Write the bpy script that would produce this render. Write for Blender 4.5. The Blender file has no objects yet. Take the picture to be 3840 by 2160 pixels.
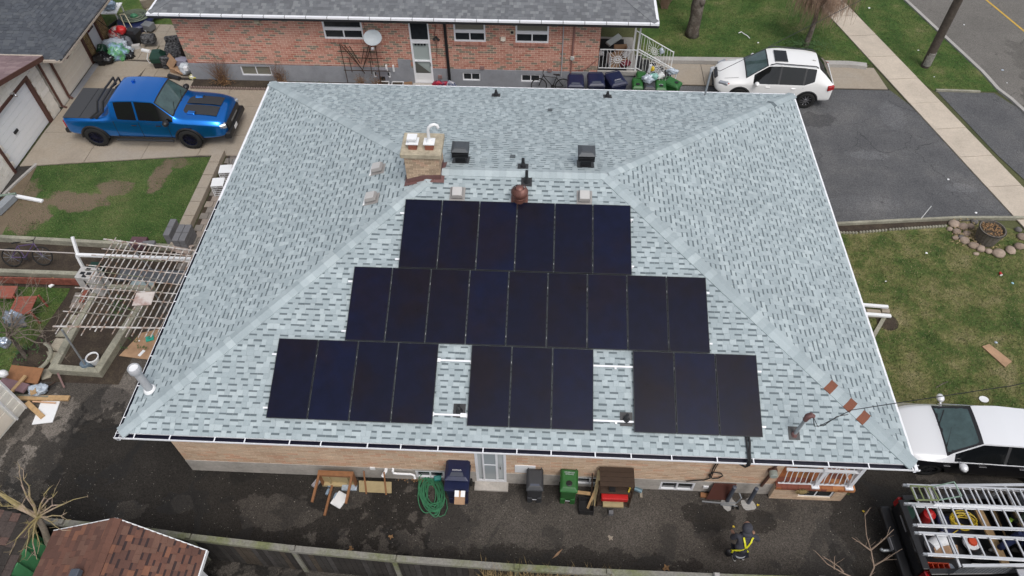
import bpy, bmesh, math, random
import numpy as np
from mathutils import Vector, Matrix, Euler, noise as mnoise

# ---------------------------------------------------------------- camera, sky, sun, exposure
scene = bpy.context.scene
cam_data = bpy.data.cameras.new("camera")
cam = bpy.data.objects.new("camera", cam_data)
scene.collection.objects.link(cam)
cam.matrix_world = Matrix([[0.99887, -0.03256, 0.03453, 0.53778], [0.04708, 0.77147, -0.63453, -8.08506], [-0.00598, 0.63544, 0.77213, 19.02725], [0.0, 0.0, 0.0, 1.0]])
cam_data.sensor_width = 36.0
cam_data.lens = 25.532
cam_data.clip_end = 2000
scene.camera = cam

SUN_EL, SUN_AZ = math.radians(60), math.radians(150)
world = bpy.data.worlds.new("World"); scene.world = world
world.use_nodes = True
wn = world.node_tree
bg = wn.nodes["Background"]
sky = wn.nodes.new("ShaderNodeTexSky")
sky.sky_type = 'NISHITA'; sky.sun_disc = False
sky.sun_elevation = SUN_EL; sky.sun_rotation = SUN_AZ
sky.air_density = 1.0; sky.dust_density = 4.0; sky.ozone_density = 1.0
# overcast: pull the clear-sky colour most of the way to cloud grey
hsv = wn.nodes.new("ShaderNodeHueSaturation"); hsv.inputs['Saturation'].default_value = 0.38
wn.links.new(sky.outputs[0], hsv.inputs['Color'])
wn.links.new(hsv.outputs[0], bg.inputs['Color'])
bg.inputs['Strength'].default_value = 0.15
sd = bpy.data.lights.new("sun", 'SUN'); sd.energy = 0.9; sd.angle = math.radians(22); sd.color = (1.0,0.97,0.93)
sun = bpy.data.objects.new("sun", sd); scene.collection.objects.link(sun)
# cloud-veiled sun high behind the camera to the right
sdir = Vector((math.sin(SUN_AZ)*math.cos(SUN_EL), math.cos(SUN_AZ)*math.cos(SUN_EL), math.sin(SUN_EL)))
sun.rotation_euler = sdir.to_track_quat('Z', 'Y').to_euler()
scene.view_settings.view_transform = 'Standard'
scene.view_settings.look = 'None'
scene.view_settings.exposure = 0.15
scene.view_settings.gamma = 1.0
scene.view_settings.use_curve_mapping = False

random.seed(7)
R = random.random
def rr(a, b): return a + (b-a)*random.random()
COL = scene.collection

# ---------------------------------------------------------------- materials
MATS = {}
def mat(name, col, rough=0.8, metal=0.0, noise=0.0, nscale=8.0, bump=0.0, bscale=60.0, spec=0.5,
        tone=None, alpha=1.0, coat=0.0, col2=None, stain=0.0, sscale=1.2, trans=0.0, emit=0.0):
    """tone: list of (pos, rgb) used as a ramp over the per-piece attribute 'tone'"""
    if name in MATS: return MATS[name]
    m = bpy.data.materials.new(name); m.use_nodes = True
    nt = m.node_tree; N = nt.nodes; L = nt.links
    b = N["Principled BSDF"]
    b.inputs['Roughness'].default_value = rough
    b.inputs['Metallic'].default_value = metal
    b.inputs['Specular IOR Level'].default_value = spec
    b.inputs['Alpha'].default_value = alpha
    b.inputs['Coat Weight'].default_value = coat
    b.inputs['Transmission Weight'].default_value = trans
    if coat: b.inputs['Coat Roughness'].default_value = 0.05
    tc = N.new("ShaderNodeNewGeometry")
    pos = tc.outputs['Position']
    if tone:
        at_ = N.new("ShaderNodeAttribute"); at_.attribute_name = 'tone'
        rp = N.new("ShaderNodeValToRGB"); cr = rp.color_ramp
        cr.interpolation = 'CONSTANT' if len(tone) > 2 else 'LINEAR'
        while len(cr.elements) < len(tone): cr.elements.new(0.5)
        for e, (p_, c_) in zip(cr.elements, sorted(tone)):
            e.position = p_; e.color = (*c_, 1)
        L.new(at_.outputs['Fac'], rp.inputs['Fac']); cur = rp.outputs['Color']
    else:
        rgb = N.new("ShaderNodeRGB"); rgb.outputs[0].default_value = (*col, 1); cur = rgb.outputs[0]
    if col2:
        nz = N.new("ShaderNodeTexNoise"); nz.inputs['Scale'].default_value = sscale; nz.inputs['Detail'].default_value = 8
        nz.inputs['Roughness'].default_value = 0.62
        L.new(pos, nz.inputs['Vector'])
        rp2 = N.new("ShaderNodeValToRGB"); rp2.color_ramp.elements[0].position = 0.44; rp2.color_ramp.elements[1].position = 0.62
        L.new(nz.outputs['Fac'], rp2.inputs['Fac'])
        mx = N.new("ShaderNodeMix"); mx.data_type = 'RGBA'
        L.new(rp2.outputs['Color'], mx.inputs['Factor']); L.new(cur, mx.inputs['A']); mx.inputs['B'].default_value = (*col2, 1)
        cur = mx.outputs['Result']
    def mulnoise(cur, scale, amt, detail=6):
        nz = N.new("ShaderNodeTexNoise"); nz.inputs['Scale'].default_value = scale; nz.inputs['Detail'].default_value = detail
        nz.inputs['Roughness'].default_value = 0.7
        L.new(pos, nz.inputs['Vector'])
        mr = N.new("ShaderNodeMapRange"); mr.inputs['From Min'].default_value = 0.3; mr.inputs['From Max'].default_value = 0.7
        mr.inputs['To Min'].default_value = 1-amt; mr.inputs['To Max'].default_value = 1+amt
        L.new(nz.outputs['Fac'], mr.inputs['Value'])
        vm = N.new("ShaderNodeVectorMath"); vm.operation = 'SCALE'
        L.new(cur, vm.inputs[0]); L.new(mr.outputs[0], vm.inputs['Scale'])
        return vm.outputs[0]
    if noise: cur = mulnoise(cur, nscale, noise)
    if stain: cur = mulnoise(cur, sscale, stain, 4)
    L.new(cur, b.inputs['Base Color'])
    if emit:
        L.new(cur, b.inputs['Emission Color']); b.inputs['Emission Strength'].default_value = emit
    if bump:
        nb = N.new("ShaderNodeTexNoise"); nb.inputs['Scale'].default_value = bscale; nb.inputs['Detail'].default_value = 4
        L.new(pos, nb.inputs['Vector'])
        bp = N.new("ShaderNodeBump"); bp.inputs['Strength'].default_value = bump; bp.inputs['Distance'].default_value = 0.01
        L.new(nb.outputs['Fac'], bp.inputs['Height']); L.new(bp.outputs[0], b.inputs['Normal'])
    MATS[name] = m
    return m

# ---------------------------------------------------------------- mesh builder
class MB:
    def __init__(s): s.v = []; s.f = []; s.t = []; s.mi = []
    def add(s, vs, fs, tone=0.5, mi=0):
        o = len(s.v); s.v += [tuple(p) for p in vs]
        for f in fs:
            s.f.append(tuple(i+o for i in f)); s.t.append(tone); s.mi.append(mi)
        return s
    def box(s, c, size, rot=None, tone=0.5, taper=1.0, mi=0):
        x, y, z = size[0]/2, size[1]/2, size[2]/2; k = taper
        vs = [Vector(p) for p in ((-x,-y,-z),(x,-y,-z),(x,y,-z),(-x,y,-z),(-x*k,-y*k,z),(x*k,-y*k,z),(x*k,y*k,z),(-x*k,y*k,z))]
        if rot is not None:
            m = Euler(rot).to_matrix() if not isinstance(rot, Matrix) else rot
            vs = [m @ v for v in vs]
        c = Vector(c)
        return s.add([v+c for v in vs], [(3,2,1,0),(4,5,6,7),(0,1,5,4),(1,2,6,5),(2,3,7,6),(3,0,4,7)], tone, mi)
    def bbox(s, x0, x1, y0, y1, z0, z1, tone=0.5, mi=0):
        return s.box(((x0+x1)/2,(y0+y1)/2,(z0+z1)/2),(x1-x0,y1-y0,z1-z0),tone=tone,mi=mi)
    def bar(s, a, b, w, h, up=(0,0,1), tone=0.5, mi=0):
        a, b = Vector(a), Vector(b); d = b-a; L_ = d.length
        if L_ < 1e-6: return s
        d /= L_; u = Vector(up)
        if abs(d.dot(u)) > 0.98: u = Vector((0,1,0)) if abs(d.y) < .9 else Vector((1,0,0))
        r = d.cross(u).normalized(); u = r.cross(d)
        m = Matrix((r, d, u)).transposed()
        return s.box((a+b)/2, (w, L_, h), m, tone, mi=mi)
    def tube(s, pts, r, n=8, tone=0.5, cap=True, closed=False, mi=0):
        pts = [Vector(p) for p in pts]; k = len(pts)
        rs = r if isinstance(r, (list, tuple)) else [r]*k
        vs = []; prev = None
        for i, p in enumerate(pts):
            if closed: d = pts[(i+1) % k]-pts[i-1]
            else: d = pts[min(i+1, k-1)]-pts[max(i-1, 0)]
            if d.length < 1e-9: d = Vector((0,0,1))
            d.normalize()
            if prev is None:
                u = Vector((0,0,1)) if abs(d.z) < 0.9 else Vector((1,0,0))
                prev = d.cross(u).normalized()
            a = (prev-d*prev.dot(d))
            if a.length < 1e-6: a = d.orthogonal()
            a.normalize(); prev = a; b = d.cross(a)
            for j in range(n):
                t = 2*math.pi*j/n
                vs.append(p+(a*math.cos(t)+b*math.sin(t))*rs[i])
        fs = []
        for i in range(k if closed else k-1):
            i2 = (i+1) % k
            for j in range(n): fs.append((i*n+j, i*n+(j+1) % n, i2*n+(j+1) % n, i2*n+j))
        if cap and not closed: fs += [tuple(range(n))[::-1], tuple((k-1)*n+j for j in range(n))]
        return s.add(vs, fs, tone, mi)
    def lathe(s, prof, c=(0,0,0), n=16, tone=0.5, rot=None, sx=1, sy=1, mi=0, cap=True):
        vs = []; c = Vector(c); m = Euler(rot).to_matrix() if rot is not None else Matrix.Identity(3)
        for r, z in prof:
            for j in range(n):
                t = 2*math.pi*j/n; vs.append(m @ Vector((r*math.cos(t)*sx, r*math.sin(t)*sy, z))+c)
        fs = [(i*n+j, i*n+(j+1) % n, (i+1)*n+(j+1) % n, (i+1)*n+j) for i in range(len(prof)-1) for j in range(n)]
        if cap: fs += [tuple(range(n))[::-1], tuple((len(prof)-1)*n+j for j in range(n))]
        return s.add(vs, fs, tone, mi)
    def prism(s, poly, z0, z1, tone=0.5, mi=0):
        n = len(poly)
        ar = sum(poly[i][0]*poly[(i+1) % n][1]-poly[(i+1) % n][0]*poly[i][1] for i in range(n))
        if ar < 0: poly = list(poly)[::-1]
        vs = [(p[0], p[1], z0) for p in poly]+[(p[0], p[1], z1) for p in poly]
        fs = [tuple(range(n))[::-1], tuple(range(n, 2*n))]+[(i, (i+1) % n, (i+1) % n+n, i+n) for i in range(n)]
        return s.add(vs, fs, tone, mi)
    def blob(s, c, r, n=10, m=7, jit=0.15, tone=0.5, flat=0.0, mi=0):
        c = Vector(c); r = Vector(r) if not isinstance(r, (int, float)) else Vector((r, r, r))
        vs = []; sd_ = Vector((rr(0,50), rr(0,50), rr(0,50)))
        for i in range(m+1):
            ph = math.pi*i/m
            for j in range(n):
                t = 2*math.pi*j/n; q_ = Vector((math.sin(ph)*math.cos(t), math.sin(ph)*math.sin(t), math.cos(ph)))
                k = 1+jit*(1.5*mnoise.noise(q_*1.7+sd_)+1.3*abs(mnoise.noise(q_*4.3+sd_))-.25) if jit else 1
                z = math.cos(ph)*k
                if z < -1+flat: z = -1+flat
                vs.append((c.x+r.x*math.sin(ph)*math.cos(t)*k, c.y+r.y*math.sin(ph)*math.sin(t)*k, c.z+r.z*z))
        fs = [(i*n+j, (i+1)*n+j, (i+1)*n+(j+1) % n, i*n+(j+1) % n) for i in range(m) for j in range(n)]
        return s.add(vs, fs, tone, mi)
    def sheet(s, poly, z=0.0, tone=0.5):
        n = len(poly)
        ar = sum(poly[i][0]*poly[(i+1) % n][1]-poly[(i+1) % n][0]*poly[i][1] for i in range(n))
        if ar < 0: poly = list(poly)[::-1]
        return s.add([(p[0], p[1], z if len(p) < 3 else p[2]) for p in poly], [tuple(range(n))], tone)
    def build(s, name, m, parent=None, smooth=False, bevel=0.0, world_=False, seg=1):
        me = bpy.data.meshes.new(name)
        vs = s.v
        o = bpy.data.objects.new(name, me)
        off = Vector((0,0,0))
        if parent is None:
            xs = [v[0] for v in vs]; ys = [v[1] for v in vs]; zs = [v[2] for v in vs]
            off = Vector(((min(xs)+max(xs))/2, (min(ys)+max(ys))/2, min(zs)))
            o.location = off
        elif 'wb' in ROOT.get(parent.name, ()):   # root built in world metres
            off = ROOT[parent.name][1]
        if off.length: vs = [(v[0]-off.x, v[1]-off.y, v[2]-off.z) for v in vs]
        me.from_pydata(vs, [], s.f)
        a = me.attributes.new('tone', 'FLOAT', 'FACE'); a.data.foreach_set('value', s.t)
        ms = m if isinstance(m, (list, tuple)) else [m]
        for x in ms: me.materials.append(x)
        if len(ms) > 1: me.polygons.foreach_set('material_index', s.mi)
        if bevel:
            bm = bmesh.new(); bm.from_mesh(me)
            bmesh.ops.remove_doubles(bm, verts=bm.verts, dist=1e-5)
            bmesh.ops.bevel(bm, geom=[e for e in bm.edges if len(e.link_faces) == 2 and e.calc_face_angle(0) > 0.5], offset=bevel, segments=seg, affect='EDGES', profile=0.5)
            bm.to_mesh(me); bm.free()
        if smooth:
            me.polygons.foreach_set('use_smooth', [True]*len(me.polygons))
            if smooth != 2:
                try: me.set_sharp_from_angle(angle=math.radians(40))
                except Exception: pass
        me.update()
        COL.objects.link(o)
        if parent is not None:
            o.parent = parent
            if parent.name in ROOT: ROOT[o.name] = ROOT[parent.name]
        return o
ROOT = {}
def tag(o, label=None, cat=None, group=None, kind=None):
    if label: o['label'] = label
    if cat: o['category'] = cat
    if group: o['group'] = group
    if kind: o['kind'] = kind
    return o
def thing(name, label, cat, loc=(0,0,0), rz=0.0, group=None, wb=False, rot=None):
    """an Empty at the thing's base; wb: its parts are given in world metres"""
    o = bpy.data.objects.new(name, None); o.empty_display_size = 0.2
    COL.objects.link(o); o.location = loc; o.rotation_euler = rot or (0,0,rz)
    if wb: ROOT[o.name] = ('wb', Vector(loc))
    return tag(o, label, cat, group)
def copy_tree(o, parent=None):
    c = o.copy(); COL.objects.link(c); c.parent = parent
    for ch in list(o.children):
        copy_tree(ch, c)
    return c
def struct(name, mb, m, **k):
    return tag(mb.build(name, m, **k), kind='structure')
def text(s, size, m, parent, loc, rot, name='lettering', ext=0.002):
    cu = bpy.data.curves.new(name, 'FONT'); cu.body = s; cu.size = size; cu.extrude = ext
    cu.align_x = 'CENTER'; cu.align_y = 'CENTER'
    t = bpy.data.objects.new(name, cu); COL.objects.link(t)
    me = bpy.data.meshes.new_from_object(t, depsgraph=bpy.context.evaluated_depsgraph_get())
    bpy.data.objects.remove(t)
    o = bpy.data.objects.new(name, me); me.materials.clear(); me.materials.append(m)
    COL.objects.link(o); o.parent = parent
    off = ROOT[parent.name][1] if parent and parent.name in ROOT else Vector((0,0,0))
    o.location = Vector(loc)-off; o.rotation_euler = rot
    return o
# ---------------------------------------------------------------- palette
M = dict(
 shingle=mat('asphalt_shingle_light', (0,0,0), 0.92, noise=0.17, nscale=90, bump=0.3, bscale=250,
    tone=[(0.0,(0.125,0.155,0.168)),(0.1,(0.315,0.37,0.39)),(0.3,(0.33,0.385,0.405)),(0.5,(0.358,0.415,0.435)),(0.7,(0.385,0.444,0.464)),(0.9,(0.415,0.475,0.492))], stain=0.07, sscale=0.8),
 shingle_nb=mat('asphalt_shingle_grey', (0,0,0), 0.92, noise=0.15, nscale=90,
    tone=[(0.0,(0.06,0.062,0.07)),(0.1,(0.115,0.12,0.13)),(0.35,(0.135,0.142,0.153)),(0.6,(0.155,0.162,0.173)),(0.85,(0.185,0.194,0.202))], stain=0.1, sscale=0.9),
 shingle_dark=mat('asphalt_shingle_charcoal', (0,0,0), 0.9, noise=0.2, nscale=70,
    tone=[(0.0,(0.03,0.034,0.042)),(0.1,(0.055,0.062,0.075)),(0.5,(0.068,0.076,0.09)),(0.8,(0.08,0.088,0.10))], stain=0.15, sscale=0.8),
 shingle_brown=mat('asphalt_shingle_brown', (0,0,0), 0.92, noise=0.2, nscale=70,
    tone=[(0.0,(0.035,0.02,0.02)),(0.1,(0.10,0.048,0.036)),(0.4,(0.13,0.06,0.042)),(0.7,(0.135,0.070,0.050)),(0.92,(0.185,0.082,0.050))], stain=0.15),
 shingle_pink=mat('asphalt_shingle_mauve', (0,0,0), 0.92, noise=0.2, nscale=60,
    tone=[(0.0,(0.10,0.07,0.07)),(0.1,(0.19,0.13,0.135)),(0.6,(0.23,0.165,0.165))], stain=0.2),
 shake=mat('old_wood_shake', (0,0,0), 0.95, noise=0.4, nscale=25,
    tone=[(0.0,(0.03,0.025,0.022)),(0.4,(0.06,0.045,0.04)),(0.8,(0.10,0.06,0.05))]),
 brick_nb=mat('salmon_brick', (0,0,0), 0.9, noise=0.18, nscale=40,
    tone=[(0.0,(0.24,0.20,0.155)),(0.17,(0.44,0.205,0.155)),(0.4,(0.49,0.245,0.19)),(0.65,(0.52,0.28,0.22)),(0.88,(0.42,0.175,0.13))], stain=0.08, sscale=0.7),
 mortar_nb=mat('mortar_pale', (0.72,0.58,0.45), 0.95, noise=0.1),
 brick=mat('tan_brick', (0,0,0), 0.9, noise=0.15, nscale=40,
    tone=[(0.0,(0.53,0.37,0.255)),(0.2,(0.57,0.41,0.29)),(0.45,(0.61,0.455,0.325)),(0.7,(0.56,0.42,0.30)),(0.88,(0.57,0.355,0.24))], stain=0.1, sscale=1.0),
 mortar=mat('mortar_tan', (0.66,0.54,0.41), 0.95, noise=0.12),
 brick_ch=mat('chimney_brick', (0,0,0), 0.92, noise=0.2, nscale=30, tone=[(0.0,(0.36,0.27,0.19)),(0.3,(0.46,0.34,0.24)),(0.6,(0.50,0.38,0.27)),(0.85,(0.46,0.31,0.22))], stain=0.12, sscale=3),
 brick_brown=mat('yellow_brown_brick', (0,0,0), 0.92, noise=0.2, tone=[(0.0,(0.15,0.10,0.045)),(0.3,(0.21,0.145,0.06)),(0.6,(0.26,0.18,0.08)),(0.85,(0.19,0.14,0.07))]),
 found=mat('grey_parging', (0.27,0.28,0.305), 0.9, noise=0.06, nscale=5, stain=0.12, sscale=1.5, bump=0.2, bscale=40),
 found2=mat('rough_concrete', (0.42,0.39,0.355), 0.95, noise=0.14, nscale=12, stain=0.2, sscale=1.3, bump=0.5, bscale=30),
 conc=mat('concrete_slab', (0.335,0.285,0.225), 0.9, noise=0.12, nscale=14, stain=0.16, sscale=0.7, bump=0.2, bscale=80, col2=(0.285,0.25,0.205)),
 walk=mat('sidewalk_concrete', (0.48,0.415,0.34), 0.92, noise=0.12, nscale=16, stain=0.12, sscale=0.9, bump=0.3, bscale=70),
 kerb=mat('kerb_concrete', (0.36,0.345,0.325), 0.93, noise=0.12, nscale=12, stain=0.12, sscale=0.8),
 mossy=mat('mossy_concrete', (0.27,0.26,0.205), 0.95, noise=0.25, nscale=14, stain=0.25, sscale=1.7, bump=0.7, bscale=25),
 paver=mat('paver', (0,0,0), 0.92, noise=0.2, nscale=25, tone=[(0.0,(0.20,0.18,0.16)),(0.4,(0.26,0.22,0.19)),(0.7,(0.30,0.255,0.215)),(0.9,(0.22,0.21,0.20))], stain=0.2, sscale=2),
 flag=mat('flagstone', (0,0,0), 0.93, noise=0.2, nscale=12, tone=[(0.0,(0.27,0.25,0.19)),(0.5,(0.31,0.28,0.22)),(0.9,(0.34,0.30,0.235))], stain=0.25, sscale=2.5),
 soil=mat('soil', (0.04,0.029,0.021), 1.0, noise=0.5, nscale=22, bump=1.0, bscale=30, col2=(0.062,0.047,0.032), sscale=2.2),
 white=mat('white_paint', (0.78,0.79,0.80), 0.4, noise=0.02),
 whiteal=mat('white_aluminium', (0.80,0.81,0.84), 0.3, noise=0.03, stain=0.04),
 vinyl=mat('white_vinyl_siding', (0.74,0.72,0.66), 0.5, noise=0.03),
 blockwall=mat('white_block', (0,0,0), 0.85, noise=0.05, tone=[(0.0,(0.70,0.66,0.59)),(0.5,(0.74,0.70,0.63)),(0.9,(0.78,0.74,0.68))], stain=0.1, sscale=0.9),
 cream=mat('cream_door', (0.80,0.73,0.63), 0.5, noise=0.03, stain=0.05),
 brown=mat('brown_trim', (0.085,0.036,0.026), 0.5, noise=0.15, nscale=8),
 darkgutter=mat('wet_gutter_inside', (0.012,0.012,0.030), 0.35, noise=0.5, nscale=12),
 black=mat('black_plastic', (0.014,0.014,0.016), 0.45, noise=0.15, nscale=10),
 rubber=mat('rubber', (0.011,0.011,0.011), 0.85, noise=0.2, nscale=20),
 blackmetal=mat('black_metal', (0.022,0.023,0.026), 0.35, noise=0.1),
 chrome=mat('chrome', (0.6,0.6,0.62), 0.18, metal=1.0),
 alum=mat('aluminium', (0.60,0.61,0.63), 0.4, metal=0.6, noise=0.07, nscale=14),
 galv=mat('galvanised_pipe', (0.33,0.35,0.37), 0.45, metal=0.5, noise=0.15, nscale=20),
 greypvc=mat('grey_pvc', (0.40,0.41,0.43), 0.55, noise=0.08, nscale=15),
 glass=mat('window_glass', (0.022,0.026,0.030), 0.06, spec=0.6, noise=0.3, nscale=4),
 winblind=mat('window_blind', (0.19,0.185,0.15), 0.5, noise=0.1, nscale=20),
 carglass=mat('car_glass', (0.006,0.007,0.008), 0.05, spec=0.55),
 wsglass=mat('windscreen_glass', (0.05,0.085,0.085), 0.04, spec=0.9, noise=0.3, nscale=3),
 solar=mat('solar_cells', (0.0035,0.0045,0.017), 0.27, spec=0.2, col2=(0.0065,0.0045,0.010), sscale=0.55, noise=0.25, nscale=3),
 solarb=mat('solar_cells_blue', (0.0032,0.0052,0.0225), 0.27, spec=0.2, col2=(0.0065,0.005,0.014), sscale=0.6, noise=0.25, nscale=3),
 pframe=mat('panel_frame', (0.018,0.021,0.024), 0.5, metal=0.2),
 terracotta=mat('terracotta', (0.24,0.085,0.055), 0.85, noise=0.2, nscale=14),
 capcrete=mat('chimney_cap_concrete', (0.40,0.35,0.26), 0.95, noise=0.2, nscale=10, stain=0.25, sscale=3, bump=0.6, bscale=25),
 rust=mat('brown_flashing', (0.15,0.075,0.07), 0.55, noise=0.2, nscale=10),
 turbine=mat('turbine_brown', (0.17,0.075,0.06), 0.42, metal=0.3, noise=0.12),
 ventgrey=mat('vent_grey', (0.47,0.46,0.45), 0.5, noise=0.04),
 blue=mat('blue_paint', (0.0,0.21,0.74), 0.3, metal=0.9, coat=1.0),
 dblue=mat('bin_navy', (0.010,0.015,0.052), 0.42, noise=0.15, nscale=6),
 dgrey=mat('bin_grey', (0.035,0.037,0.042), 0.5, noise=0.15, nscale=6),
 green=mat("bin_green", (0.022,0.115,0.025), 0.45, noise=0.12, nscale=6),
 dgreen=mat('box_green', (0.008,0.042,0.028), 0.5, noise=0.15),
 letter=mat('white_lettering', (0.55,0.56,0.6), 0.6),
 cardboard=mat('cardboard', (0.36,0.225,0.135), 0.9, noise=0.1, nscale=5, stain=0.2, sscale=3),
 wood=mat('new_lumber', (0.43,0.28,0.14), 0.8, noise=0.15, nscale=9, stain=0.2, sscale=3),
 pallet=mat('orange_wood', (0.25,0.115,0.05), 0.75, noise=0.15, nscale=8),
 ply=mat('plywood_back', (0.42,0.33,0.18), 0.85, noise=0.1, nscale=7),
 rotwood=mat('weathered_wood', (0,0,0), 0.93, noise=0.35, nscale=12, tone=[(0.0,(0.022,0.018,0.016)),(0.4,(0.032,0.028,0.025)),(0.7,(0.045,0.040,0.038)),(0.9,(0.055,0.042,0.03))], stain=0.35, sscale=4),
 railwood=mat('mossy_rail_wood', (0.215,0.205,0.18), 0.95, noise=0.3, nscale=20, col2=(0.13,0.14,0.065), sscale=1.1, stain=0.15),
 hose=mat('green_hose', (0.05,0.20,0.10), 0.4, noise=0.15, nscale=6),
 red=mat('red_plastic', (0.50,0.02,0.02), 0.4, noise=0.08),
 orange=mat('orange_plastic', (0.60,0.07,0.02), 0.45, noise=0.1),
 yellow=mat('yellow_plastic', (0.62,0.45,0.03), 0.45, noise=0.1),
 hiviz=mat('safety_yellow', (0.62,0.60,0.02), 0.55),
 limegreen=mat('safety_green', (0.05,0.50,0.06), 0.6),
 whitecar=mat('white_car_paint', (0.80,0.80,0.79), 0.25, coat=1.0),
 silvercar=mat('silver_car_paint', (0.76,0.77,0.79), 0.25, metal=0.15, coat=1.0),
 darkcar=mat('dark_car_paint', (0.010,0.010,0.012), 0.3, coat=0.5),
 blackcar=mat('black_car_paint', (0.008,0.008,0.009), 0.2, coat=1.0),
 taillight=mat('tail_light', (0.35,0.01,0.012), 0.15, coat=0.6),
 headlight=mat('head_light', (0.45,0.47,0.5), 0.1, metal=0.5, coat=0.8),
 bark=mat('bark', (0.085,0.068,0.055), 0.95, noise=0.45, nscale=12, bump=1.0, bscale=20, col2=(0.16,0.14,0.12), sscale=4),
 twig=mat('twig', (0.24,0.175,0.13), 0.9, noise=0.2, nscale=10),
 twigbrown=mat('weeping_twig', (0.30,0.205,0.145), 0.9, noise=0.25, nscale=4),
 twiggreen=mat('greenish_twig', (0.27,0.22,0.10), 0.9, noise=0.25, nscale=8, col2=(0.36,0.27,0.22), sscale=2.0),
 leaf=mat('leaf_green', (0.045,0.10,0.025), 0.7, noise=0.35, nscale=20),
 dryleaf=mat('dry_leaf', (0.26,0.15,0.07), 0.9, noise=0.4, nscale=14),
 foil=mat('clear_plastic_bag', (0.42,0.48,0.55), 0.18, spec=0.8, noise=0.35, nscale=18),
 redbag=mat('red_white_bag', (0.50,0.03,0.04), 0.3, noise=0.1, col2=(0.7,0.66,0.62), sscale=5.0),
 blackbag=mat('black_bag', (0.012,0.012,0.014), 0.22, noise=0.3, nscale=12),
 greenbag=mat('green_bag', (0.01,0.05,0.028), 0.28, noise=0.3, nscale=12),
 mixbag=mat('mixed_bag', (0.10,0.32,0.12), 0.28, noise=0.35, nscale=10, col2=(0.30,0.42,0.62), sscale=3.0),
 camo=mat('patterned_fabric', (0.016,0.016,0.018), 0.95, col2=(0.14,0.14,0.145), sscale=9.0, noise=0.2, nscale=20),
 denim=mat('dark_denim', (0.018,0.020,0.035), 0.9, noise=0.25, nscale=30),
 hoodie=mat('charcoal_hoodie', (0.042,0.043,0.055), 0.95, noise=0.2, nscale=30),
 jeansblue=mat('navy_work_trousers', (0.012,0.02,0.07), 0.9, noise=0.25, nscale=20),
 skin=mat('skin', (0.42,0.24,0.17), 0.6),
 greyblock=mat('grey_block', (0.15,0.15,0.16), 0.9, noise=0.15, nscale=20),
 rock=mat('field_stone', (0,0,0), 0.9, noise=0.2, nscale=8, tone=[(0.0,(0.13,0.12,0.115)),(0.35,(0.25,0.19,0.15)),(0.7,(0.32,0.25,0.20))], stain=0.15, sscale=4),
 carpet=mat('black_mat', (0.014,0.014,0.016), 0.95, noise=0.2, nscale=20),
 tile=mat('terracotta_tile', (0,0,0), 0.5, noise=0.15, nscale=10, tone=[(0.0,(0.22,0.07,0.045)),(0.35,(0.34,0.125,0.05)),(0.7,(0.44,0.19,0.075))]),
 whiterust=mat('rusty_white_bar', (0.52,0.50,0.48), 0.6, noise=0.2, nscale=8, col2=(0.24,0.15,0.10), sscale=5.5),
 darkwood=mat('dark_brown_shelf', (0.045,0.026,0.016), 0.6, noise=0.2, nscale=8),
 redwood=mat('old_red_boards', (0.20,0.06,0.04), 0.85, noise=0.3, nscale=8, stain=0.25, sscale=4),
 utilpole=mat('pole_wood', (0.065,0.052,0.042), 0.9, noise=0.3, nscale=6, stain=0.2, sscale=3, bump=0.5, bscale=15),
 dish=mat('satellite_dish', (0.33,0.365,0.39), 0.5, noise=0.08, nscale=4),
 greensiding=mat('green_siding', (0.07,0.25,0.105), 0.6, noise=0.12, nscale=5),
)
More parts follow.
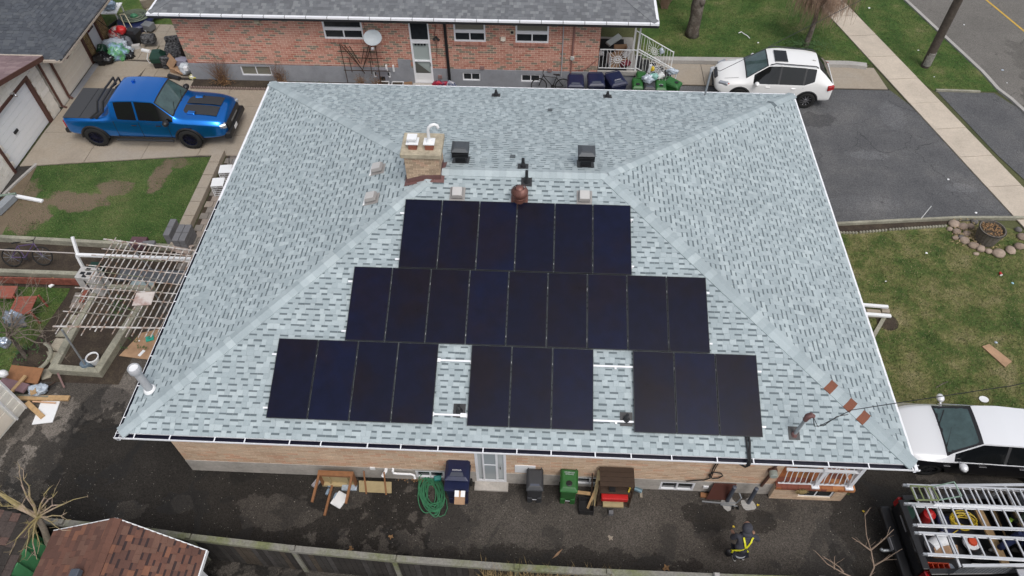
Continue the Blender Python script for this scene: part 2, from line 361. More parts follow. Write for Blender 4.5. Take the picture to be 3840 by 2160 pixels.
def ground_mat(name, stops, scale, fine, famt, rough=0.95, wet=None, vor=None, bump=0.4, rough_wet=0.55, extra=None, blotcol=None, crack=0, mid=0):
    """ground: large-noise ramp x fine speckle; wet: (colour multiplier, noise scale, threshold)"""
    m = bpy.data.materials.new(name); m.use_nodes = True
    nt = m.node_tree; N = nt.nodes; L = nt.links; b = N["Principled BSDF"]
    b.inputs['Roughness'].default_value = rough; b.inputs['Specular IOR Level'].default_value = 0.3
    g = N.new("ShaderNodeNewGeometry"); pos = g.outputs['Position']
    def noise(sc, det=6, rg=0.6, dist=0):
        n = N.new("ShaderNodeTexNoise"); n.inputs['Scale'].default_value = sc; n.inputs['Detail'].default_value = det
        n.inputs['Roughness'].default_value = rg; n.inputs['Distortion'].default_value = dist; L.new(pos, n.inputs['Vector']); return n.outputs['Fac']
    rp = N.new("ShaderNodeValToRGB"); cr = rp.color_ramp
    while len(cr.elements) < len(stops): cr.elements.new(0.5)
    for e, (p_, c_) in zip(cr.elements, stops): e.position = p_; e.color = (*c_, 1)
    L.new(noise(scale, 9, 0.65), rp.inputs['Fac']); cur = rp.outputs['Color']
    def scaleby(cur, fac):
        v = N.new("ShaderNodeVectorMath"); v.operation = 'SCALE'; L.new(cur, v.inputs[0]); L.new(fac, v.inputs['Scale']); return v.outputs[0]
    def mapr(src, a, b_, c, d):
        mr = N.new("ShaderNodeMapRange"); L.new(src, mr.inputs['Value'])
        for k, v in zip(('From Min','From Max','To Min','To Max'), (a, b_, c, d)): mr.inputs[k].default_value = v
        return mr.outputs[0]
    cur = scaleby(cur, mapr(noise(fine, 3, 0.7), 0.3, 0.7, 1-famt, 1+famt))
    if mid: cur = scaleby(cur, mapr(noise(7.0,5,0.7), 0.32, 0.68, 1-mid, 1+mid))
    if vor:
        vt = N.new("ShaderNodeTexVoronoi"); vt.inputs['Scale'].default_value = vor[0]; L.new(pos, vt.inputs['Vector'])
        sep = N.new("ShaderNodeSeparateColor"); L.new(vt.outputs['Color'], sep.inputs[0])
        cur = scaleby(cur, mapr(sep.outputs[0], 0.0, 1.0, 1-vor[1], 1+vor[1]))
    if wet:
        f = noise(wet[1], 7, 0.55, 0.6)
        fac = mapr(f, wet[2]-0.012, wet[2]+0.012, wet[0], 1.0)
        cur = scaleby(cur, fac)
        L.new(mapr(f, wet[2]-0.012, wet[2]+0.012, rough_wet, rough), b.inputs['Roughness'])
    if extra:   # list of (cx, cy, rx, ry, strength): stain blots with ragged edges
        for (cx, cy, rx, ry, k) in extra:
            sx = N.new("ShaderNodeSeparateXYZ"); L.new(pos, sx.inputs[0])
            def ax(o, c, r):
                a = N.new("ShaderNodeMath"); a.operation = 'SUBTRACT'; L.new(o, a.inputs[0]); a.inputs[1].default_value = c
                d = N.new("ShaderNodeMath"); d.operation = 'DIVIDE'; L.new(a.outputs[0], d.inputs[0]); d.inputs[1].default_value = r
                p2 = N.new("ShaderNodeMath"); p2.operation = 'POWER'; L.new(d.outputs[0], p2.inputs[0]); p2.inputs[1].default_value = 2.0
                return p2.outputs[0]
            s_ = N.new("ShaderNodeMath"); s_.operation = 'ADD'; L.new(ax(sx.outputs[0], cx, rx), s_.inputs[0]); L.new(ax(sx.outputs[1], cy, ry), s_.inputs[1])
            s2 = N.new("ShaderNodeMath"); s2.operation = 'ADD'; L.new(s_.outputs[0], s2.inputs[0])
            L.new(mapr(noise(2.2,5,0.6), 0.3, 0.7, -0.65, 0.65), s2.inputs[1])
            if blotcol:
                mx = N.new("ShaderNodeMix"); mx.data_type = 'RGBA'; L.new(mapr(s2.outputs[0], 0.75, 1.15, k, 0.0), mx.inputs['Factor'])
                L.new(cur, mx.inputs['A']); mx.inputs['B'].default_value = (*blotcol, 1); cur = scaleby(mx.outputs['Result'], mapr(noise(fine, 3, 0.7), 0.3, 0.7, .85, 1.15))
            else: cur = scaleby(cur, mapr(s2.outputs[0], 0.93, 1.07, k, 1.0))
    if crack:
        vt = N.new("ShaderNodeTexVoronoi"); vt.feature = 'DISTANCE_TO_EDGE'; vt.inputs['Scale'].default_value = crack
        wv = N.new("ShaderNodeVectorMath"); wv.operation = 'MULTIPLY_ADD'; nn = N.new("ShaderNodeTexNoise"); nn.inputs['Scale'].default_value = 2.5; nn.inputs['Detail'].default_value = 5
        L.new(pos, nn.inputs['Vector']); L.new(nn.outputs['Color'], wv.inputs[0]); wv.inputs[1].default_value = (.7,.7,0); L.new(pos, wv.inputs[2]); L.new(wv.outputs[0], vt.inputs['Vector'])
        a_ = mapr(vt.outputs['Distance'], 0.0, 0.006, 0.0, 1.0); c_ = mapr(noise(.35,2), .50, .56, 1.0, 0.0)
        mxm = N.new("ShaderNodeMath"); mxm.operation = 'MAXIMUM'; L.new(a_, mxm.inputs[0]); L.new(c_, mxm.inputs[1])
        cur = scaleby(cur, mapr(mxm.outputs[0], 0, 1, .55, 1.0))
    L.new(cur, b.inputs['Base Color'])
    bp = N.new("ShaderNodeBump"); bp.inputs['Strength'].default_value = bump; bp.inputs['Distance'].default_value = 0.02
    L.new(noise(fine*0.6, 3), bp.inputs['Height']); L.new(bp.outputs[0], b.inputs['Normal'])
    return m
GR = dict(
 far=ground_mat('ground_earth', [(0.35,(0.05,0.06,0.025)),(0.6,(0.085,0.09,0.04))], 0.5, 30, 0.4),
 grass=ground_mat('lawn_green', [(0.32,(0.030,0.070,0.014)),(0.46,(0.054,0.100,0.022)),(0.58,(0.095,0.125,0.036)),(0.68,(0.15,0.15,0.065))], 0.8, 42, 0.55, bump=1.0, mid=.3),
 grassdirt=ground_mat('lawn_worn', [(0.30,(0.026,0.058,0.013)),(0.46,(0.045,0.084,0.020)),(0.60,(0.078,0.108,0.033)),(0.72,(0.125,0.125,0.055))], 0.55, 42, 0.55, bump=1.0, blotcol=(0.15,0.115,0.078),
    extra=[(-18.6,10.2,1.0,0.9,1.0),(-17.0,11.1,1.3,0.55,1.0),(-15.8,11.9,0.7,0.45,0.95),(-14.3,12.6,0.35,1.0,1.0),(-13.9,13.4,0.6,0.3,.8),(-19.2,11.3,.6,1.0,.9)]),
 grassdry=ground_mat('lawn_dry', [(0.32,(0.034,0.068,0.015)),(0.44,(0.075,0.105,0.028)),(0.53,(0.135,0.138,0.05)),(0.66,(0.21,0.185,0.095))], 0.95, 42, 0.5, bump=1.0, mid=.32),
 dirt=ground_mat('bare_dirt', [(0.3,(0.115,0.088,0.058)),(0.6,(0.165,0.128,0.088))], 0.9, 30, 0.3, bump=0.7),
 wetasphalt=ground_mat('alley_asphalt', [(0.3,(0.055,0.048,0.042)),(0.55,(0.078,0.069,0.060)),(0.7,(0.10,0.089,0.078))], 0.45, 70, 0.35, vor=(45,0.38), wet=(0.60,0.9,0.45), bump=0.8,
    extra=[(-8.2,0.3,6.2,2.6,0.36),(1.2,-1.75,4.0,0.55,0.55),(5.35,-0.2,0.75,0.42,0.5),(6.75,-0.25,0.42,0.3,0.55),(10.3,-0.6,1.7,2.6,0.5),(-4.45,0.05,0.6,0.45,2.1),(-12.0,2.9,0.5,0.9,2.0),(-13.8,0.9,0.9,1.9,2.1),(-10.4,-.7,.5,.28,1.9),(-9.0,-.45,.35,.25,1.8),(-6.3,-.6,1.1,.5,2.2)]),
 asphalt=ground_mat('driveway_asphalt', [(0.3,(0.078,0.079,0.084)),(0.5,(0.098,0.099,0.103)),(0.72,(0.135,0.133,0.133))], 0.55, 60, 0.24, vor=(40,0.28), bump=0.6, crack=.45, extra=[(11.8,17.2,1.0,.5,.72),(13.5,15.0,.8,.3,1.28),(15.2,17.6,.5,.9,1.2),(10.8,12.6,.35,.3,.7),(16.6,13.2,.6,.25,1.25),(12.6,12.2,1.4,.4,1.15)]),
 road=ground_mat('road_asphalt', [(0.3,(0.125,0.118,0.108)),(0.7,(0.165,0.155,0.142))], 0.35, 60, 0.24, vor=(40,0.24), bump=0.5, crack=.3, extra=[(22.5,20.5,.8,3.0,.8),(21.6,19.0,.5,.8,.75)]),
)
# ---------------------------------------------------------------- the ground, sheets 4 mm apart
def sheet(name, poly, z, m, label=None):
    return struct(name, MB().sheet(poly, z), m)
struct('ground', MB().sheet([(-300,-300),(300,-300),(300,300),(-300,300)], -0.02), GR['far'])
# streets to the right: road, kerb, boulevard, pavement
def lerp(a, b, t): return (a[0]+(b[0]-a[0])*t, a[1]+(b[1]-a[1])*t)
kd = Vector((-0.268,1.0))            # direction of the street per metre of y
def sx(x0, y, y0=20.0): return x0-0.262*(y-y0)
sheet('road', [(sx(20.3,80),80),(sx(20.3,-40),-40),(60,-40),(60,80)], -0.004, GR['road'])
# grass sheets
front = [(6.0,21.3),(14.9,21.3),(15.0,23.6),(13.6,29.5),(12.5,60),(-6,60),(-6,20)]
sheet('lawn', [(5.0,21.35),(15.35,21.35),(15.7,20.1),(14.85,23.65),(13.3,30),(8,60),(5.0,60)], 0.0, GR['grass'])
sheet('grass_verge', [(17.5,19.4),(20.3,19.45),(19.35,23.75),(18.45,27.0),(16.0,36),(14.0,34),(16.12,23.93),(16.86,20.44)], 0.002, GR['grass'])
sheet('lawn', [(9.0,3.4),(17.0,3.3),(20.5,3.3),(18.9,10.6),(16.5,11.5),(11.5,10.6),(9.0,10.5)], 0.0, GR['grassdry'])
sheet('lawn', [(-18.9,9.0),(-12.35,9.05),(-12.35,13.9),(-14.1,13.76),(-19.4,13.1)], 0.002, GR['grassdirt'])
sheet('lawn', [(-32,9.0),(-18.9,9.0),(-19.4,12.9),(-32,13)], -0.002, GR['dirt'])
sheet('garden_soil', [(-32,2.0),(-12.3,2.0),(-11.7,9.0),(-32,9.0)], -0.006, M['soil'])
sheet('lawn', [(-19,2.8),(-15.7,3.2),(-15.3,6.9),(-19,6.9)], -0.001, GR['grass'])
# behind the garages and the neighbour's house
sheet('back_lawn', [(-40,20.9),(-15.1,20.9),(-15.1,70),(-40,70)], -0.004, GR['grass'])
# asphalt alley between house and fence, and the drive the white sedan stands on
sheet('alley', [(-30,-2.35),(26,-2.35),(23,3.35),(9.3,3.35),(9.3,0.6),(-9.0,0.6),(-9.0,7.2),(-12.0,7.2),(-12.2,3.2),(-30,3.3)], 0.0, GR['wetasphalt'])
sheet('back_yard', [(-30,-30),(30,-30),(30,-2.5),(-30,-2.5)], -0.008, M['soil'])
# front asphalt drive: runs beside the house under the white suv
sheet('driveway', [(9.0,10.9),(18.15,11.55),(17.3,14.8),(16.1,18.4),(15.6,19.35),(5.0,19.35),(5.0,13.8),(9.0,13.8)], 0.002, GR['asphalt'])
sheet('driveway_apron', [(19.9,11.4),(22.6,11.4),(20.75,18.1),(20.0,19.35),(17.6,19.35),(18.62,15.2)], 0.002, GR['asphalt'])
# interlocking slabs and joints on the truck's concrete drive (recessed joints, each slab its own piece)
def slabs(parent, quads, z0, z1, m, name='slab', gap=0.012, tones=None):
    for i, q in enumerate(quads):
        c = (sum(p[0] for p in q)/len(q), sum(p[1] for p in q)/len(q))
        q2 = []
        for p in q:
            d = Vector((c[0]-p[0], c[1]-p[1])); l = d.length
            q2.append((p[0]+d.x/l*gap, p[1]+d.y/l*gap))
        dz = rr(-0.004,0.004)
        MB().prism(q2, z0, z1+dz, tone=R()).build(name, m, parent)
root = MB().sheet([(-20.1,12.9),(-14.1,13.7),(-8.99,14.15),(-8.99,19.0),(-15.2,19.0),(-15.6,20.4),(-20.1,20.4)], 0.004)
concrete_drive = struct('concrete_drive', root, M['soil'])
concrete_drive.data.materials[0] = M['rotwood']
ys = [(12.6,13.75),(13.75,15.9),(15.9,18.85)]
xs = [-20.05,-17.6,-15.4,-13.2,-11.4,-8.95]
def ylow(x): return 12.95+(x+19.85)*0.135 if x < -12.7 else 13.92
quads = []
for i in range(len(xs)-1):
    x0, x1 = xs[i], xs[i+1]
    quads.append([(x0,ylow(x0)),(x1,ylow(x1)),(x1,15.2),(x0,15.0)])
    quads.append([(x0,15.0),(x1,15.2),(x1+.1,17.1),(x0+.1,17.0)])
    quads.append([(x0+.1,17.0),(x1+.1,17.1),(x1,18.86 if x1 > -15.5 else 19.05),(x0,18.86 if x0 > -15.5 else 19.05)])
quads.append([(-20.05,19.05),(-17.6,19.05),(-17.4,20.2),(-20.05,20.3)])
concrete_drive_off = concrete_drive.location.copy()
ROOT[concrete_drive.name] = ('wb', concrete_drive_off)
slabs(concrete_drive, quads, 0.0, 0.05, M['conc'])
quads = []
for i in range(5):
    for j in range(4):
        x0 = -17.5+i*0.6; y0 = 19.08+j*0.6
        if x0+0.6 > -15.1 and y0 < 19.4: continue
        quads.append([(x0,y0),(x0+.6,y0),(x0+.6,y0+.6),(x0,y0+.6)])
for i in range(9):
    for j in range(5):
        x0 = -19.95+i*0.6 if i < 4 else -19.95+i*.6; y0 = (20.35 if i < 4 else 21.5)+j*0.6
        if x0+.6 > -14.9 or y0 > 23.2: continue
        quads.append([(x0,y0),(x0+.6,y0),(x0+.6,y0+.6),(x0,y0+.6)])
slabs(concrete_drive, quads, 0.0, 0.05, M['conc'], name='paving_slab')
# pavement slabs, each its own piece
pav = struct('pavement', MB().sheet([(sx(15.72,40),40),(sx(15.72,2),2),(sx(17.12,2),2),(sx(17.12,40),40)], 0.003), M['rotwood'])
ROOT[pav.name] = ('wb', pav.location.copy())
quads = []
y = 3.0
while y < 36:
    h = 1.72
    quads.append([(sx(15.72,y-.08),y-.08),(sx(17.12,y+.08),y+.08),(sx(17.12,y+h+.08),y+h+.08),(sx(15.72,y+h-.08),y+h-.08)]); y += h
slabs(pav, quads, 0.0, 0.045, M['walk'], name='slab', gap=0.015)
# concrete strip of the neighbour's drive
ns = struct('neighbour_drive', MB().sheet([(-9.0,19.0),(5.0,19.0),(5.0,19.36),(15.6,19.36),(15.0,21.0),(5.6,21.0),(5.6,19.6),(-9.0,19.0)][:6], 0.005), M['rotwood'])
ROOT[ns.name] = ('wb', ns.location.copy())
xs = [5.0,7.6,10.2,12.9,15.5]
quads = []
for i in range(4):
    for (a, b) in ((19.4,20.2),(20.2,20.98)):
        quads.append([(xs[i],a),(xs[i+1]-(0.12*(a-19.4) if i==3 else 0),a),(xs[i+1]-(0.12*(b-19.4) if i==3 else 0),b),(xs[i],b)])
slabs(ns, quads, 0.0, 0.04, M['conc'], gap=0.012)
sheet('side_drive', [(-9.0,13.9),(5.0,13.9),(5.0,19.36),(-9.0,19.0)], 0.001, GR['asphalt'])
# kerbs
def kerb(name, pts, w, h, m, label, cat='kerb', group=None, z=0.0):
    mb = MB()
    left = []; right = []
    for i, p in enumerate(pts):
        a = Vector(pts[max(i-1,0)]); b = Vector(pts[min(i+1,len(pts)-1)]); d = (b-a).normalized(); n = Vector((-d.y, d.x))
        left.append(Vector(p)+n*w/2); right.append(Vector(p)-n*w/2)
    for i in range(len(pts)-1):
        mb.prism([left[i], right[i], right[i+1], left[i+1]], z-0.05, z+h, tone=R())
    return tag(mb.build(name, m), label, cat, group)
k = kerb('road_kerb', [(sx(20.25,60),60),(sx(20.25,40),40),(18.45,27.0),(19.3,23.75),(20.05,20.9),(20.15,20.3),(20.25,19.6),(20.55,18.9),(20.95,17.4),(sx(21.7,14.2,14.2),14.2),(sx(22.6,10,10),10)], 0.16, 0.07, M['kerb'], 'pale concrete kerb along the edge of the street')
kerb('lawn_kerb', [(5.5,21.14),(6.6,21.14),(8.2,21.17),(10.1,21.2),(12.9,21.1),(14.2,21.1),(14.95,20.98)], 0.30, 0.20, M['kerb'], 'low grey concrete kerb along the lawn behind the white suv')
kerb('verge_edging', [(17.55,19.4),(18.9,19.38),(19.4,19.36)], 0.10, 0.08, M['mossy'], 'mossy strip of edging at the end of the grass verge')
kerb('drive_edging', [(9.0,10.9),(10.5,10.95),(11.44,11.02),(14.0,11.3),(15.9,11.5),(18.3,11.6)], 0.10, 0.12, M['mossy'], 'thin concrete edging between front drive and planting strip')
sheet('planting_strip', [(9.0,10.5),(11.5,10.6),(13.4,10.85),(15.3,11.2),(16.2,11.45),(9.0,10.9)], 0.008, M['soil'])
# planting strip scalloped edging in three lengths
for (a, b) in (((9.0,10.5),(12.0,10.62)),((12.05,10.64),(13.1,10.8)),((13.15,10.82),(15.3,11.1))):
    mb = MB(); n = int((Vector(b)-Vector(a)).length/0.11)
    for i in range(n):
        p = lerp(a, b, (i+.5)/n); mb.lathe([(0.05,-.02),(0.055,0.05),(0.03,0.085)], (p[0],p[1],0), n=6, tone=R())
    tag(mb.build('scalloped_edging', M['mossy']), 'scalloped concrete edging along the planting strip, %s length' % {9.0:'left',12.05:'middle',13.15:'right'}[a[0]], 'edging', 'scalloped edging of the planting strip')
kerb('sedan_kerb', [(9.3,3.42),(11.45,3.42),(15.0,3.3),(20.0,3.2)], 0.22, 0.13, M['mossy'], 'weathered concrete kerb between dry lawn and silver sedan')
kerb('garden_wall', [(-30,9.0),(-18.9,9.0),(-14.0,8.85),(-12.2,8.8)], 0.14, 0.22, M['mossy'], 'low grey board-edged wall between back lawn and garden')
kerb('lawn_edge_strip', [(-19.45,13.1),(-19.75,12.0),(-19.9,11.3)], 0.10, 0.06, M['kerb'], 'short concrete strip beside the brown step at the lawn corner')
sheet('dark_step', [(-20.3,10.9),(-19.95,10.9),(-19.5,13.0),(-20.3,13.0)], 0.015, M['rotwood'])
# low retaining wall of long slabs beside the side path
rw = thing('low_slab_wall', 'long low wall capped with pale slabs along the lawn', 'wall', (-12.2,11.5,0), wb=True)
for i in range(7):
    y0 = 13.98-i*0.74; x0 = -12.22
    MB().prism([(x0-.28-0.0,y0),(x0+.13,y0),(x0+.13,y0-.71),(x0-.28,y0-.71)], 0.0, 0.24+rr(-.01,.01), tone=R()).build('cap_slab', M['conc'], rw)
# side path of pavers, each its own piece
sp = struct('side_path', MB().sheet([(-12.05,7.2),(-8.99,7.2),(-8.99,14.1),(-12.05,14.1)], 0.003), M['soil'])
ROOT[sp.name] = ('wb', sp.location.copy())
mbf = MB()
for i in range(22):
    for j in range(10):
        y0 = 7.25+i*0.31; x0 = -12.03+j*0.31+(0.15 if i % 2 else 0)
        if x0 < -9.9: MB().bbox(x0+.008, x0+.295, y0+.008, y0+.30, 0.0, 0.03+rr(-.004,.004), tone=R()).build('paver', M['paver'], sp)
# road paint
mb = MB(); mb.prism([(sx(23.1,60,24.9)-.05,60),(sx(23.1,0,24.9)-.05,0),(sx(23.1,0,24.9)+.06,0),(sx(23.1,60,24.9)+.06,60)], 0.0, 0.003)
tag(mb.build('road_line', mat('road_paint_yellow', (0.52,0.33,0.05), 0.8, noise=0.25, nscale=9)), kind='structure')
# ---------------------------------------------------------------- grass blades (one mass)
def inpoly(x, y, P):
    c = False; j = len(P)-1
    for i in range(len(P)):
        if (P[i][1] > y) != (P[j][1] > y) and x < (P[j][0]-P[i][0])*(y-P[i][1])/(P[j][1]-P[i][1])+P[i][0]: c = not c
        j = i
    return c
def grass(polys, dens, h, m, name='grass', holes=(), keep=1.0):
    rng = np.random.default_rng(5)
    pts = []
    for P in polys:
        x0, x1 = min(p[0] for p in P), max(p[0] for p in P); y0, y1 = min(p[1] for p in P), max(p[1] for p in P)
        n = int((x1-x0)*(y1-y0)*dens)
        X = rng.uniform(x0, x1, n); Y = rng.uniform(y0, y1, n)
        ins = np.zeros(n, bool)
        j = len(P)-1
        for i in range(len(P)):
            xi, yi = P[i]; xj, yj = P[j]
            with np.errstate(divide='ignore', invalid='ignore'):
                c = ((yi > Y) != (yj > Y)) & (X < (xj-xi)*(Y-yi)/(yj-yi+1e-12)+xi)
            ins ^= c; j = i
        for H in holes:
            hin = np.zeros(n, bool); j = len(H)-1; X0, Y0 = X, Y; X = X+.22*np.sin(Y0*5.1+X0*3)+rng.normal(0,.10,n); Y = Y+.2*np.sin(X0*4.3+Y0*2)+rng.normal(0,.10,n)
            for i in range(len(H)):
                xi, yi = H[i]; xj, yj = H[j]
                hin ^= ((yi > Y) != (yj > Y)) & (X < (xj-xi)*(Y-yi)/(yj-yi+1e-12)+xi); j = i
            X, Y = X0, Y0
            ins &= ~(hin & (rng.random(n) > 0.12))
        pts.append(np.stack([X[ins], Y[ins]], 1))
    P = np.concatenate(pts); n = len(P)
    th = rng.uniform(0, 2*np.pi, n); w = rng.uniform(0.006, 0.014, n); hh = rng.uniform(0.4, 1.0, n)*h
    dx = np.cos(th)*w; dy = np.sin(th)*w; lx = rng.normal(0, 0.6, n)*hh; ly = rng.normal(0, 0.6, n)*hh
    v = np.empty((n, 3, 3)); v[:,0] = np.stack([P[:,0]-dx, P[:,1]-dy, np.zeros(n)], 1); v[:,1] = np.stack([P[:,0]+dx, P[:,1]+dy, np.zeros(n)], 1)
    v[:,2] = np.stack([P[:,0]+lx, P[:,1]+ly, hh], 1)
    me = bpy.data.meshes.new(name); me.vertices.add(n*3); me.vertices.foreach_set('co', v.ravel())
    me.loops.add(n*3); me.loops.foreach_set('vertex_index', np.arange(n*3, dtype=np.int32))
    me.polygons.add(n); me.polygons.foreach_set('loop_start', np.arange(0, n*3, 3, dtype=np.int32))
    me.update(calc_edges=True)
    a = me.attributes.new('tone', 'FLOAT', 'FACE'); a.data.foreach_set('value', rng.random(n).astype(np.float32))
    me.materials.append(m)
    o = bpy.data.objects.new(name, me); COL.objects.link(o)
    return tag(o, kind='stuff')
gm = mat('grass_blade', (0,0,0), 0.8, tone=[(0.0,(0.04,0.085,0.016)),(0.3,(0.062,0.115,0.024)),(0.6,(0.09,0.14,0.035)),(0.88,(0.19,0.175,0.085))], stain=0.45, sscale=1.2)
gd = mat('grass_blade_dry', (0,0,0), 0.85, tone=[(0.0,(0.055,0.10,0.024)),(0.25,(0.10,0.135,0.038)),(0.6,(0.165,0.165,0.062)),(0.75,(0.27,0.235,0.12))], stain=0.5, sscale=1.3)
dirtA = [(-19.4,10.1),(-18.6,9.4),(-17.6,10.2),(-16.2,10.9),(-15.3,12.2),(-16.2,12.1),(-17.2,11.6),(-18.2,11.5),(-19.2,11.3)]
dirtB = [(-14.7,11.7),(-14.3,11.9),(-14.1,12.9),(-13.6,13.6),(-14.5,13.4),(-14.9,12.4)]
grass([[(-18.9,9.15),(-12.55,9.05),(-12.55,13.85),(-14.1,13.72),(-19.3,13.1)], [(-19,2.8),(-15.7,3.2),(-15.3,6.9),(-19,6.9)]], 900, 0.05, gm, holes=(dirtA, dirtB))
grass([[(5.9,21.35),(14.9,21.3),(15.4,20.9),(14.85,23.65),(13.3,30),(12,36),(5.9,36)], [(17.5,19.5),(20.1,19.5),(19.25,23.75),(18.35,27.0),(16.5,33),(15.2,30),(16.2,23.93),(16.95,20.44)]], 620, 0.05, gm)
grass([[(9.0,3.55),(17.0,3.5),(20.2,3.4),(18.9,10.9),(15.5,10.95),(11.5,10.5),(9.0,10.4)]], 800, 0.055, gd)
# ---------------------------------------------------------------- generators: shingled slopes and brick walls
def slope_shingles(origin, U, V, Nn, span, vmax, m, parent, expo=0.147, wmin=0.115, wmax=0.235, n_parts=0, skip=None, thick=0.014, slot=0.34, v0=0.0, name='shingle', dark=0.0, slot_tone=0.02):
    """span(v) -> (u0, u1). Each tab lies on the slope with its butt edge lifted; short tabs show the dark lower course"""
    origin, U, V, Nn = Vector(origin), Vector(U), Vector(V), Vector(Nn)
    big = MB(); count = 0
    def P(u, v, n): return origin+U*u+V*v+Nn*n
    k = 0; v = v0
    while v < vmax-0.01:
        u0, u1 = span(v+expo/2); u = u0-rr(0, wmax)*0
        vt = min(v+expo, vmax); ph = R() < 0.5
        while u < u1-0.005:
            w = min(rr(wmin, wmax) if ph or not slot else rr(wmin, wmax*.72), u1-u)
            if u1-(u+w) < 0.05: w = u1-u
            ph = not ph if R() < 0.85 else ph
            t = 0.08+0.92*R(); t = max(t, 0.13)
            g = 0.003
            a, b = u+g, u+w-g
            if skip and skip((a+b)/2, v+expo/2): u += w; continue
            hi = thick if ph else thick*0.35
            vs = [P(a, v-0.0, hi), P(b, v-0.0, hi), P(b, vt, 0.002), P(a, vt, 0.002), P(a, v, 0), P(b, v, 0), P(b, vt, 0), P(a, vt, 0)]
            fs = [(0,1,2,3), (4,5,1,0), (5,6,2,1), (7,4,0,3)]
            mb = big
            sep = count < n_parts
            if sep: mb = MB()
            mb.add(vs, fs, t)
            if not ph and slot:      # lower layer between two teeth: printed dark band under the butt above
                s0 = vt-expo*slot*rr(.8,1.15)
                f = (vt-s0)/expo
                z0 = hi*f+0.003
                mb.add([P(a, s0, z0), P(b, s0, z0), P(b, vt, 0.004), P(a, vt, 0.004)], [(0,1,2,3)], slot_tone)
            if sep: mb.build(name, m, parent)
            count += 1; u += w
        v += expo
        k += 1
    o = big.build(name+'_field', m, parent); tag(o, kind='stuff')
    return o
def caps(a, b, half, m, parent, n1, n2, step=0.2, lift=0.032, special=(), name='ridge_cap', tones=(0.1,1.0)):
    """folded cap shingles along the line a-b; n1, n2: the two slope directions (pointing down each side)"""
    a, b = Vector(a), Vector(b); L_ = (b-a).length; d = (b-a)/L_; n1, n2 = Vector(n1).normalized(), Vector(n2).normalized()
    up = (-(n1+n2)).normalized()
    n = int(L_/step)
    for i in range(n):
        p = a+d*(i*step); q = a+d*((i+1)*step)
        l0, l1 = lift+0.012, lift
        mb = MB(); mat_ = m
        t = rr(*tones)
        for s_ in (n1, n2):
            mb.add([p+up*l0, q+up*l1, q+s_*half+up*(l1-0.012), p+s_*half+up*(l0-0.012), p+up*(l0-.016), p+s_*half+up*(l0-.03), q+s_*half+up*(l1-.05), p+s_*half+up*(l0-.055)], [(0,1,2,3),(3,5,4,0),(3,2,6,7)], t)
        if i in special: mat_ = special[i]
        mb.build(name, mat_, parent)
def brick_wall(origin, U, Wd, z0, z1, m, mm, parent, openings=(), bl=0.2, bh=0.067, jt=0.01, n_parts=0, out=(0,-1,0), soldier=(), wallname='wall', proud=0.006, depth=0.2, umin=None):
    """mortar body with its bricks standing proud; openings (u0,u1,z0,z1) are real holes"""
    origin, U, O = Vector(origin), Vector(U).normalized(), Vector(out)
    # body: strips between openings
    us = sorted(set([0, Wd]+[o[0] for o in openings]+[o[1] for o in openings]))
    zs = sorted(set([z0, z1]+[o[2] for o in openings]+[o[3] for o in openings]))
    zs = [z for z in zs if z0 <= z <= z1]
    body = MB()
    def P(u, z, n): return origin+U*u+Vector((0,0,z))+O*n
    def solid(a, b, c, d): return not any(o[0] < (a+b)/2 < o[1] and o[2] < (c+d)/2 < o[3] for o in openings)
    for i in range(len(us)-1):
        for j in range(len(zs)-1):
            a, b, c, d = us[i], us[i+1], zs[j], zs[j+1]
            if not solid(a, b, c, d): continue
            vs = [P(a,c,0),P(b,c,0),P(b,d,0),P(a,d,0),P(a,c,-depth),P(b,c,-depth),P(b,d,-depth),P(a,d,-depth)]
            fs = [(0,1,2,3)]
            if i == 0 or not solid(us[i-1], a, c, d): fs.append((4,0,3,7))
            if i == len(us)-2 or not solid(b, us[i+2], c, d): fs.append((1,5,6,2))
            if j == 0 or not solid(a, b, zs[j-1], c): fs.append((4,5,1,0))
            if j == len(zs)-2 or not solid(a, b, d, zs[j+2]): fs.append((3,2,6,7))
            body.add(vs, fs)
    wall = body.build(wallname, mm, parent)
    big = MB(); cnt = 0; k = 0
    z = z0
    while z < z1-0.02:
        zt = min(z+bh-jt, z1)
        u = -bl*(0.5 if k % 2 else 0)
        rng = []
        while u < Wd:
            a, b = max(u, 0), min(u+bl-jt, Wd)
            cuts = [(a, b)]
            for o in openings:
                if o[2] < zt and o[3] > z:
                    nc = []
                    for (x, y) in cuts:
                        if y <= o[0] or x >= o[1]: nc.append((x, y))
                        else:
                            if x < o[0]: nc.append((x, o[0]))
                            if y > o[1]: nc.append((o[1], y))
                    cuts = nc
            for (x, y) in cuts:
                if y-x > 0.02: rng.append((x, y))
            u += bl
        for (x, y) in rng:
            pr = proud+rr(-0.0015,0.0025)
            vs = [P(x,z,pr),P(y,z,pr),P(y,zt,pr),P(x,zt,pr),P(x,z,0),P(y,z,0),P(y,zt,0),P(x,zt,0)]
            fs = [(0,1,2,3),(4,5,1,0),(5,6,2,1),(3,2,6,7),(4,0,3,7)]
            if cnt < n_parts: MB().add(vs, fs, R()).build('brick', m, wall)
            else: big.add(vs, fs, R())
            cnt += 1
        z += bh; k += 1
    if big.v: tag(big.build('brickwork', m, wall), kind='stuff')
    return wall

# ---------------------------------------------------------------- the main house
HW, HD, HE, HR = 9.5486, 14.464, 3.1261, 2.3437
SL = math.hypot(HD/2, HR); CS, SN = (HD/2)/SL, HR/SL
OV = 0.55
house = thing('brick_house', 'tan brick bungalow with light grey hipped roof carrying the solar panels', 'house', (0,HD/2,0), wb=True)
x0, x1, y0, y1 = -HW+OV, HW-OV, OV, HD-OV
PX = 7.05      # the porch recess starts here
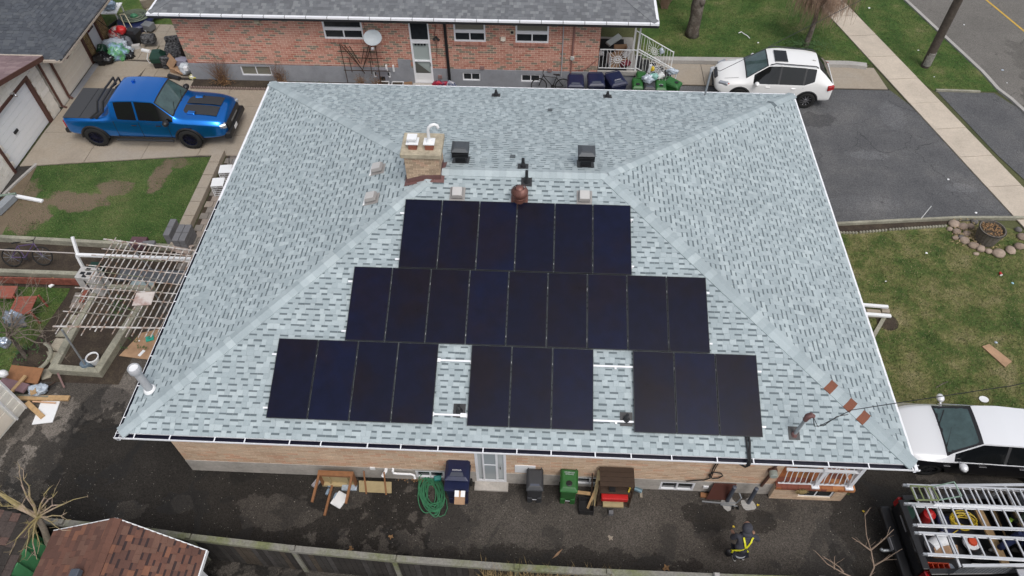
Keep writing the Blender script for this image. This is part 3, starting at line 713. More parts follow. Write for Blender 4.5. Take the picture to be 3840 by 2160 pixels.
# walls
winsF = [(-2.63,-1.83,0.14,0.56), (1.75,2.55,0.14,0.56), (4.06,4.99,0.02,0.50)]
door = (-0.96,-0.13,0.04,2.75)
op = [(door[0]-x0, door[1]-x0, 0.0, door[3])]
fz = 0.62
front_wall = brick_wall((x0,y0,0), (1,0,0), PX-x0, fz, HE-0.06, M['brick'], M['mortar'], house, openings=op, bl=0.30, bh=0.094, n_parts=300, jt=0.011)
wall_side = MB()
wall_side.bbox(x0+0.0, x0+0.2, y0+0.2, y1, 0, HE-0.06)
wall_side.bbox(x0+0.2, x1, y1-0.2, y1, 0, HE-0.06)
wall_side.bbox(x1-0.2, x1, 2.7, y1-0.2, 0, HE-0.06)
wall_side.bbox(PX-0.2, PX-0.001, y0+0.2, 2.5, 0.8, HE-0.06)
wall_side.bbox(PX-0.2, x1-0.2, 2.5, 2.7, 0.0, HE-0.06)
wall_side.build('wall', M['mortar'], house)
# foundation, split round the basement windows and the door
fo = MB()
segs = sorted([(x0, -2.63), (-1.83, door[0]), (door[1], 1.75), (2.55,4.06), (4.99, PX)])
for a, b in segs: fo.bbox(a, b, y0-0.02, y0+0.2, -0.1, fz)
for (a, b, c, d) in winsF:
    fo.bbox(a, b, y0-0.02, y0+0.2, -0.1, c)
    if d < fz: fo.bbox(a, b, y0-0.02, y0+0.2, d, fz)
fo.bbox(door[0], door[1], y0-0.02, y0+0.2, -0.1, 0.04)
fo.build('foundation', M['found2'], house)
def sash(parent, origin, U, w, z0, z1, out, cols=2, m_frame=None, m_glass=None, fr=0.055, name='window', proud=0.02, rails=(), blind=None):
    """framed window: frame, panes, optional horizontal rails"""
    origin, U, O = Vector(origin), Vector(U).normalized(), Vector(out)
    fm = m_frame or M['whiteal']
    def bx(mb, a, b, c, d, n0, n1):
        p = [origin+U*u+Vector((0,0,z))+O*n for n in (n0, n1) for (u, z) in ((a,c),(b,c),(b,d),(a,d))]
        mb.add(p, [(0,1,2,3),(7,6,5,4),(0,4,5,1),(1,5,6,2),(2,6,7,3),(3,7,4,0)])
    mb = MB()
    bx(mb, 0, w, z0, z0+fr, -0.06, proud); bx(mb, 0, w, z1-fr, z1, -0.06, proud)
    bx(mb, 0, fr, z0+fr, z1-fr, -0.06, proud); bx(mb, w-fr, w, z0+fr, z1-fr, -0.06, proud)
    for i in range(1, cols):
        u = w*i/cols; bx(mb, u-fr*.4, u+fr*.4, z0+fr, z1-fr, -0.05, proud-.004)
    for z in rails: bx(mb, fr, w-fr, z-fr*.4, z+fr*.4, -0.05, proud-.002)
    win = mb.build(name, fm, parent)
    for i in range(cols):
        a = max(fr, w*i/cols+fr*.4*(i > 0)); b = min(w-fr, w*(i+1)/cols-fr*.4*(i < cols-1))
        zz = [z0+fr]+list(rails)+[z1-fr]
        for j in range(len(zz)-1):
            g = MB(); bx(g, a, b, zz[j]+.001, zz[j+1]-.001, -0.05, -0.03)
            g.build('pane', m_glass or M['glass'], win)
    return win
for (a, b, c, d) in winsF: sash(house, (a,y0,0), (1,0,0), b-a, c, d, (0,-1,0))
# glazed side door
dr = sash(house, (door[0],y0,0), (1,0,0), door[1]-door[0], door[2], door[3], (0,-1,0), cols=1, fr=0.07, name='door', m_glass=mat('door_panel_pale', (0.50,0.53,0.54), 0.4))
g = MB(); U0 = door[0]
g.bbox(U0+0.07, U0+0.76, y0-0.045, y0-0.02, 0.12, 0.22); g.bbox(U0+0.20, U0+0.245, y0-0.045, y0-0.02, 0.22, 2.68); g.bbox(U0+0.55, U0+0.61, y0-0.045, y0-0.02, 0.22, 2.68)
g.bbox(U0+0.245, U0+0.55, y0-0.04, y0-0.02, 1.1, 1.14); g.build('door_rail', M['whiteal'], dr)
g = MB(); g.bbox(U0+0.245, U0+0.55, y0-0.03, y0-0.022, 0.22, 1.1); g.bbox(U0+0.245, U0+0.55, y0-0.03, y0-0.022, 1.14, 2.68); g.build('door_glass', mat('milky_glass', (0.34,0.38,0.40), 0.15), dr)
MB().bbox(U0+0.66, U0+0.69, y0-0.09, y0-0.045, 0.98, 1.12).build('handle', M['chrome'], dr)
MB().bbox(door[0]-.05, door[1]+.05, y0-0.28, y0-0.022, -0.05, 0.06).build('doorstep', M['found2'], house)
# roof deck + soffit + fascia
e = 0.0
A, B, C_, D_ = (-HW,0,HE), (HW,0,HE), (HW,HD,HE), (-HW,HD,HE)
RL, RR_ = (-HW+HD/2, HD/2, HE+HR), (HW-HD/2, HD/2, HE+HR)
rb = MB().add([A,B,C_,D_,RL,RR_], [(0,1,5,4),(1,2,5),(2,3,4,5),(3,0,4)], 0.3)
roof = rb.build('roof', M['shingle'], house)
MB().bbox(-HW, HW, 0, HD, HE-0.05, HE-0.004).build('soffit', M['whiteal'], house)
CH = (-3.165,-2.235,6.93,7.66)   # chimney footprint
def front_skip(u, v):
    return False
slope_shingles(A, (1,0,0), (0,CS,SN), (0,-SN,CS), lambda v: (v*CS, 2*HW-v*CS), SL, M['shingle'], roof, n_parts=300)
slope_shingles(C_, (-1,0,0), (0,-CS,SN), (0,SN,CS), lambda v: (v*CS, 2*HW-v*CS), SL, M['shingle'], roof)
slope_shingles(D_, (0,-1,0), (CS,0,SN), (-SN,0,CS), lambda v: (v*CS, HD-v*CS), SL, M['shingle'], roof)
slope_shingles(B, (0,1,0), (-CS,0,SN), (SN,0,CS), lambda v: (v*CS, HD-v*CS), SL, M['shingle'], roof)
dF, dB, dL, dR = (0,-CS,-SN), (0,CS,-SN), (-CS,0,-SN), (CS,0,-SN)
def across(line, s):    # direction lying in slope s, perpendicular to the hip line
    line = Vector(line).normalized(); s = Vector(s); v = s-line*s.dot(line); return v.normalized()
mo = mat('odd_orange_cap', (0.20,0.075,0.045), 0.92, noise=0.25, nscale=60)
hipdir = {}
for (a, b, s1, s2, sp_) in ((A, RL, dF, dL, {}), (B, RR_, dF, dR, {9: mo, 10: mo}), (D_, RL, dB, dL, {}), (C_, RR_, dB, dR, {})):
    d = Vector(b)-Vector(a); L_ = d.length
    if a is B:
        sp_ = {}
        for (px_, py_) in ((7.80,1.74),(8.21,1.33),(8.46,1.08)):
            sp_[int(((HW-px_)/(HW-RR_[0])*L_)/0.2)] = mo
    caps(a, b, 0.185, M['shingle'], roof, across(d, s1), across(d, s2), special=sp_)
caps((RL[0]-.1,RL[1],RL[2]), (RR_[0]+.1,RR_[1],RR_[2]), 0.185, M['shingle'], roof, dF, dB, tones=(0.5,1.0))
# gutters: open troughs with straps on the near and left eaves, closed ones on the others
def trough(p, q, outd, name, open_=True, straps=(), w=0.125, wh=None):
    p, q, o = Vector(p), Vector(q), Vector(outd); wh = wh or M['whiteal']
    d = (q-p).normalized()
    prof_o = [(0,-0.0),(0,-0.11),(w*0.7,-0.11),(w,-0.04),(w,0.0)]
    def ring(pt, prof): return [pt+o*a+Vector((0,0,b)) for a, b in prof]
    lip = 0.016
    outer = [(0,0.0),(0,-0.12),(w*0.7,-0.12),(w,-0.05),(w,0.01),(w-lip,0.01)]
    mb = MB(); r1, r2 = ring(p, outer), ring(q, outer); n = len(outer)
    mb.add(r1+r2, [(i, i+1, n+i+1, n+i) for i in range(n-1)])
    g = mb.build(name, wh, house)
    inner = [(w-lip,0.01),(w-lip-.002,-0.05),(w*0.62,-0.10),(0.004,-0.10),(0.004,0.0)] if open_ else [(w-lip,0.01),(0.0,0.012)]
    mb = MB(); r1, r2 = ring(p, inner), ring(q, inner); n = len(inner)
    mb.add(r1+r2, [(i, i+1, n+i+1, n+i) for i in range(n-1)])
    mb.build('gutter_lining' if open_ else 'gutter_cover', M['darkgutter'] if open_ else wh, g)
    mb = MB(); mb.bar(p+Vector((0,0,-.05))-o*.004, q+Vector((0,0,-.05))-o*.004, 0.006, 0.13); mb.build('fascia', wh, g)
    for s in straps:
        c = p+d*s
        MB().bar(c+Vector((0,0,0.012)), c+o*(w-.004)+Vector((0,0,0.012)), 0.028, 0.006).build('gutter_strap', wh, g)
    return g
zg = HE-0.045
tt = [0.55+i*0.93 for i in range(21)]
trough((-HW-.12,0,zg), (HW+.12,0,zg), (0,-1,0), 'gutter', True, [t+rr(-.12,.12) for t in tt])
trough((-HW,8.2,zg), (-HW,-0.12,zg), (-1,0,0), 'gutter', True, [0.4+i*0.92 for i in range(9)], w=0.105)
trough((-HW,HD+.1,zg), (-HW,8.2,zg), (-1,0,0), 'gutter', False, [], w=0.105)
trough((HW,-0.12,zg), (HW,HD+.1,zg), (1,0,0), 'gutter', False, [0.9+i*1.7 for i in range(9)], w=0.075)
trough((HW+.1,HD,zg), (-HW-.1,HD,zg), (0,1,0), 'gutter', False, [0.6+i*1.0 for i in range(19)], w=0.10)
# chimney
cx0, cx1, cy0, cy1 = CH
ztop = 6.17
ch = MB().bbox(cx0, cx1, cy0, cy1, 4.8, ztop).build('chimney', M['mortar'], house)
def course_box(parent, x0, x1, y0, y1, z0, z1, m, bl=0.21, bh=0.072, jt=0.009, p=0.007, name='brick'):
    k = 0; z = z0
    while z < z1-0.03:
        zt = min(z+bh-jt, z1)
        for (o, U, W, out) in (((x0,y0),(1,0),x1-x0,(0,-1)), ((x1,y0),(0,1),y1-y0,(1,0)), ((x0,y1),(0,-1),y1-y0,(-1,0))):
            u = -bl*(0.5 if k % 2 else 0)
            while u < W:
                a, b = max(u,0), min(u+bl-jt, W)
                if b-a > 0.02:
                    pr = p+rr(-.002,.003)
                    P = lambda s, z_, n: (o[0]+U[0]*s+out[0]*n, o[1]+U[1]*s+out[1]*n, z_)
                    vs = [P(a,z,pr),P(b,z,pr),P(b,zt,pr),P(a,zt,pr),P(a,z,0),P(b,z,0),P(b,zt,0),P(a,zt,0)]
                    MB().add(vs, [(0,1,2,3),(4,5,1,0),(5,6,2,1),(3,2,6,7),(4,0,3,7)], R()).build(name, m, parent)
                u += bl
        z += bh; k += 1
course_box(ch, cx0, cx1, cy0, cy1, 5.0, ztop, M['brick_ch'])
cap = MB().bbox(cx0-.09, cx1+.09, cy0-.08, cy1+.12, ztop, ztop+0.16).build('chimney_cap', M['capcrete'], ch, bevel=0.02)
for (fx, fy) in ((cx0+.24, cy0+.22), (cx1-.24, cy0+.22)):
    MB().box((fx,fy,ztop+.24),(0.22,0.22,0.17)).build('flue_tile', M['terracotta'], ch)
MB().box((cx0+.24,cy0+.24,ztop+.35),(0.33,0.30,0.025)).box((cx0+.24,cy0+.24,ztop+.41),(0.19,0.19,0.09)).box((cx0+.24,cy0+.24,ztop+.48),(0.26,0.25,0.05)).build('flue_cap', M['white'], ch)
fb = MB().box((cx1-.24,cy0+.24,ztop+.35),(0.30,0.28,0.03)); fb.lathe([(0.1,0),(0.07,0.05),(0.05,0.09)], (cx1-.24,cy0+.24,ztop+.36))
px, py, pz = cx1-.24, cy0+.24, ztop+.4
fb.tube([(px,py,pz),(px,py,pz+.32),(px+.03,py,pz+.42),(px+.10,py+.02,pz+.48),(px+.18,py+.03,pz+.50),(px+.25,py+.04,pz+.46),(px+.27,py+.04,pz+.38)], 0.043, 10)
fb.build('white_flue_pipe', M['white'], ch, smooth=True)
def roofz(x, y): return HE+HR/(HD/2)*min(y, HD-y, x+HW, HW-x)
fl = MB()
for (a, b) in (((cx0-.1,cy0-.1),(cx1+.1,cy0-.1)), ((cx1+.1,cy0-.1),(cx1+.1,cy1+.1)), ((cx0-.1,cy0-.1),(cx0-.1,cy1+.1))):
    pts = [lerp(a, b, t) for t in (0,.5,1)]
    for p, q in zip(pts, pts[1:]):
        c = Vector(((cx0+cx1)/2,(cy0+cy1)/2))
        def inn(s): return (min(max(s[0], cx0-.012), cx1+.012), min(max(s[1], cy0-.012), cy1+.012))
        pi, qi = inn(p), inn(q)
        fl.add([(p[0],p[1],roofz(*p)+.03),(q[0],q[1],roofz(*q)+.03),(qi[0],qi[1],roofz(*qi)+.04),(pi[0],pi[1],roofz(*pi)+.04),(qi[0],qi[1],roofz(*qi)+.20),(pi[0],pi[1],roofz(*pi)+.20)], [(0,1,2,3),(3,2,4,5)])
fl.build('flashing', M['rust'], ch)
# roof furniture: all children of the roof's house
def fr_frame(x, y, side='F', n=0.0):
    """matrix whose z is the slope normal, y up the slope"""
    z = roofz(x, y)
    if side == 'F': X, Y, Z = (1,0,0), (0,CS,SN), (0,-SN,CS)
    elif side == 'B': X, Y, Z = (-1,0,0), (0,-CS,SN), (0,SN,CS)
    elif side == 'L': X, Y, Z = (0,-1,0), (CS,0,SN), (-SN,0,CS)
    else: X, Y, Z = (0,1,0), (-CS,0,SN), (SN,0,CS)
    m = Matrix((X, Y, Z)).transposed()
    return m, Vector((x, y, z))+Vector(Z)*n
def box_vent(x, y, side):
    m, o = fr_frame(x, y, side)
    mb = MB()
    mb.box(o+m@Vector((0,0,.022)), (0.42,0.46,0.012), m)
    mb.box(o+m@Vector((0,0.02,.06)), (0.26,0.26,0.07), m)
    bv = mb.build('box_vent', mat('vent_skirt', (0.30,0.285,0.275), 0.5), house, bevel=0.008)
    MB().box(o+m@Vector((0,0.02,.135)), (0.34,0.34,0.085), m, taper=0.80).build('vent_hood', MATS['vent_skirt'], bv, bevel=.006)
    MB().box(o+m@Vector((0,0.02,.185)), (0.262,0.262,0.018), m).build('vent_top', M['ventgrey'], bv, bevel=.005)
    MB().box(o+m@Vector((0,-.215,.026)), (0.40,0.05,0.014), m).build('vent_flange', M['white'], bv)
    return bv
for (x, y, s) in ((-1.732,6.5,'F'),(1.748,6.5,'F'),(-4.217,7.85,'L'),(-4.186,6.6,'L')): box_vent(x, y, s)
def tower_vent(x, y):
    z = roofz(x, y)
    v = MB().box((x,y,z+.13),(0.30,0.30,0.34)).build('tower_vent', M['blackmetal'], house)
    for k in range(4): MB().box((x,y,z+.30+k*.055),(0.47-.0*k,0.47,0.014)).build('louvre', M['blackmetal'], v)
    MB().box((x,y,z+.385),(0.34,0.34,0.20)).build('louvre_core', M['black'], v)
    MB().box((x,y,z+.525),(0.50,0.50,0.075),taper=0.62).box((x,y,z+.57),(0.27,0.27,0.018)).build('vent_cap', mat('vent_cap_grey', (0.06,0.068,0.078), 0.5), v, bevel=0.006)
    m, o = fr_frame(x, y, 'B'); MB().box(o+m@Vector((0,0,.02)), (0.48,0.5,0.012), m).build('flashing', M['blackmetal'], v)
tower_vent(-1.76,7.93); tower_vent(1.80,7.88)
def stack(x, y, side, h, r=0.045, m_=None, fl=True, name='vent_stack'):
    z = roofz(x, y); mt = m_ or M['blackmetal']
    v = MB().tube([(x,y,z-.05),(x,y,z+h)], r, 12, cap=False).tube([(x,y,z+h),(x,y,z+h-.02)], [r*.8,r*.8], 12).build(name, mt, house, smooth=True)
    m, o = fr_frame(x, y, side)
    MB().box(o+m@Vector((0,0.02,.02)), (0.30,0.34,0.01), m).build('flashing', mt, v)
    MB().lathe([(0.10,-.05),(0.085,0.05),(r+.008,0.14)], (x,y,z), 12).build('boot', mt, v, smooth=True)
    return v
stack(-1.146,13.62,'B',0.22); stack(2.82,13.77,'B',0.2); stack(0.03,7.62,'B',0.28); stack(0.152,6.95,'F',0.40,r=0.045)
stack(-1.263,0.80,'F',0.30,r=0.04); stack(2.80,0.75,'F',0.26,r=0.04)
for (x, y) in ((0.784,12.2),(-0.293,8.25)):
    m, o = fr_frame(x, y, 'B'); MB().box(o+m@Vector((0,0,.03)), (0.15,0.17,0.035), m).build('small_vent', mat('slate_vent', (0.09,0.105,0.115), 0.6), house, bevel=0.005)
# turbine vent
tx, ty = -0.02, 6.36; tz = roofz(tx, ty)
tb = MB().lathe([(0.17,-.05),(0.165,0.16),(0.185,0.17),(0.185,0.20),(0.15,0.22)], (tx,ty,tz), 20).build('turbine_vent', M['turbine'], house, smooth=True)
m, o = fr_frame(tx, ty, 'F'); MB().box(o+m@Vector((0,-.02,.02)), (0.46,0.44,0.012), m).build('flashing', M['turbine'], tb)
MB().lathe([(0.10,0.22),(0.14,0.30),(0.16,0.38),(0.14,0.46),(0.08,0.50)], (tx,ty,tz), 16).build('turbine_core', M['black'], tb, smooth=True)
for k in range(24):
    t = 2*math.pi*k/24; pts = []
    for i in range(6):
        s = i/5; a = t+0.75*s; r_ = 0.225*math.sin(0.75+s*1.75); pts.append((tx+r_*math.cos(a), ty+r_*math.sin(a), tz+.22+.29*s))
    mb = MB()
    for i in range(5):
        p, q = Vector(pts[i]), Vector(pts[i+1]); c = Vector((tx,ty,tz+.36)); tn = (q-p).cross(p-c).normalized()*0.020
        mb.add([p-tn, q-tn, q+tn+(q-c).normalized()*.012, p+tn+(p-c).normalized()*.012], [(0,1,2,3)])
    mb.build('turbine_blade', M['turbine'], tb, smooth=2)
MB().lathe([(0.115,0.505),(0.08,0.535),(0.03,0.55),(0.0,0.552)], (tx,ty,tz), 16).build('turbine_cap', M['turbine'], tb, smooth=True)
# grey flue pipe near the left eave
x, y = -9.15, 1.15; z = roofz(x, y)
fp = MB().tube([(x,y,z-.1),(x-.02,y-.0,z+.92)], 0.098, 18).build('flue_pipe', M['greypvc'], house, smooth=True)
MB().lathe([(0.135,0),(0.15,0.03),(0.15,0.17),(0.13,0.20),(0.12,0.20),(0.12,0.05)], (x-.02,y,z+.84), 18).build('pipe_collar', M['greypvc'], fp, smooth=True)
MB().lathe([(0.118,0.0),(0.118,0.06)], (x-.02,y,z+.94), 18).build('pipe_cap', M['white'], fp)
MB().lathe([(0.16,-.02),(0.15,0.03),(0.115,0.06)], (x,y,z+.03), 18).build('pipe_boot', M['white'], fp, smooth=True)
# service mast at the right of the near slope, and its wire
def wire(name, pts, r, m, label, cat='cable', sag=0.0, parent=None, group=None):
    if len(pts) == 2 and sag:
        a, b = Vector(pts[0]), Vector(pts[1]); pts = [a.lerp(b, i/24)-Vector((0,0,sag*4*(i/24)*(1-i/24))) for i in range(25)]
    mb = MB().tube(pts, r, 5)
    return tag(mb.build(name, m, parent), label, cat, group) if parent is None else mb.build(name, m, parent)
mx_, my_ = 6.80, 0.56; z = roofz(mx_, my_)
ms = MB().tube([(mx_,my_,z-.05),(mx_+.06,my_+.02,z+0.78)], 0.04, 12).build('service_mast', M['galv'], house, smooth=True)
MB().tube([(mx_+.06,my_+.02,z+.70),(mx_+.07,my_+.02,z+.86),(mx_+.13,my_+.02,z+.93),(mx_+.20,my_+.02,z+.88)], [0.06,0.075,0.07,0.05], 10).build('weatherhead', M['rust'], ms, smooth=True)
m, o = fr_frame(mx_, my_, 'F'); MB().box(o+m@Vector((0,0.04,.02)), (0.26,0.32,0.012), m).build('flashing', M['blackmetal'], ms)
MB().lathe([(0.09,-.02),(0.06,0.08)], (mx_,my_,z), 10).build('boot', M['rust'], ms)
mt = (mx_+.2, my_+.02, z+.85)
wire('service_cable', [mt,(mx_+.35,my_-.1,z+.62),(mx_+.6,my_,z+.72),(7.93,.82,4.12),(8.97,.93,4.35),(11.32,1.1,5.0),(18,2.2,7.5)], 0.010, M['black'], 'black overhead cable running right from the brown mast head')
wire('service_cable', [mt,(mx_+.3,my_-.05,z+.55),(mx_+.5,my_-.05,z+.58),(mx_+.75,my_+.06,z+.84),(mx_+1.0,my_+.1,z+.885)], 0.011, M['black'], 'looped slack cable hanging under the brown mast head')
x, y = 6.333, 14.15; z = roofz(x, y)
ms = MB().tube([(x,y,z-.05),(x+.02,y,z+1.05)], 0.035, 10).build('service_mast', M['galv'], house, smooth=True)
MB().tube([(x+.02,y,z+1.0),(x+.03,y,z+1.12),(x+.1,y,z+1.16)], [0.05,0.065,0.045], 8).build('weatherhead', M['greypvc'], ms, smooth=True)
wire('service_cable', [(x+.1,y,z+1.12),(x+.35,y+.1,z+.95),(x+1.2,y+.6,z+1.1),(x+6,y+3.6,z+1.9),(x+10.6,y+8.5,z+3.2),(18.2,25.5,9.5)], 0.010, M['black'], 'black overhead cable crossing above the white suv')
# ---------------------------------------------------------------- solar panels: each its own thing
def fp_(x, t, n): return Vector((x, t*CS-n*SN, HE+t*SN+n*CS))
mF = Matrix(((1,0,0),(0,CS,SN),(0,-SN,CS))).transposed()
PW, PH, G = 1.0032, 2.0247, 0.0192
T = 6.603
def make_panel():
    root = thing('solar_panel', 'panel', 'solar panel')
    f = MB(); w, h = PW, PH; b = 0.011
    f.bbox(0,w,-h,-h+b,-.035,0.004); f.bbox(0,w,-b,0,-.035,0.004); f.bbox(0,b,-h+b,-b,-.035,0.004); f.bbox(w-b,w,-h+b,-b,-.035,0.004)
    f.build('frame', M['pframe'], root)
    MB().bbox(b,w-b,-h+b,-b,-.03,-0.001).build('cell_sheet', M['solar'], root)
    return root
proto = make_panel(); first = True
def ordw(i, n):
    return ['leftmost','second from left','third from left','fourth from left','fifth from left','sixth from left','seventh from left','eighth from left','ninth from left'][i] if i < n-1 else 'rightmost'
def row(x, n, tt_, where, group):
    global first
    for i in range(n):
        if first: o = proto; first = False
        else: o = copy_tree(proto)
        p = fp_(x+i*(PW+G), tt_, 0.10)
        o.matrix_world = Matrix.Translation(p) @ mF.to_4x4()
        o['label'] = 'black solar panel, %s %s' % (ordw(i, n), where); o['group'] = group
        if (i*7+int(abs(x)*10)) % 3 == 0:
            for c_ in o.children:
                if c_.name.startswith('cell'):
                    c_.data = c_.data.copy(); c_.data.materials[0] = M['solarb']
g1 = 'solar panels on the near roof slope'
row(-3.128, 6, T, 'in the top row nearest the ridge', g1)
row(-4.288, 9, T-PH-G, 'in the middle row of nine', g1)
row(-5.968, 4, T-2*(PH+G), 'in the block of four by the left hip', g1)
row(-1.052, 3, T-2*(PH+G), 'in the middle block of three above the side door', g1)
row(2.981, 3, T-2*(PH+G), 'in the right block of three by the eave', g1)
# aluminium rails under the panels, two per row, their ends showing
def rail(xa, xb, t, label):
    r = thing('mounting_rail', label, 'rail', tuple(fp_((xa+xb)/2, t, 0.03)), wb=True, group='mounting rails under the panels')
    mb = MB(); c = fp_((xa+xb)/2, t, 0.045); mb.box(c, (xb-xa, 0.045, 0.035), mF); mb.build('rail_bar', M['whiteal'], r)
    x = xa+.25
    while x < xb:
        MB().box(fp_(x, t-.03, 0.025), (0.05,0.07,0.045), mF).build('rail_foot', M['alum'], r); x += 1.2
    return r
for (xa, xb, t0_, w_) in ((-3.25,3.06,T,'top row'), (-4.42,4.98,T-PH-G,'middle row'), (-6.10,6.14,T-2*(PH+G),'bottom row')):
    for fr_, pos_ in ((0.2,'upper'), (0.875,'lower')):
        rail(xa, xb, t0_-fr_*PH, 'white aluminium rail under the %s of panels, %s of the two' % (w_, pos_))
# splice clamps where the rails cross the two gaps
for (xa, t) in ((-1.90,T-2*(PH+G)-.2*PH),(-1.95,T-2*(PH+G)-.875*PH),(-1.15,T-2*(PH+G)-.875*PH)):
    MB().box(fp_(xa, t, 0.05), (0.16,0.10,0.05), mF).build('rail_splice', M['whiteal'], house)
# black conduit from the array down over the gutter
cd = MB().tube([fp_(5.70,.55,.06), fp_(5.72,.35,.06), fp_(5.70,.12,.06), Vector((5.70,-.10,HE+.05)), Vector((5.68,-.16,HE-.05)), Vector((5.62,-.15,HE-.16)), Vector((5.5,-.05,HE-.2))], 0.028, 8).tube([fp_(5.64,.55,.05), fp_(5.66,.12,.05), Vector((5.66,-.10,HE+.04)), Vector((5.63,-.15,HE-.12))], 0.022, 8)
cd.build('conduit', M['black'], house, smooth=True)
# ---------------------------------------------------------------- porch of the main house (front right)
por = thing('porch', 'tiled porch with white railing at the right corner of the bungalow', 'porch', (8.0,0.5,0), wb=True)
PZ = 0.80
brick_wall((PX,0.42,0), (1,0,0), 8.98-PX, 0.0, PZ-.08, M['brick'], M['mortar'], por, openings=[(0.72,1.62,0.16,0.62)], bl=0.24, bh=0.072)
brick_wall((8.98,0.42,0), (0,1,0), 2.1, 0.0, PZ-.08, M['brick'], M['mortar'], por, bl=0.24, bh=0.072, out=(1,0,0))
sash(por, (PX+.72,0.42,0), (1,0,0), 0.90, 0.16, 0.62, (0,-1,0), proud=-0.03)
MB().bbox(PX, 8.98, 0.44, 2.5, PZ-.1, PZ-.02).build('porch_floor', M['rotwood'], por)
for i in range(7):
    for j in range(7):
        a = PX-.02+i*0.296; b = 0.37+j*0.305
        MB().bbox(a+.004, a+.292, b+.004, b+.301, PZ-.02, PZ+.005+rr(-.001,.002), tone=R()).build('floor_tile', M['tile'], por)
for i in range(14):
    a = PX-.02+i*0.148
    MB().bbox(a+.004, a+.144, 0.358, 0.40, PZ-.115, PZ-.024, tone=R()).build('edge_tile', M['tile'], por)
def scurve_rail(parent, a, b, n, z0, z1, posts=True):
    a, b = Vector(a), Vector(b); d = (b-a); L_ = d.length; d.normalize(); o = Vector((d.y,-d.x,0))
    r = MB().bar(a+Vector((0,0,z1)), b+Vector((0,0,z1)), 0.075, 0.05).build('railing', M['whiteal'], parent); MB().bar(a+Vector((0,0,z0)), b+Vector((0,0,z0)), 0.035, 0.03).build('bottom_rail', M['whiteal'], r)
    for i in range(n):
        p = a+d*(L_*(i+.5)/n)
        pts = [p+Vector((0,0,z0))+o*0.0, p+Vector((0,0,z0+.12))+o*.03, p+Vector((0,0,z0+.28))+o*.09, p+Vector((0,0,z0+.42))+o*.05, p+Vector((0,0,z0+.6))+o*.005, p+Vector((0,0,z1))]
        MB().tube(pts, 0.011, 6).build('baluster', M['white'], r, smooth=True)
    return r
scurve_rail(por, (PX+.02,0.46,0), (8.02,0.46,0), 7, PZ+.08, PZ+0.88)
scurve_rail(por, (8.08,0.46,0), (8.88,0.46,0), 6, PZ+.08, PZ+0.88)
scurve_rail(por, (8.93,0.5,0), (8.93,1.9,0), 9, PZ+.08, PZ+0.88)
for (x, y, h) in ((8.05,0.46,0.95),(8.93,0.46,HE-.06-PZ)):
    MB().box((x,y,PZ+h/2),(0.10,0.10,h)).box((x,y,PZ+.02),(0.2,0.2,0.05)).build('post', M['whiteal'], por)
# white wrought chair on the porch
chp = thing('white_porch_chair', 'white openwork metal chair on the tiled porch', 'chair', (8.45,0.95,PZ), rz=0.5)
mb = MB(); mb.tube([(-.22,-.22,.42),(.22,-.22,.42),(.22,.22,.42),(-.22,.22,.42)], .012, 6, closed=True)
for k in range(5): mb.bar((-.22+k*.11,-.22,.42),(-.22+k*.11,.22,.42),.02,.008)
mb.build('seat', M['white'], chp)
for a, b in ((-1,-1),(1,-1),(1,1),(-1,1)): MB().tube([(a*.21,b*.21,0),(a*.2,b*.2,.42)], .012, 6).build('leg', M['white'], chp)
mb = MB().tube([(-.22,.22,.42),(-.22,.27,.85),(0,.29,.92),(.22,.27,.85),(.22,.22,.42)], .014, 6); mb.tube([(-.15,.25,.5),(.15,.28,.85)], .01, 6).tube([(.15,.25,.5),(-.15,.28,.85)], .01, 6); mb.build('backrest', M['white'], chp)
tag(MB().box((7.9,1.05,PZ+.35),(0.5,0.45,0.5)).build('draped_box', M['blackbag'], bevel=0.05, seg=2), 'black covered box on the tiled porch behind the railing', 'box')
# sun ornament hung on the tile edge
so = MB(); c = Vector((7.72,0.33,PZ-.13))
so.lathe([(0.0,0),(0.10,0.005),(0.11,0.02),(0.06,0.05),(0.0,0.055)], c, 16, rot=(math.pi/2,0,0))
for k in range(12):
    t = 2*math.pi*k/12; d = Vector((math.cos(t),0,math.sin(t))); n = Vector((-d.z,0,d.x))
    so.add([c+d*.10+n*.03, c+d*.10-n*.03, c+d*.21, c+d*.1+Vector((0,-.02,0))], [(0,1,2),(0,2,3),(1,3,2)])
tag(so.build('sun_ornament', mat('ornament_ochre', (0.26,0.19,0.08), 0.7, noise=0.2)), 'ochre sun shaped ornament hanging below the porch railing', 'ornament')
# meter, conduit and leads on the near wall
Y0 = 0.55
mtb = MB().bar((6.78,Y0-.05,2.9),(6.78,Y0-.05,1.62),.05,.05).bar((6.78,Y0-.05,1.3),(6.72,Y0-.05,0.55),.055,.05)
tag(mtb.build('conduit_run', M['brown'], house))
MB().lathe([(0.12,0),(0.12,0.07)], (6.78,Y0,1.48), 14, rot=(math.pi/2,0,0)).build('meter_base', M['brown'], house)
MB().lathe([(0.105,0),(0.105,0.13),(0.09,0.15)], (6.78,Y0-.07,1.48), 16, rot=(math.pi/2,0,0)).build('electric_meter', mat('meter_grey', (0.30,0.33,0.30), 0.4), house)
wire('cable', [(5.35,Y0-.04,2.9),(5.28,Y0-.05,2.1),(5.25,Y0-.05,1.5),(5.26,Y0-.06,1.05),(5.35,Y0-.06,0.9),(5.5,Y0-.06,0.95),(5.58,Y0-.06,1.1),(5.5,Y0-.06,1.25),(5.3,Y0-.06,1.28),(5.22,Y0-.06,1.12),(5.28,Y0-.06,0.92),(5.15,Y0-.06,0.8),(4.95,Y0-.06,0.76),(4.7,Y0-.06,0.68)], 0.017, M['black'], '', parent=house)
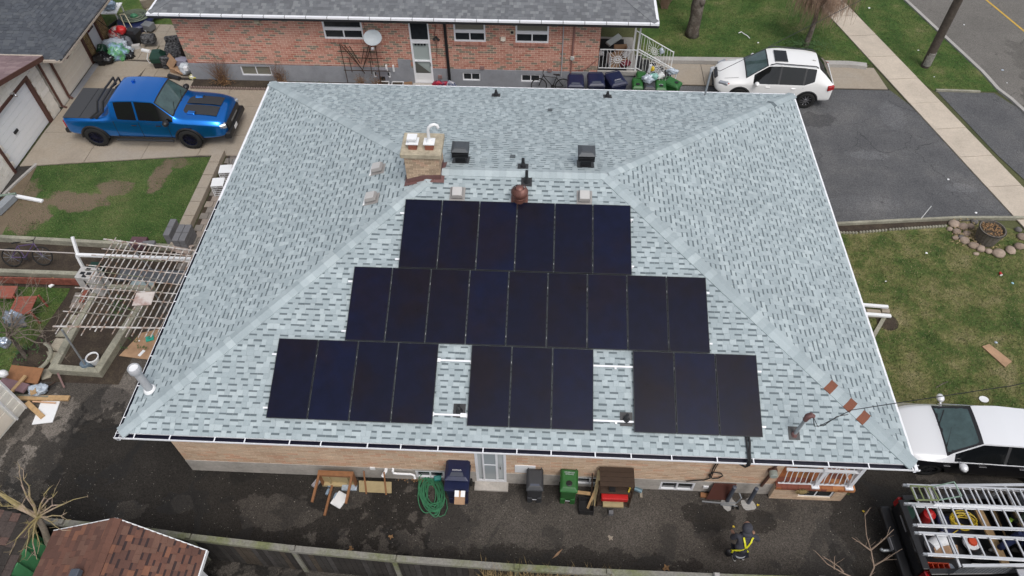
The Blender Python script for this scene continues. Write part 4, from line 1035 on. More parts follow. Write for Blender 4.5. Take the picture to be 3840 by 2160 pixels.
wire('cable', [(5.42,Y0-.04,2.9),(5.34,Y0-.05,2.1),(5.30,Y0-.05,1.5),(5.30,Y0-.06,1.0)], 0.014, M['black'], '', parent=house)
MB().bbox(1.05-.95,1.6-.95,Y0-.03,Y0-.003,0.72,1.13).build('wall_panel', M['white'], house)   # pale access panel
MB().bbox(5.35-.02,5.45+.02,Y0-.05,Y0-.022,0.2,0.28).build('vent_cover', M['white'], house) if False else None
MB().bbox(5.22,5.36,Y0-.06,Y0-.022,0.28,0.38).build('vent_cover', M['white'], house)
MB().bbox(-3.86,-3.72,Y0-.05,Y0-.012,0.55,0.66).build('vent_cover', M['white'], house)
pp = MB().tube([(-3.42,Y0-.02,.6),(-3.42,Y0-.10,.6),(-3.46,Y0-.14,.56),(-3.5,Y0-.2,.5)], 0.05, 10).tube([(-3.22,Y0-.02,.66),(-3.22,Y0-.1,.64),(-3.20,Y0-.12,.56),(-3.1,Y0-.12,.54),(-2.72,Y0-.12,.54),(-2.64,Y0-.14,.52),(-2.62,Y0-.2,.44)], 0.035, 10)
pp.build('white_wall_pipe', M['white'], house, smooth=True)
# ---------------------------------------------------------------- the neighbour's house
NY = 18.97; NX0, NX1 = -15.0, 2.80; NE = 3.5
nb = thing('red_brick_house', 'salmon red brick bungalow with dark grey hipped roof behind', 'house', ((NX0+NX1)/2, NY+6, 0), wb=True)
NFZ = 0.87
nw = [(-8.68,-7.03,2.20,3.30,'a'),(-3.24,-1.93,2.20,3.28,'b'),(-0.69,0.68,2.20,3.28,'b')]
ndoor = (-5.10,-4.27,0.14,3.3)
ops = [(a-NX0,b-NX0,c,d) for (a,b,c,d,_) in nw]+[(ndoor[0]-NX0,ndoor[1]-NX0,0.0,ndoor[3])]
nwall = brick_wall((NX0,NY,0), (1,0,0), NX1-NX0, NFZ, NE-.1, M['brick_nb'], M['mortar_nb'], nb, openings=ops, bl=0.265, bh=0.098, jt=0.016, n_parts=300)
brick_wall((NX1,NY+.001,0), (0,1,0), 2.6, 0.94, NE-.1, M['brick_nb'], M['mortar_nb'], nb, bl=0.265, bh=0.098, jt=0.016, out=(1,0,0))
brick_wall((NX0,NY+3.0,0), (0,-1,0), 2.998, NFZ, NE-.1, M['brick_nb'], M['mortar_nb'], nb, bl=0.265, bh=0.098, jt=0.016, out=(-1,0,0))
MB().bbox(NX0+.01, NX1-.2, NY+0.4, NY+11, -0.1, NE-.1).build('wall', M['mortar_nb'], nb)
bw = [(-12.75,-11.40,0.31,0.80),(-6.9+.0,-6.15,0.36,0.66),(-2.99,-2.22,0.30,0.69),(-0.45,0.38,0.30,0.67)]
mb = MB(); xs_ = [NX0-.03]+[v for w_ in sorted(bw+[(ndoor[0],ndoor[1],0,9)]) for v in (w_[0], w_[1])]+[NX1]
for i in range(0, len(xs_), 2): mb.bbox(xs_[i], xs_[i+1], NY-.03, NY+.25, -.1, NFZ)
for (a,b,c,d) in bw: mb.bbox(a,b,NY-.03,NY+.25,-.1,c); mb.bbox(a,b,NY-.03,NY+.25,d,NFZ)
mb.bbox(ndoor[0],ndoor[1],NY-.03,NY+.25,-.1,0.14)
mb.bbox(-5.75,-5.2,NY-.03,NY+.05,NFZ,1.28)
mb.build('foundation', M['found'], nb)
mb = MB(); mb.bbox(-12.95,-11.2,NY-.04,NY-.031,0.80,NFZ+.02); mb.build('window_surround', M['found'], nb)
for i,(a,b,c,d) in enumerate(bw): sash(nb, (a,NY,0), (1,0,0), b-a, c, d, (0,-1,0), fr=0.05, proud=-.0, m_glass=(M['winblind'] if i == 0 else None))
for (a,b,c,d,t) in nw:
    m_ = None if t == 'a' else M['winblind']
    w = sash(nb, (a,NY,0), (1,0,0), b-a, c+.46, d, (0,-1,0), cols=1, fr=0.07, m_glass=m_)
    sash(nb, (a,NY,0), (1,0,0), b-a, c, c+.455, (0,-1,0), cols=2, fr=0.06)
    for k in range(int((b-a+.15)/0.068)):     # soldier course sill
        x = a-.08+k*0.068
        MB().box((x+.03,NY-.03,c-.075),(0.058,0.10,0.12),tone=0.2+0.8*R()).build('sill_brick', M['brick_nb'], w)
d_ = sash(nb, (ndoor[0],NY,0), (1,0,0), ndoor[1]-ndoor[0], 2.16, ndoor[3], (0,-1,0), cols=1, fr=0.06)
dn = sash(nb, (ndoor[0],NY,0), (1,0,0), ndoor[1]-ndoor[0], 0.14, 2.15, (0,-1,0), cols=1, fr=0.08, name='door', m_glass=mat('milky_glass_green', (0.36,0.41,0.40), 0.2), rails=(1.22,), proud=.03)
MB().bbox(ndoor[0]+.08,ndoor[1]-.08,NY-.012,NY-.004,0.22,0.62).build('kick_panel', M['white'], dn)
MB().add([(ndoor[0]+.10,NY-.02,0.64),(ndoor[1]-.10,NY-.02,0.64),(ndoor[0]+.12,NY-.02,1.18)], [(0,1,2)]).build('torn_screen', mat('mesh_screen', (0.10,0.10,0.09), 0.9), dn)
for k in range(4): MB().bbox(ndoor[0]+.16+k*.13,ndoor[0]+.25+k*.13,NY-.03,NY-.01,1.97,2.06).build('door_light', M['glass'], dn)
MB().bbox(ndoor[1]-.07,ndoor[1]-.05,NY-.08,NY-.03,1.02,1.16).build('handle', M['chrome'], dn)
MB().bbox(ndoor[0]-.1,ndoor[1]+.1,NY-.35,NY-.031,-.05,0.12).build('doorstep', M['found2'], nb)
# roof
NRX0, NRX1, NRY0, NRY1 = -15.53, 4.92, 18.5, 31.5
rise = 2.1; half = (NRY1-NRY0)/2; sl_ = math.hypot(half, rise); cs, sn = half/sl_, rise/sl_
nA, nB, nC, nD = (NRX0,NRY0,NE), (NRX1,NRY0,NE), (NRX1,NRY1,NE), (NRX0,NRY1,NE)
nRL, nRR = (NRX0+half,NRY0+half,NE+rise), (NRX1-half,NRY0+half,NE+rise)
nroof = MB().add([nA,nB,nC,nD,nRL,nRR], [(0,1,5,4),(1,2,5),(2,3,4,5),(3,0,4)], 0.3).build('roof', M['shingle_nb'], nb)
slope_shingles(nA, (1,0,0), (0,cs,sn), (0,-sn,cs), lambda v: (v*cs, NRX1-NRX0-v*cs), 4.2, M['shingle_nb'], nroof, slot=0.0, thick=0.010)
slope_shingles(nB, (0,1,0), (-cs,0,sn), (sn,0,cs), lambda v: (v*cs, 6), 3.0, M['shingle_nb'], nroof, slot=0.0, thick=0.010)
slope_shingles(nD, (0,-1,0), (cs,0,sn), (-sn,0,cs), lambda v: (8, NRY1-NRY0-v*cs), 3.0, M['shingle_nb'], nroof, slot=0.0, thick=0.010)
ndf, ndr, ndl = (0,-cs,-sn), (cs,0,-sn), (-cs,0,-sn)
caps(nB, Vector(nB).lerp(Vector(nRR), .55), 0.15, M['shingle_nb'], nroof, across(Vector(nRR)-Vector(nB), ndf), across(Vector(nRR)-Vector(nB), ndr), tones=(.5,1))
caps(nA, Vector(nA).lerp(Vector(nRL), .55), 0.15, M['shingle_nb'], nroof, across(Vector(nRL)-Vector(nA), ndf), across(Vector(nRL)-Vector(nA), ndl), tones=(.5,1))
MB().bbox(NRX0,NRX1,NRY0,NRY1,NE-.22,NE-.012).build('soffit', M['blackmetal'], nb)
gx = MB().bbox(NRX0-.1,NRX1+.1,NRY0-.12,NRY0-.001,NE-.085,NE-.005).build('gutter', M['whiteal'], nb)
MB().bbox(NRX0-.1,NRX1+.1,NRY0-.10,NRY0-.001,NE-.2,NE-.101).build('fascia', M['blackmetal'], nb)
for k in range(24): MB().bbox(NRX0+.4+k*.86,NRX0+.43+k*.86,NRY0-.126,NRY0-.01,NE-.08,NE+.004).build('gutter_strap', mat('strap_grey', (0.3,0.3,0.32), 0.4), gx)  # straps in one even mid grey, darker than the white gutter
MB().bbox(NRX1+.001,NRX1+.11,NRY0-.0,NRY1,NE-.10,NE-.005).build('gutter', M['whiteal'], nb)
MB().bbox(NRX0-.1,NRX0-.001,NRY0,NRY1,NE-.10,NE-.005).build('gutter', M['whiteal'], nb)
# downspout, pipes and fittings of the wall
MB().bar((-3.60,NY-.06,3.3),(-3.56,NY-.06,0.0),0.11,0.08,up=(0,1,0)).build('downspout', M['black'], nb)
MB().tube([(1.27,NY-.04,3.3),(1.28,NY-.04,0.62)], .022, 8).build('gas_pipe', M['greypvc'], nb)
MB().tube([(1.72,NY-.05,3.3),(1.70,NY-.05,1.62)], .04, 8).tube([(1.70,NY-.05,1.64),(1.70,NY-.05,1.5),(1.66,NY-.05,.6),(1.60,NY-.06,.5)], .03, 8).build('conduit', mat('pink_conduit', (0.26,0.14,0.12), 0.6), nb)
MB().lathe([(0.09,0),(0.09,0.10),(0.075,0.12)], (1.70,NY-.02,1.56), 14, rot=(math.pi/2,0,0)).build('electric_meter', mat('meter_pale', (0.42,0.44,0.42), 0.4), nb)
for (x,z) in ((-10.96+.0,3.12),(-0.92,2.68)):
    v = MB().bbox(x,x+.18,NY-.04,NY-.008,z-.1,z+.08).build('vent_hood', mat('pale_frame', (0.55,0.50,0.38), 0.6), nb)
    MB().bbox(x+.03,x+.15,NY-.044,NY-.041,z-.07,z+.05).build('vent_opening', M['black'], v)
MB().box((-1.2,NY-.08,2.4),(0.2,0.14,0.12)).box((-1.2,NY-.05,2.3),(0.08,0.08,0.08)).build('vent_hood', M['cream'], nb)
MB().box((-11.35,NY-.12,3.02),(0.2,0.22,0.13),rot=(.4,0,.3)).tube([(-11.27,NY-.1,2.95),(-11.25,NY-.05,2.8)],.03,6).build('wall_lamp', mat('lamp_cream', (0.52,0.48,0.36), 0.5), nb)
MB().lathe([(0.03,0.1),(0.09,0.0)], (-5.65,NY-.12,3.05), 10).build('wall_lamp', mat('lamp_cream2', (0.52,0.44,0.26), 0.5), nb)
for (x,z) in ((-3.98,2.42),(-3.82,2.32)): pass
l = MB().blob((-3.98,NY-.1,2.42), .05).tube([(-3.98,NY-.1,2.42),(-4.1,NY-.2,2.34)], [.03,.06], 8).tube([(-3.98,NY-.1,2.42),(-3.86,NY-.2,2.33)], [.03,.06], 8).build('flood_lamp', M['black'], nb)
for (x,z) in ((-3.98,0.48),(0.82-.05,0.92),(-2.12,0.98)): MB().box((x,NY-.05,z),(0.17,0.05,0.15)).build('wall_vent', mat('vent_rose', (0.27,0.17,0.16), 0.7), nb)
MB().tube([(-13.6,NY-.03,3.3),(-13.0,NY-.03,1.4),(-12.85,NY-.03,.95)], .014, 6).build('cable', mat('cable_pink', (0.5,0.36,0.31), 0.6), nb)
MB().tube([(-14.6,NY-.03,.95),(-11,NY-.03,.93),(-8,NY-.03,.95),(-6.85,NY-.03,.95)], .014, 6).build('cable', MATS['cable_pink'], nb)
MB().tube([(-6.95,NY-.03,3.3),(-6.9,NY-.03,2.2),(-6.85,NY-.03,1.0)], .010, 5).tube([(-4.0,NY-.03,3.3),(-3.98,NY-.03,2.8),(-4.05,NY-.03,2.5),(-4.0,NY-.03,1.9),(-4.05,NY-.03,1.3)], .010, 5).build('cable', M['black'], nb)
MB().tube([(1.9,NY-.03,.95),(2.3,NY-.05,1.0),(2.75,NY-.05,1.5)], .010, 5).build('cable', M['rust'], nb)
eb = MB().bbox(-6.75,-6.25,NY-.16,NY-.032,.18,.85).build('meter_box', mat('box_grey', (0.22,0.22,0.25), 0.5), nb); MB().bbox(-6.62,-6.38,NY-.19,NY-.161,.3,.5).build('meter_cover', M['black'], eb)
for x in (-6.3,-6.0): MB().bbox(x,x+.07,NY-.12,NY-.032,.72,1.02).build('white_spout', M['white'], nb)
# vents on the neighbour's roof
def nrz(y): return NE+(y-NRY0)*rise/half
mb = MB(); y = 20.35; mb.tube([(-3.6,y,nrz(y)),(-3.6,y,nrz(y)+.35)], .05, 10).lathe([(0.13,-.02),(0.1,.12)], (-3.6,y,nrz(y)), 10); mb.box((-3.6,y-.05,nrz(y)+.01),(.4,.4,.02),rot=(math.atan(rise/half),0,0)); mb.build('vent_stack', M['blackmetal'], nb)
y = 19.7; mb = MB().tube([(1.62,y,nrz(y)-.02),(1.62,y,nrz(y)+.5)], .025, 8).box((1.55,y-.05,nrz(y)+.02),(.07,.07,.07)).box((1.69,y-.05,nrz(y)+.02),(.07,.07,.07)); mb.build('service_mast', M['greypvc'], nb)
# satellite dish (bolted to the wall: moves with the house)
ds = MB(); c = Vector((-6.55,NY-.45,2.55)); dr_ = Euler((math.radians(52),0,math.radians(14)))
ds.lathe([(0.0,0.0),(0.2,0.012),(0.31,0.04),(0.37,0.06),(0.375,0.055),(0.31,0.03),(0.0,-0.012)], c, 24, rot=dr_, sx=1.0, sy=0.85)
dd = ds.build('satellite_dish', M['dish'], nb, smooth=True)
MB().tube([c-Vector((0,-.02,.02)), (-6.55,NY-.1,2.25), (-6.55,NY,2.2)], .022, 8).tube([c+Vector((.02,-.1,-.36)),c+Vector((.06,-.5,-.22))], .018, 6).box(c+Vector((.06,-.52,-.18)),(.12,.08,.08)).build('dish_arm', M['greypvc'], dd)
# trellis leaning on the wall
tr = thing('garden_trellis', 'dark wooden fan trellis leaning on the salmon brick wall', 'trellis', (-7.5,NY-.35,0), wb=True)
def tp(u, z): return Vector((u, NY-.38+z*.16, z))
for (a,b) in (((-8.0,.05),(-8.1,2.0)),((-6.55,.05),(-6.6,2.0)),((-7.3,0.9),(-8.05,1.95)),((-7.2,0.7),(-7.9,1.95)),((-7.35,1.15),(-7.7,1.9)),((-7.3,0.8),(-6.9,1.9)),((-7.25,.95),(-6.75,1.95)),((-7.3,1.15),(-7.1,1.8)),((-7.75,.75),(-7.8,1.4)),((-6.9,.7),(-6.9,1.4))):
    MB().bar(tp(*a), tp(*b), .03, .02).build('lath', M['darkwood'], tr)
for (a,b) in (((-8.25,1.68),(-6.3,1.68)),((-8.1,.85),(-6.1,.85)),((-7.9,1.4),(-6.35,1.4))): MB().bar(tp(*a)+Vector((0,-.02,0)), tp(*b)+Vector((0,-.02,0)), .028, .02).build('cross_lath', M['darkwood'], tr)
# bed along the wall and its scalloped border
sheet('flower_bed', [(-15.0,18.3),(-9.6,18.28),(-5.4,18.35),(-5.4,18.94),(-15.0,18.94)], 0.06, M['soil'])
mb = MB()
for i in range(52): mb.lathe([(0.05,0),(0.055,0.12),(0.03,0.16)], (-14.9+i*.112,18.27,0), 6, tone=R())
tag(mb.build('scalloped_border', mat('brick_border', (0.20,0.15,0.13), 0.9, noise=0.2)), 'scalloped brick coloured border of the bed by the salmon brick wall', 'edging')
# ---------------------------------------------------------------- neighbour's porch and steps
pr = thing('porch_steps', 'concrete porch and steps with white sunburst railings', 'porch', (4.4,20,0), wb=True)
MB().bbox(2.80,4.48,18.92,21.6,0.74,0.94).build('porch_slab', M['kerb'], pr, bevel=.01)
MB().bbox(2.82,4.40,18.98,21.5,-.05,0.74).build('porch_base', M['found'], pr)
MB().bbox(2.82,4.05,19.0,21.4,0.941,0.955).build('door_mat', M['carpet'], pr)
for k in range(5):
    MB().bbox(4.48+k*.34,4.82+k*.34,19.15,20.45,-.05,0.94-.17*(k+1)+.02).build('step', M['kerb'], pr, bevel=.008)
    MB().bbox(4.50+k*.34,4.80+k*.34,19.25,20.35,0.94-.17*(k+1)+.021,0.94-.17*(k+1)+.035).build('step_mat', M['carpet'], pr)
def burst_rail(a, b, ha, hb, name='railing', n=10, t_=0.55, fr_post=True):
    """a, b: foot points; ha, hb: top heights over them"""
    a, b = Vector(a), Vector(b); W = 0.016
    def Q(s, h): return a.lerp(b, s)+Vector((0,0,h*(ha+(hb-ha)*s)))
    mb = MB()
    mb.bar(Q(0,1), Q(1,1), .035, .03); mb.bar(Q(0,.08), Q(1,.08), .025, .025)
    o = mb.build(name, M['white'], pr)
    c = Q(t_, .52); Lh = (b-a).length; s0, s1 = t_-.33/Lh, t_+.33/Lh
    for i in range(n+1):
        s = i/n
        if s0 < s < s1: continue
        MB().bar(Q(s,.08), Q(s,1), W, W).build('baluster', M['white'], o)
    for s in (s0, s1): MB().bar(Q(s,.08), Q(s,1), W, W).build('baluster', M['white'], o)
    mb = MB()
    d = (b-a).normalized()
    for k in range(16):
        t = 2*math.pi*k/16; e = d*math.cos(t)+Vector((0,0,math.sin(t)))
        # clip ray to the frame
        r_ = min(0.33/abs(math.cos(t)) if abs(math.cos(t)) > .01 else 9, 0.40/abs(math.sin(t)) if abs(math.sin(t)) > .01 else 9)
        mb.bar(c+e*.05, c+e*r_, W*.8, W*.8)
    for r_ in (0.05,0.16):
        mb.tube([c+(d*math.cos(2*math.pi*k/20)+Vector((0,0,math.sin(2*math.pi*k/20))))*r_ for k in range(20)], .010, 5, closed=True)
    mb.build('sunburst', M['white'], o)
    return o
burst_rail((2.85,19.02,0.96),(4.38,19.02,0.96),0.96,0.96,t_=.5,n=10)
burst_rail((4.45,19.10,0.94),(6.20,19.10,0.0),0.98,0.92,n=13,t_=.52)
burst_rail((4.45,20.50,0.94),(6.20,20.50,0.0),0.98,0.92,n=13,t_=.52)
MB().bbox(4.38,4.44,18.99,19.05,0.94,NE-.22).build('post', M['white'], pr)
MB().bbox(4.38,4.44,20.5,20.56,0.94,NE-.22).build('post', M['white'], pr)
MB().bbox(6.18,6.22,19.07,19.11,0,0.95).build('post', M['white'], pr)
MB().bbox(6.18,6.22,20.48,20.52,0,0.95).build('post', M['white'], pr)
# ---------------------------------------------------------------- the two garages at the left edge
g2 = thing('garage', 'cream door garage with charcoal hipped roof and yellow brick piers', 'garage', (-22.5,20,0), wb=True)
WX = -20.02
def wall_x(parent, name, y0, y1, z0, z1, m, x=WX, t=0.2, tone=.5): return MB().bbox(x-t, x, y0, y1, z0, z1, tone=tone).build(name, m, parent)
wall_x(g2, 'wall', 16.8, 17.35, 0, 2.3, M['blockwall'])
MB().bbox(-30, WX-.2, 17.0, 22.1, 0, 2.3).build('wall', M['mortar'], g2)
for k in range(6): MB().bbox(WX-.1, WX-.04+.0, 17.42, 19.93, .06+k*.33, .06+k*.33+.322).build('door_section', M['cream'], g2)
for k in range(6):
    for j in range(4): MB().bbox(WX-.04, WX-.03, 17.55+j*.6, 18.0+j*.6, .15+k*.33, .18+k*.33).build('door_groove', mat('cream_light', (0.84,0.79,0.70), 0.5), g2)
wall_x(g2, 'trim_board', 19.93, 20.08, 0, 2.3, M['brown'], x=WX+.03)
wall_x(g2, 'trim_board', 17.35, 17.42, 0, 2.3, M['brown'], x=WX+.03)
wall_x(g2, 'trim_board', 17.42, 19.93, 2.06, 2.3, M['brown'], x=WX+.03)
def pier(parent, y0, y1, z1, m, x=WX):
    brick_wall((x,y0,0), (0,1,0), y1-y0, 0, z1, m, M['mortar'], parent, bl=0.2, bh=0.072, out=(1,0,0), wallname='brick_pier')
pier(g2, 20.08, 20.5, 2.3, M['brick_brown']); pier(g2, 21.42, 22.1, 2.3, M['brick_brown'])
ed = wall_x(g2, 'entry_door', 20.55, 21.32, 0.02, 2.1, mat('pale_grey_door', (0.62,0.66,0.70), 0.5), x=WX-.04, t=.05)
MB().bbox(WX-.04, WX-.03, 20.66, 21.2, 1.15, 1.95).build('door_window', M['glass'], ed)
wall_x(g2, 'trim_board', 21.32, 21.42, 0, 2.3, M['brown'], x=WX+.03); wall_x(g2, 'trim_board', 20.5, 20.55, 0, 2.3, M['brown'], x=WX+.03)
wall_x(g2, 'lintel', 20.55, 21.32, 2.1, 2.3, M['brown'], x=WX+.0)
MB().bbox(WX, WX+.28, 17.4, 20.0, -.01, 0.055).build('door_sill', M['found'], g2)
EX, EY, EZ = -18.98, 16.75, 2.36
pit = 0.42
hs = math.sqrt(1+pit*pit)
ra = (EX,EY,EZ); rbk = (EX,22.7,EZ); rl = (-34,EY,EZ)
apx = (EX-4.5, EY+4.5, EZ+4.5*pit)
r2 = MB().add([ra, rbk, (EX-4.5,22.7,EZ+4.5*pit), apx, rl, (-34,EY+4.5,EZ+4.5*pit)], [(0,1,2,3),(0,3,5,4)], .5).build('roof', M['shingle_dark'], g2)
slope_shingles((EX,EY,EZ), (0,1,0), (-1/hs,0,pit/hs), (pit/hs,0,1/hs), lambda v: (v/hs, 5.95), 4.5*hs, M['shingle_dark'], r2, slot=.0, wmin=.15, wmax=.35, n_parts=0, thick=.016)
slope_shingles((-30,EY,EZ), (1,0,0), (0,1/hs,pit/hs), (0,-pit/hs,1/hs), lambda v: (4, 30+EX-v/hs), 4.5*hs, M['shingle_dark'], r2, slot=.0, wmin=.15, wmax=.35, thick=.016)
dA, dB_ = Vector((1,0,-pit)).normalized(), Vector((0,-1,-pit)).normalized(); ln = Vector(apx)-Vector(ra)
caps(ra, apx, .16, M['shingle_dark'], r2, across(ln, dA), across(ln, dB_), tones=(.5,1))
MB().bbox(-34, EX, EY, 22.7, EZ-.14, EZ-.01).build('soffit', M['brown'], g2)
MB().bbox(EX+.001, EX+.1, EY-.1, 22.7, EZ-.09, EZ+.0).build('gutter', mat('gutter_beige', (0.42,0.36,0.30), 0.5, noise=.2), g2)
MB().bbox(EX+.012, EX+.088, EY-.09, 22.7, EZ-.0, EZ+.006).build('gutter_lining', M['black'], g2)
MB().bbox(-30, EX, EY-.1, EY-.001, EZ-.09, EZ+.0).build('gutter', MATS['gutter_beige'], g2)
MB().tube([(EX+.05,EY+.5,EZ-.1),(EX-.1,EY+.55,EZ-.25),(-19.9,EY+.55,EZ-.4),(-19.93,EY+.55,.2),(-19.8,EY+.55,.08)], .055, 8).build('downspout', M['brown'], g2)
g1_ = thing('garage', 'white garage with ribbed door and mauve gabled roof', 'garage', (-22.5,14.5,0), wb=True)
k = 0
z = 0.0
WX1 = -20.06
opn = (12.62,15.78,2.14)
while z < 3.2:       # painted blocks, each its own piece
    y = 11.0-(.2 if k % 2 else 0)
    while y < 16.62:
        a, b = max(y,11.0), min(y+.4,16.62)
        top = min(z+.2, 3.35)
        c_ = (a+b)/2
        rake = 2.50+(16.6-c_)*0.26
        if not (z < opn[2]-.02 and a >= opn[0]-.2 and b <= opn[1]+.25) and z+.27 < rake and b-a > .05:
            MB().bbox(WX1-.19, WX1+rr(-.002,.002), max(a, opn[1]) if (z < opn[2]-.02 and a < opn[1] < b) else a+.004, b-.004, z+.004, top-.004, tone=R()).build('block', M['blockwall'], g1_)
        y += .4
    z += .2; k += 1
MB().bbox(-28, WX1-.03, 15.85, 16.6, -.02, 2.44).bbox(-28,WX1-.2,11,12.6,-.02,2.4).bbox(-28,WX1-.22,12.6,15.85,2.1,2.5).build('wall', mat('block_joint', (0.50,0.44,0.36), .9), g1_)
MB().add([(WX1-.02,16.6,2.2),(WX1-.02,10.5,2.2),(WX1-.02,10.5,3.95),(WX1-.02,16.6,2.5)], [(0,1,2,3)]).build('gable_board', mat('gable_cream', (0.66,0.61,0.52), .8, noise=.04), g1_)
for k in range(8): MB().bbox(WX1-.14, WX1-.10, 12.66, 15.72, .03+k*.26, .03+k*.26+.25).build('door_section', M['white'], g1_)
MB().bbox(WX1-.10, WX1-.05, 13.75, 14.0, .95, 1.05).build('door_handle', M['black'], g1_)
for (a,b,c,d) in ((15.72,15.86,0,2.2),(12.5,12.62,0,2.2),(12.62,15.72,2.09,2.2)): MB().bbox(WX1-.1, WX1+.05, a, b, c, d).build('trim_board', M['brown'], g1_)
MB().bbox(WX1, WX1+.14, 14.55, 14.68, 2.15, 2.25).blob((WX1+.2,14.6,2.17), .06).build('security_lamp', M['chrome'], g1_)
# mauve roof: gable end faces the drive, rake board rising to the left
def rk(y): return 2.50+(16.75-y)*0.26
r1 = MB().add([(-19.7,16.78,rk(16.78)),(-34,16.78,rk(16.78)),(-34,10.5,rk(10.5)),(-19.7,10.5,rk(10.5))], [(0,1,2,3)], .5).build('roof', M['shingle_pink'], g1_)
h_ = math.hypot(1,.26)
slope_shingles((-19.7,16.78,rk(16.78)), (-1,0,0), (0,-1/h_,.26/h_), (0,.26/h_,1/h_), lambda v: (0,9), 4.5, M['shingle_pink'], r1, slot=0, wmin=.25, wmax=.34, thick=.008)
MB().bar((-19.68,16.78,rk(16.78)-.09),(-19.68,10.5,rk(10.5)-.09),.04,.18).build('rake_board', M['brown'], g1_)
MB().bbox(-34,-19.7,16.781,16.86,2.42,2.50).build('gutter', MATS['gutter_beige'], g1_)
MB().tube([(-19.75,16.7,2.4),(-19.95,16.68,2.2),(-19.97,16.68,.15),(-19.8,16.68,.05)], .05, 8).build('downspout', M['brown'], g1_)
MB().bbox(-22,-20.1,10.6,12.5,0,1.3).build('lean_to', M['redwood'], g1_)
# ---------------------------------------------------------------- wooden fence along the alley
fen = thing('wooden_fence', 'weathered dark board fence with mossy top rail along the alley', 'fence', (0,-2.2,0), wb=True)
FP = [(-12.6,-1.6),(-11.0,-1.69),(-8.8,-1.80),(-7.75,-1.90),(-5.14,-2.07),(-2.67,-2.19),(0.27,-2.27),(2.45,-2.29),(4.95,-2.28),(7.4,-2.25),(9.9,-2.25),(12.4,-2.25),(15,-2.25)]
FH = 1.55
for i in range(len(FP)-1):
    a, b = Vector((*FP[i],0)), Vector((*FP[i+1],0)); d = (b-a); L_ = d.length; d.normalize(); o = Vector((d.y,-d.x,0))
    MB().bar(a+Vector((0,0,FH))+d*.06, b+Vector((0,0,FH))-d*.06, 0.15, 0.045).build('top_rail', M['railwood'], fen, bevel=.006)
    MB().bar(a+Vector((0,0,FH-.07))+o*.05, b+Vector((0,0,FH-.07))+o*.05, 0.04, 0.09).build('rail', M['railwood'], fen)
    n = int(L_/0.142)
    for j in range(n):
        c = a+d*((j+.5)*L_/n)
        MB().box(c+Vector((0,0,FH/2-.04+rr(-.004,.004)))+o*rr(-.004,.004), (L_/n-.012, 0.02, FH-.08), Matrix((d,-o,Vector((0,0,1)))).transposed(), tone=R()).build('fence_board', M['rotwood'], fen)
for i, (x, y) in enumerate(FP[1:]):
    MB().bbox(x-.055,x+.055,y-.055,y+.055,-.1,FH+.08).build('post', M['railwood'], fen)
    if i > 6: MB().box((x,y,FH+.11),(0.15,0.15,0.05),taper=.7).build('post_cap', M['kerb'], fen)
# low bed boards behind the fence at the very bottom
for i in range(7):
    a = -6.8+i*1.35
    tag(MB().bar((a,-2.62-.01*i,.35),(a+1.3,-2.64-.01*i,.35),.05,.22).build('bed_board', mat('bed_board', (0.28,0.22,0.13), .9, noise=.3, nscale=8)), 'pale timber bed board behind the fence, %s from the brown shed' % ['first','second','third','fourth','fifth','sixth','seventh'][i], 'board', 'bed boards behind the fence')
# ---------------------------------------------------------------- brown shed, its green neighbour, white shed
sh = thing('garden_shed', 'small shed with rust brown shingle roof and white trim beyond the fence', 'shed', (-8.5,-3.2,0), wb=True)
RZ, EZ2 = 2.75, 2.15
xr, xl_, xrr = -9.02, -10.72, -6.96
yf = -1.98
rs_ = MB().add([(xr,yf,RZ),(xr,-5.5,RZ),(xrr,-2.42,EZ2),(xrr,-5.5,EZ2),(xl_,-2.12,EZ2),(xl_,-5.5,EZ2)], [(0,1,3,2)[::-1],(0,4,5,1)[::-1]], .5).build('roof', M['shingle_brown'], sh)
Ur = Vector((xrr-xr,0,EZ2-RZ)); lr = Ur.length; Ur.normalize(); Nr = Vector((-Ur.z,0,Ur.x))
slope_shingles((xrr,-5.5,EZ2), (0,1,0), -Ur, Nr, lambda v: (0, 5.5-2.42+(v/lr)*.44), lr-.1, M['shingle_brown'], rs_, wmin=.12, wmax=.30, thick=.014, slot=.38, slot_tone=.02)
Ul = Vector((xl_-xr,0,EZ2-RZ)); ll = Ul.length; Ul.normalize(); Nl = Vector((Ul.z,0,-Ul.x))
slope_shingles((xl_,-2.12,EZ2), (0,-1,0), -Ul, Nl, lambda v: (-(v/ll)*.14, 3.4), ll-.1, M['shingle_brown'], rs_, wmin=.12, wmax=.30, slot=0, thick=.014)
caps((xr,yf,RZ), (xr,-5.5,RZ), .15, M['shingle_brown'], rs_, Ur, Ul, tones=(.4,.69))
MB().box((xr-.35,-3.32,RZ+.05),(.22,.3,.16),rot=(0,-.2,0)).build('roof_vent', mat('vent_slate', (0.07,0.08,0.10), .4), sh, bevel=.02)
MB().bar((xrr+.02,-2.40,EZ2-.05),(xrr+.02,-5.5,EZ2-.05),.03,.11).bar((xr,yf+.015,RZ-.07),(xrr,-2.405,EZ2-.07),.03,.11).bar((xr,yf+.015,RZ-.07),(xl_,-2.105,EZ2-.07),.03,.11).build('trim', M['white'], sh)
MB().bbox(-10.5,-7.2,-5.5,-2.65,0,2.1).build('wall', M['white'], sh)
sg = thing('green_shed', 'green sided shed with old dark shake roof at the lower left', 'shed', (-13,-3,0), wb=True)
for k in range(8):
    MB().bar((-11.35-.0,-2.18-.32*k,1.0),(-11.42,-2.48-.32*k,1.0),.03,1.9).build('siding_board', M['greensiding'], sg)
rr_ = MB().add([(-11.35,-1.75,1.95),(-11.6,-5,1.95),(-16,-5,2.9),(-16,-1.2,2.9)], [(0,1,2,3)[::-1]], .3).build('roof', M['shake'], sg)
dU = Vector((-4.5,0,.95)).normalized()
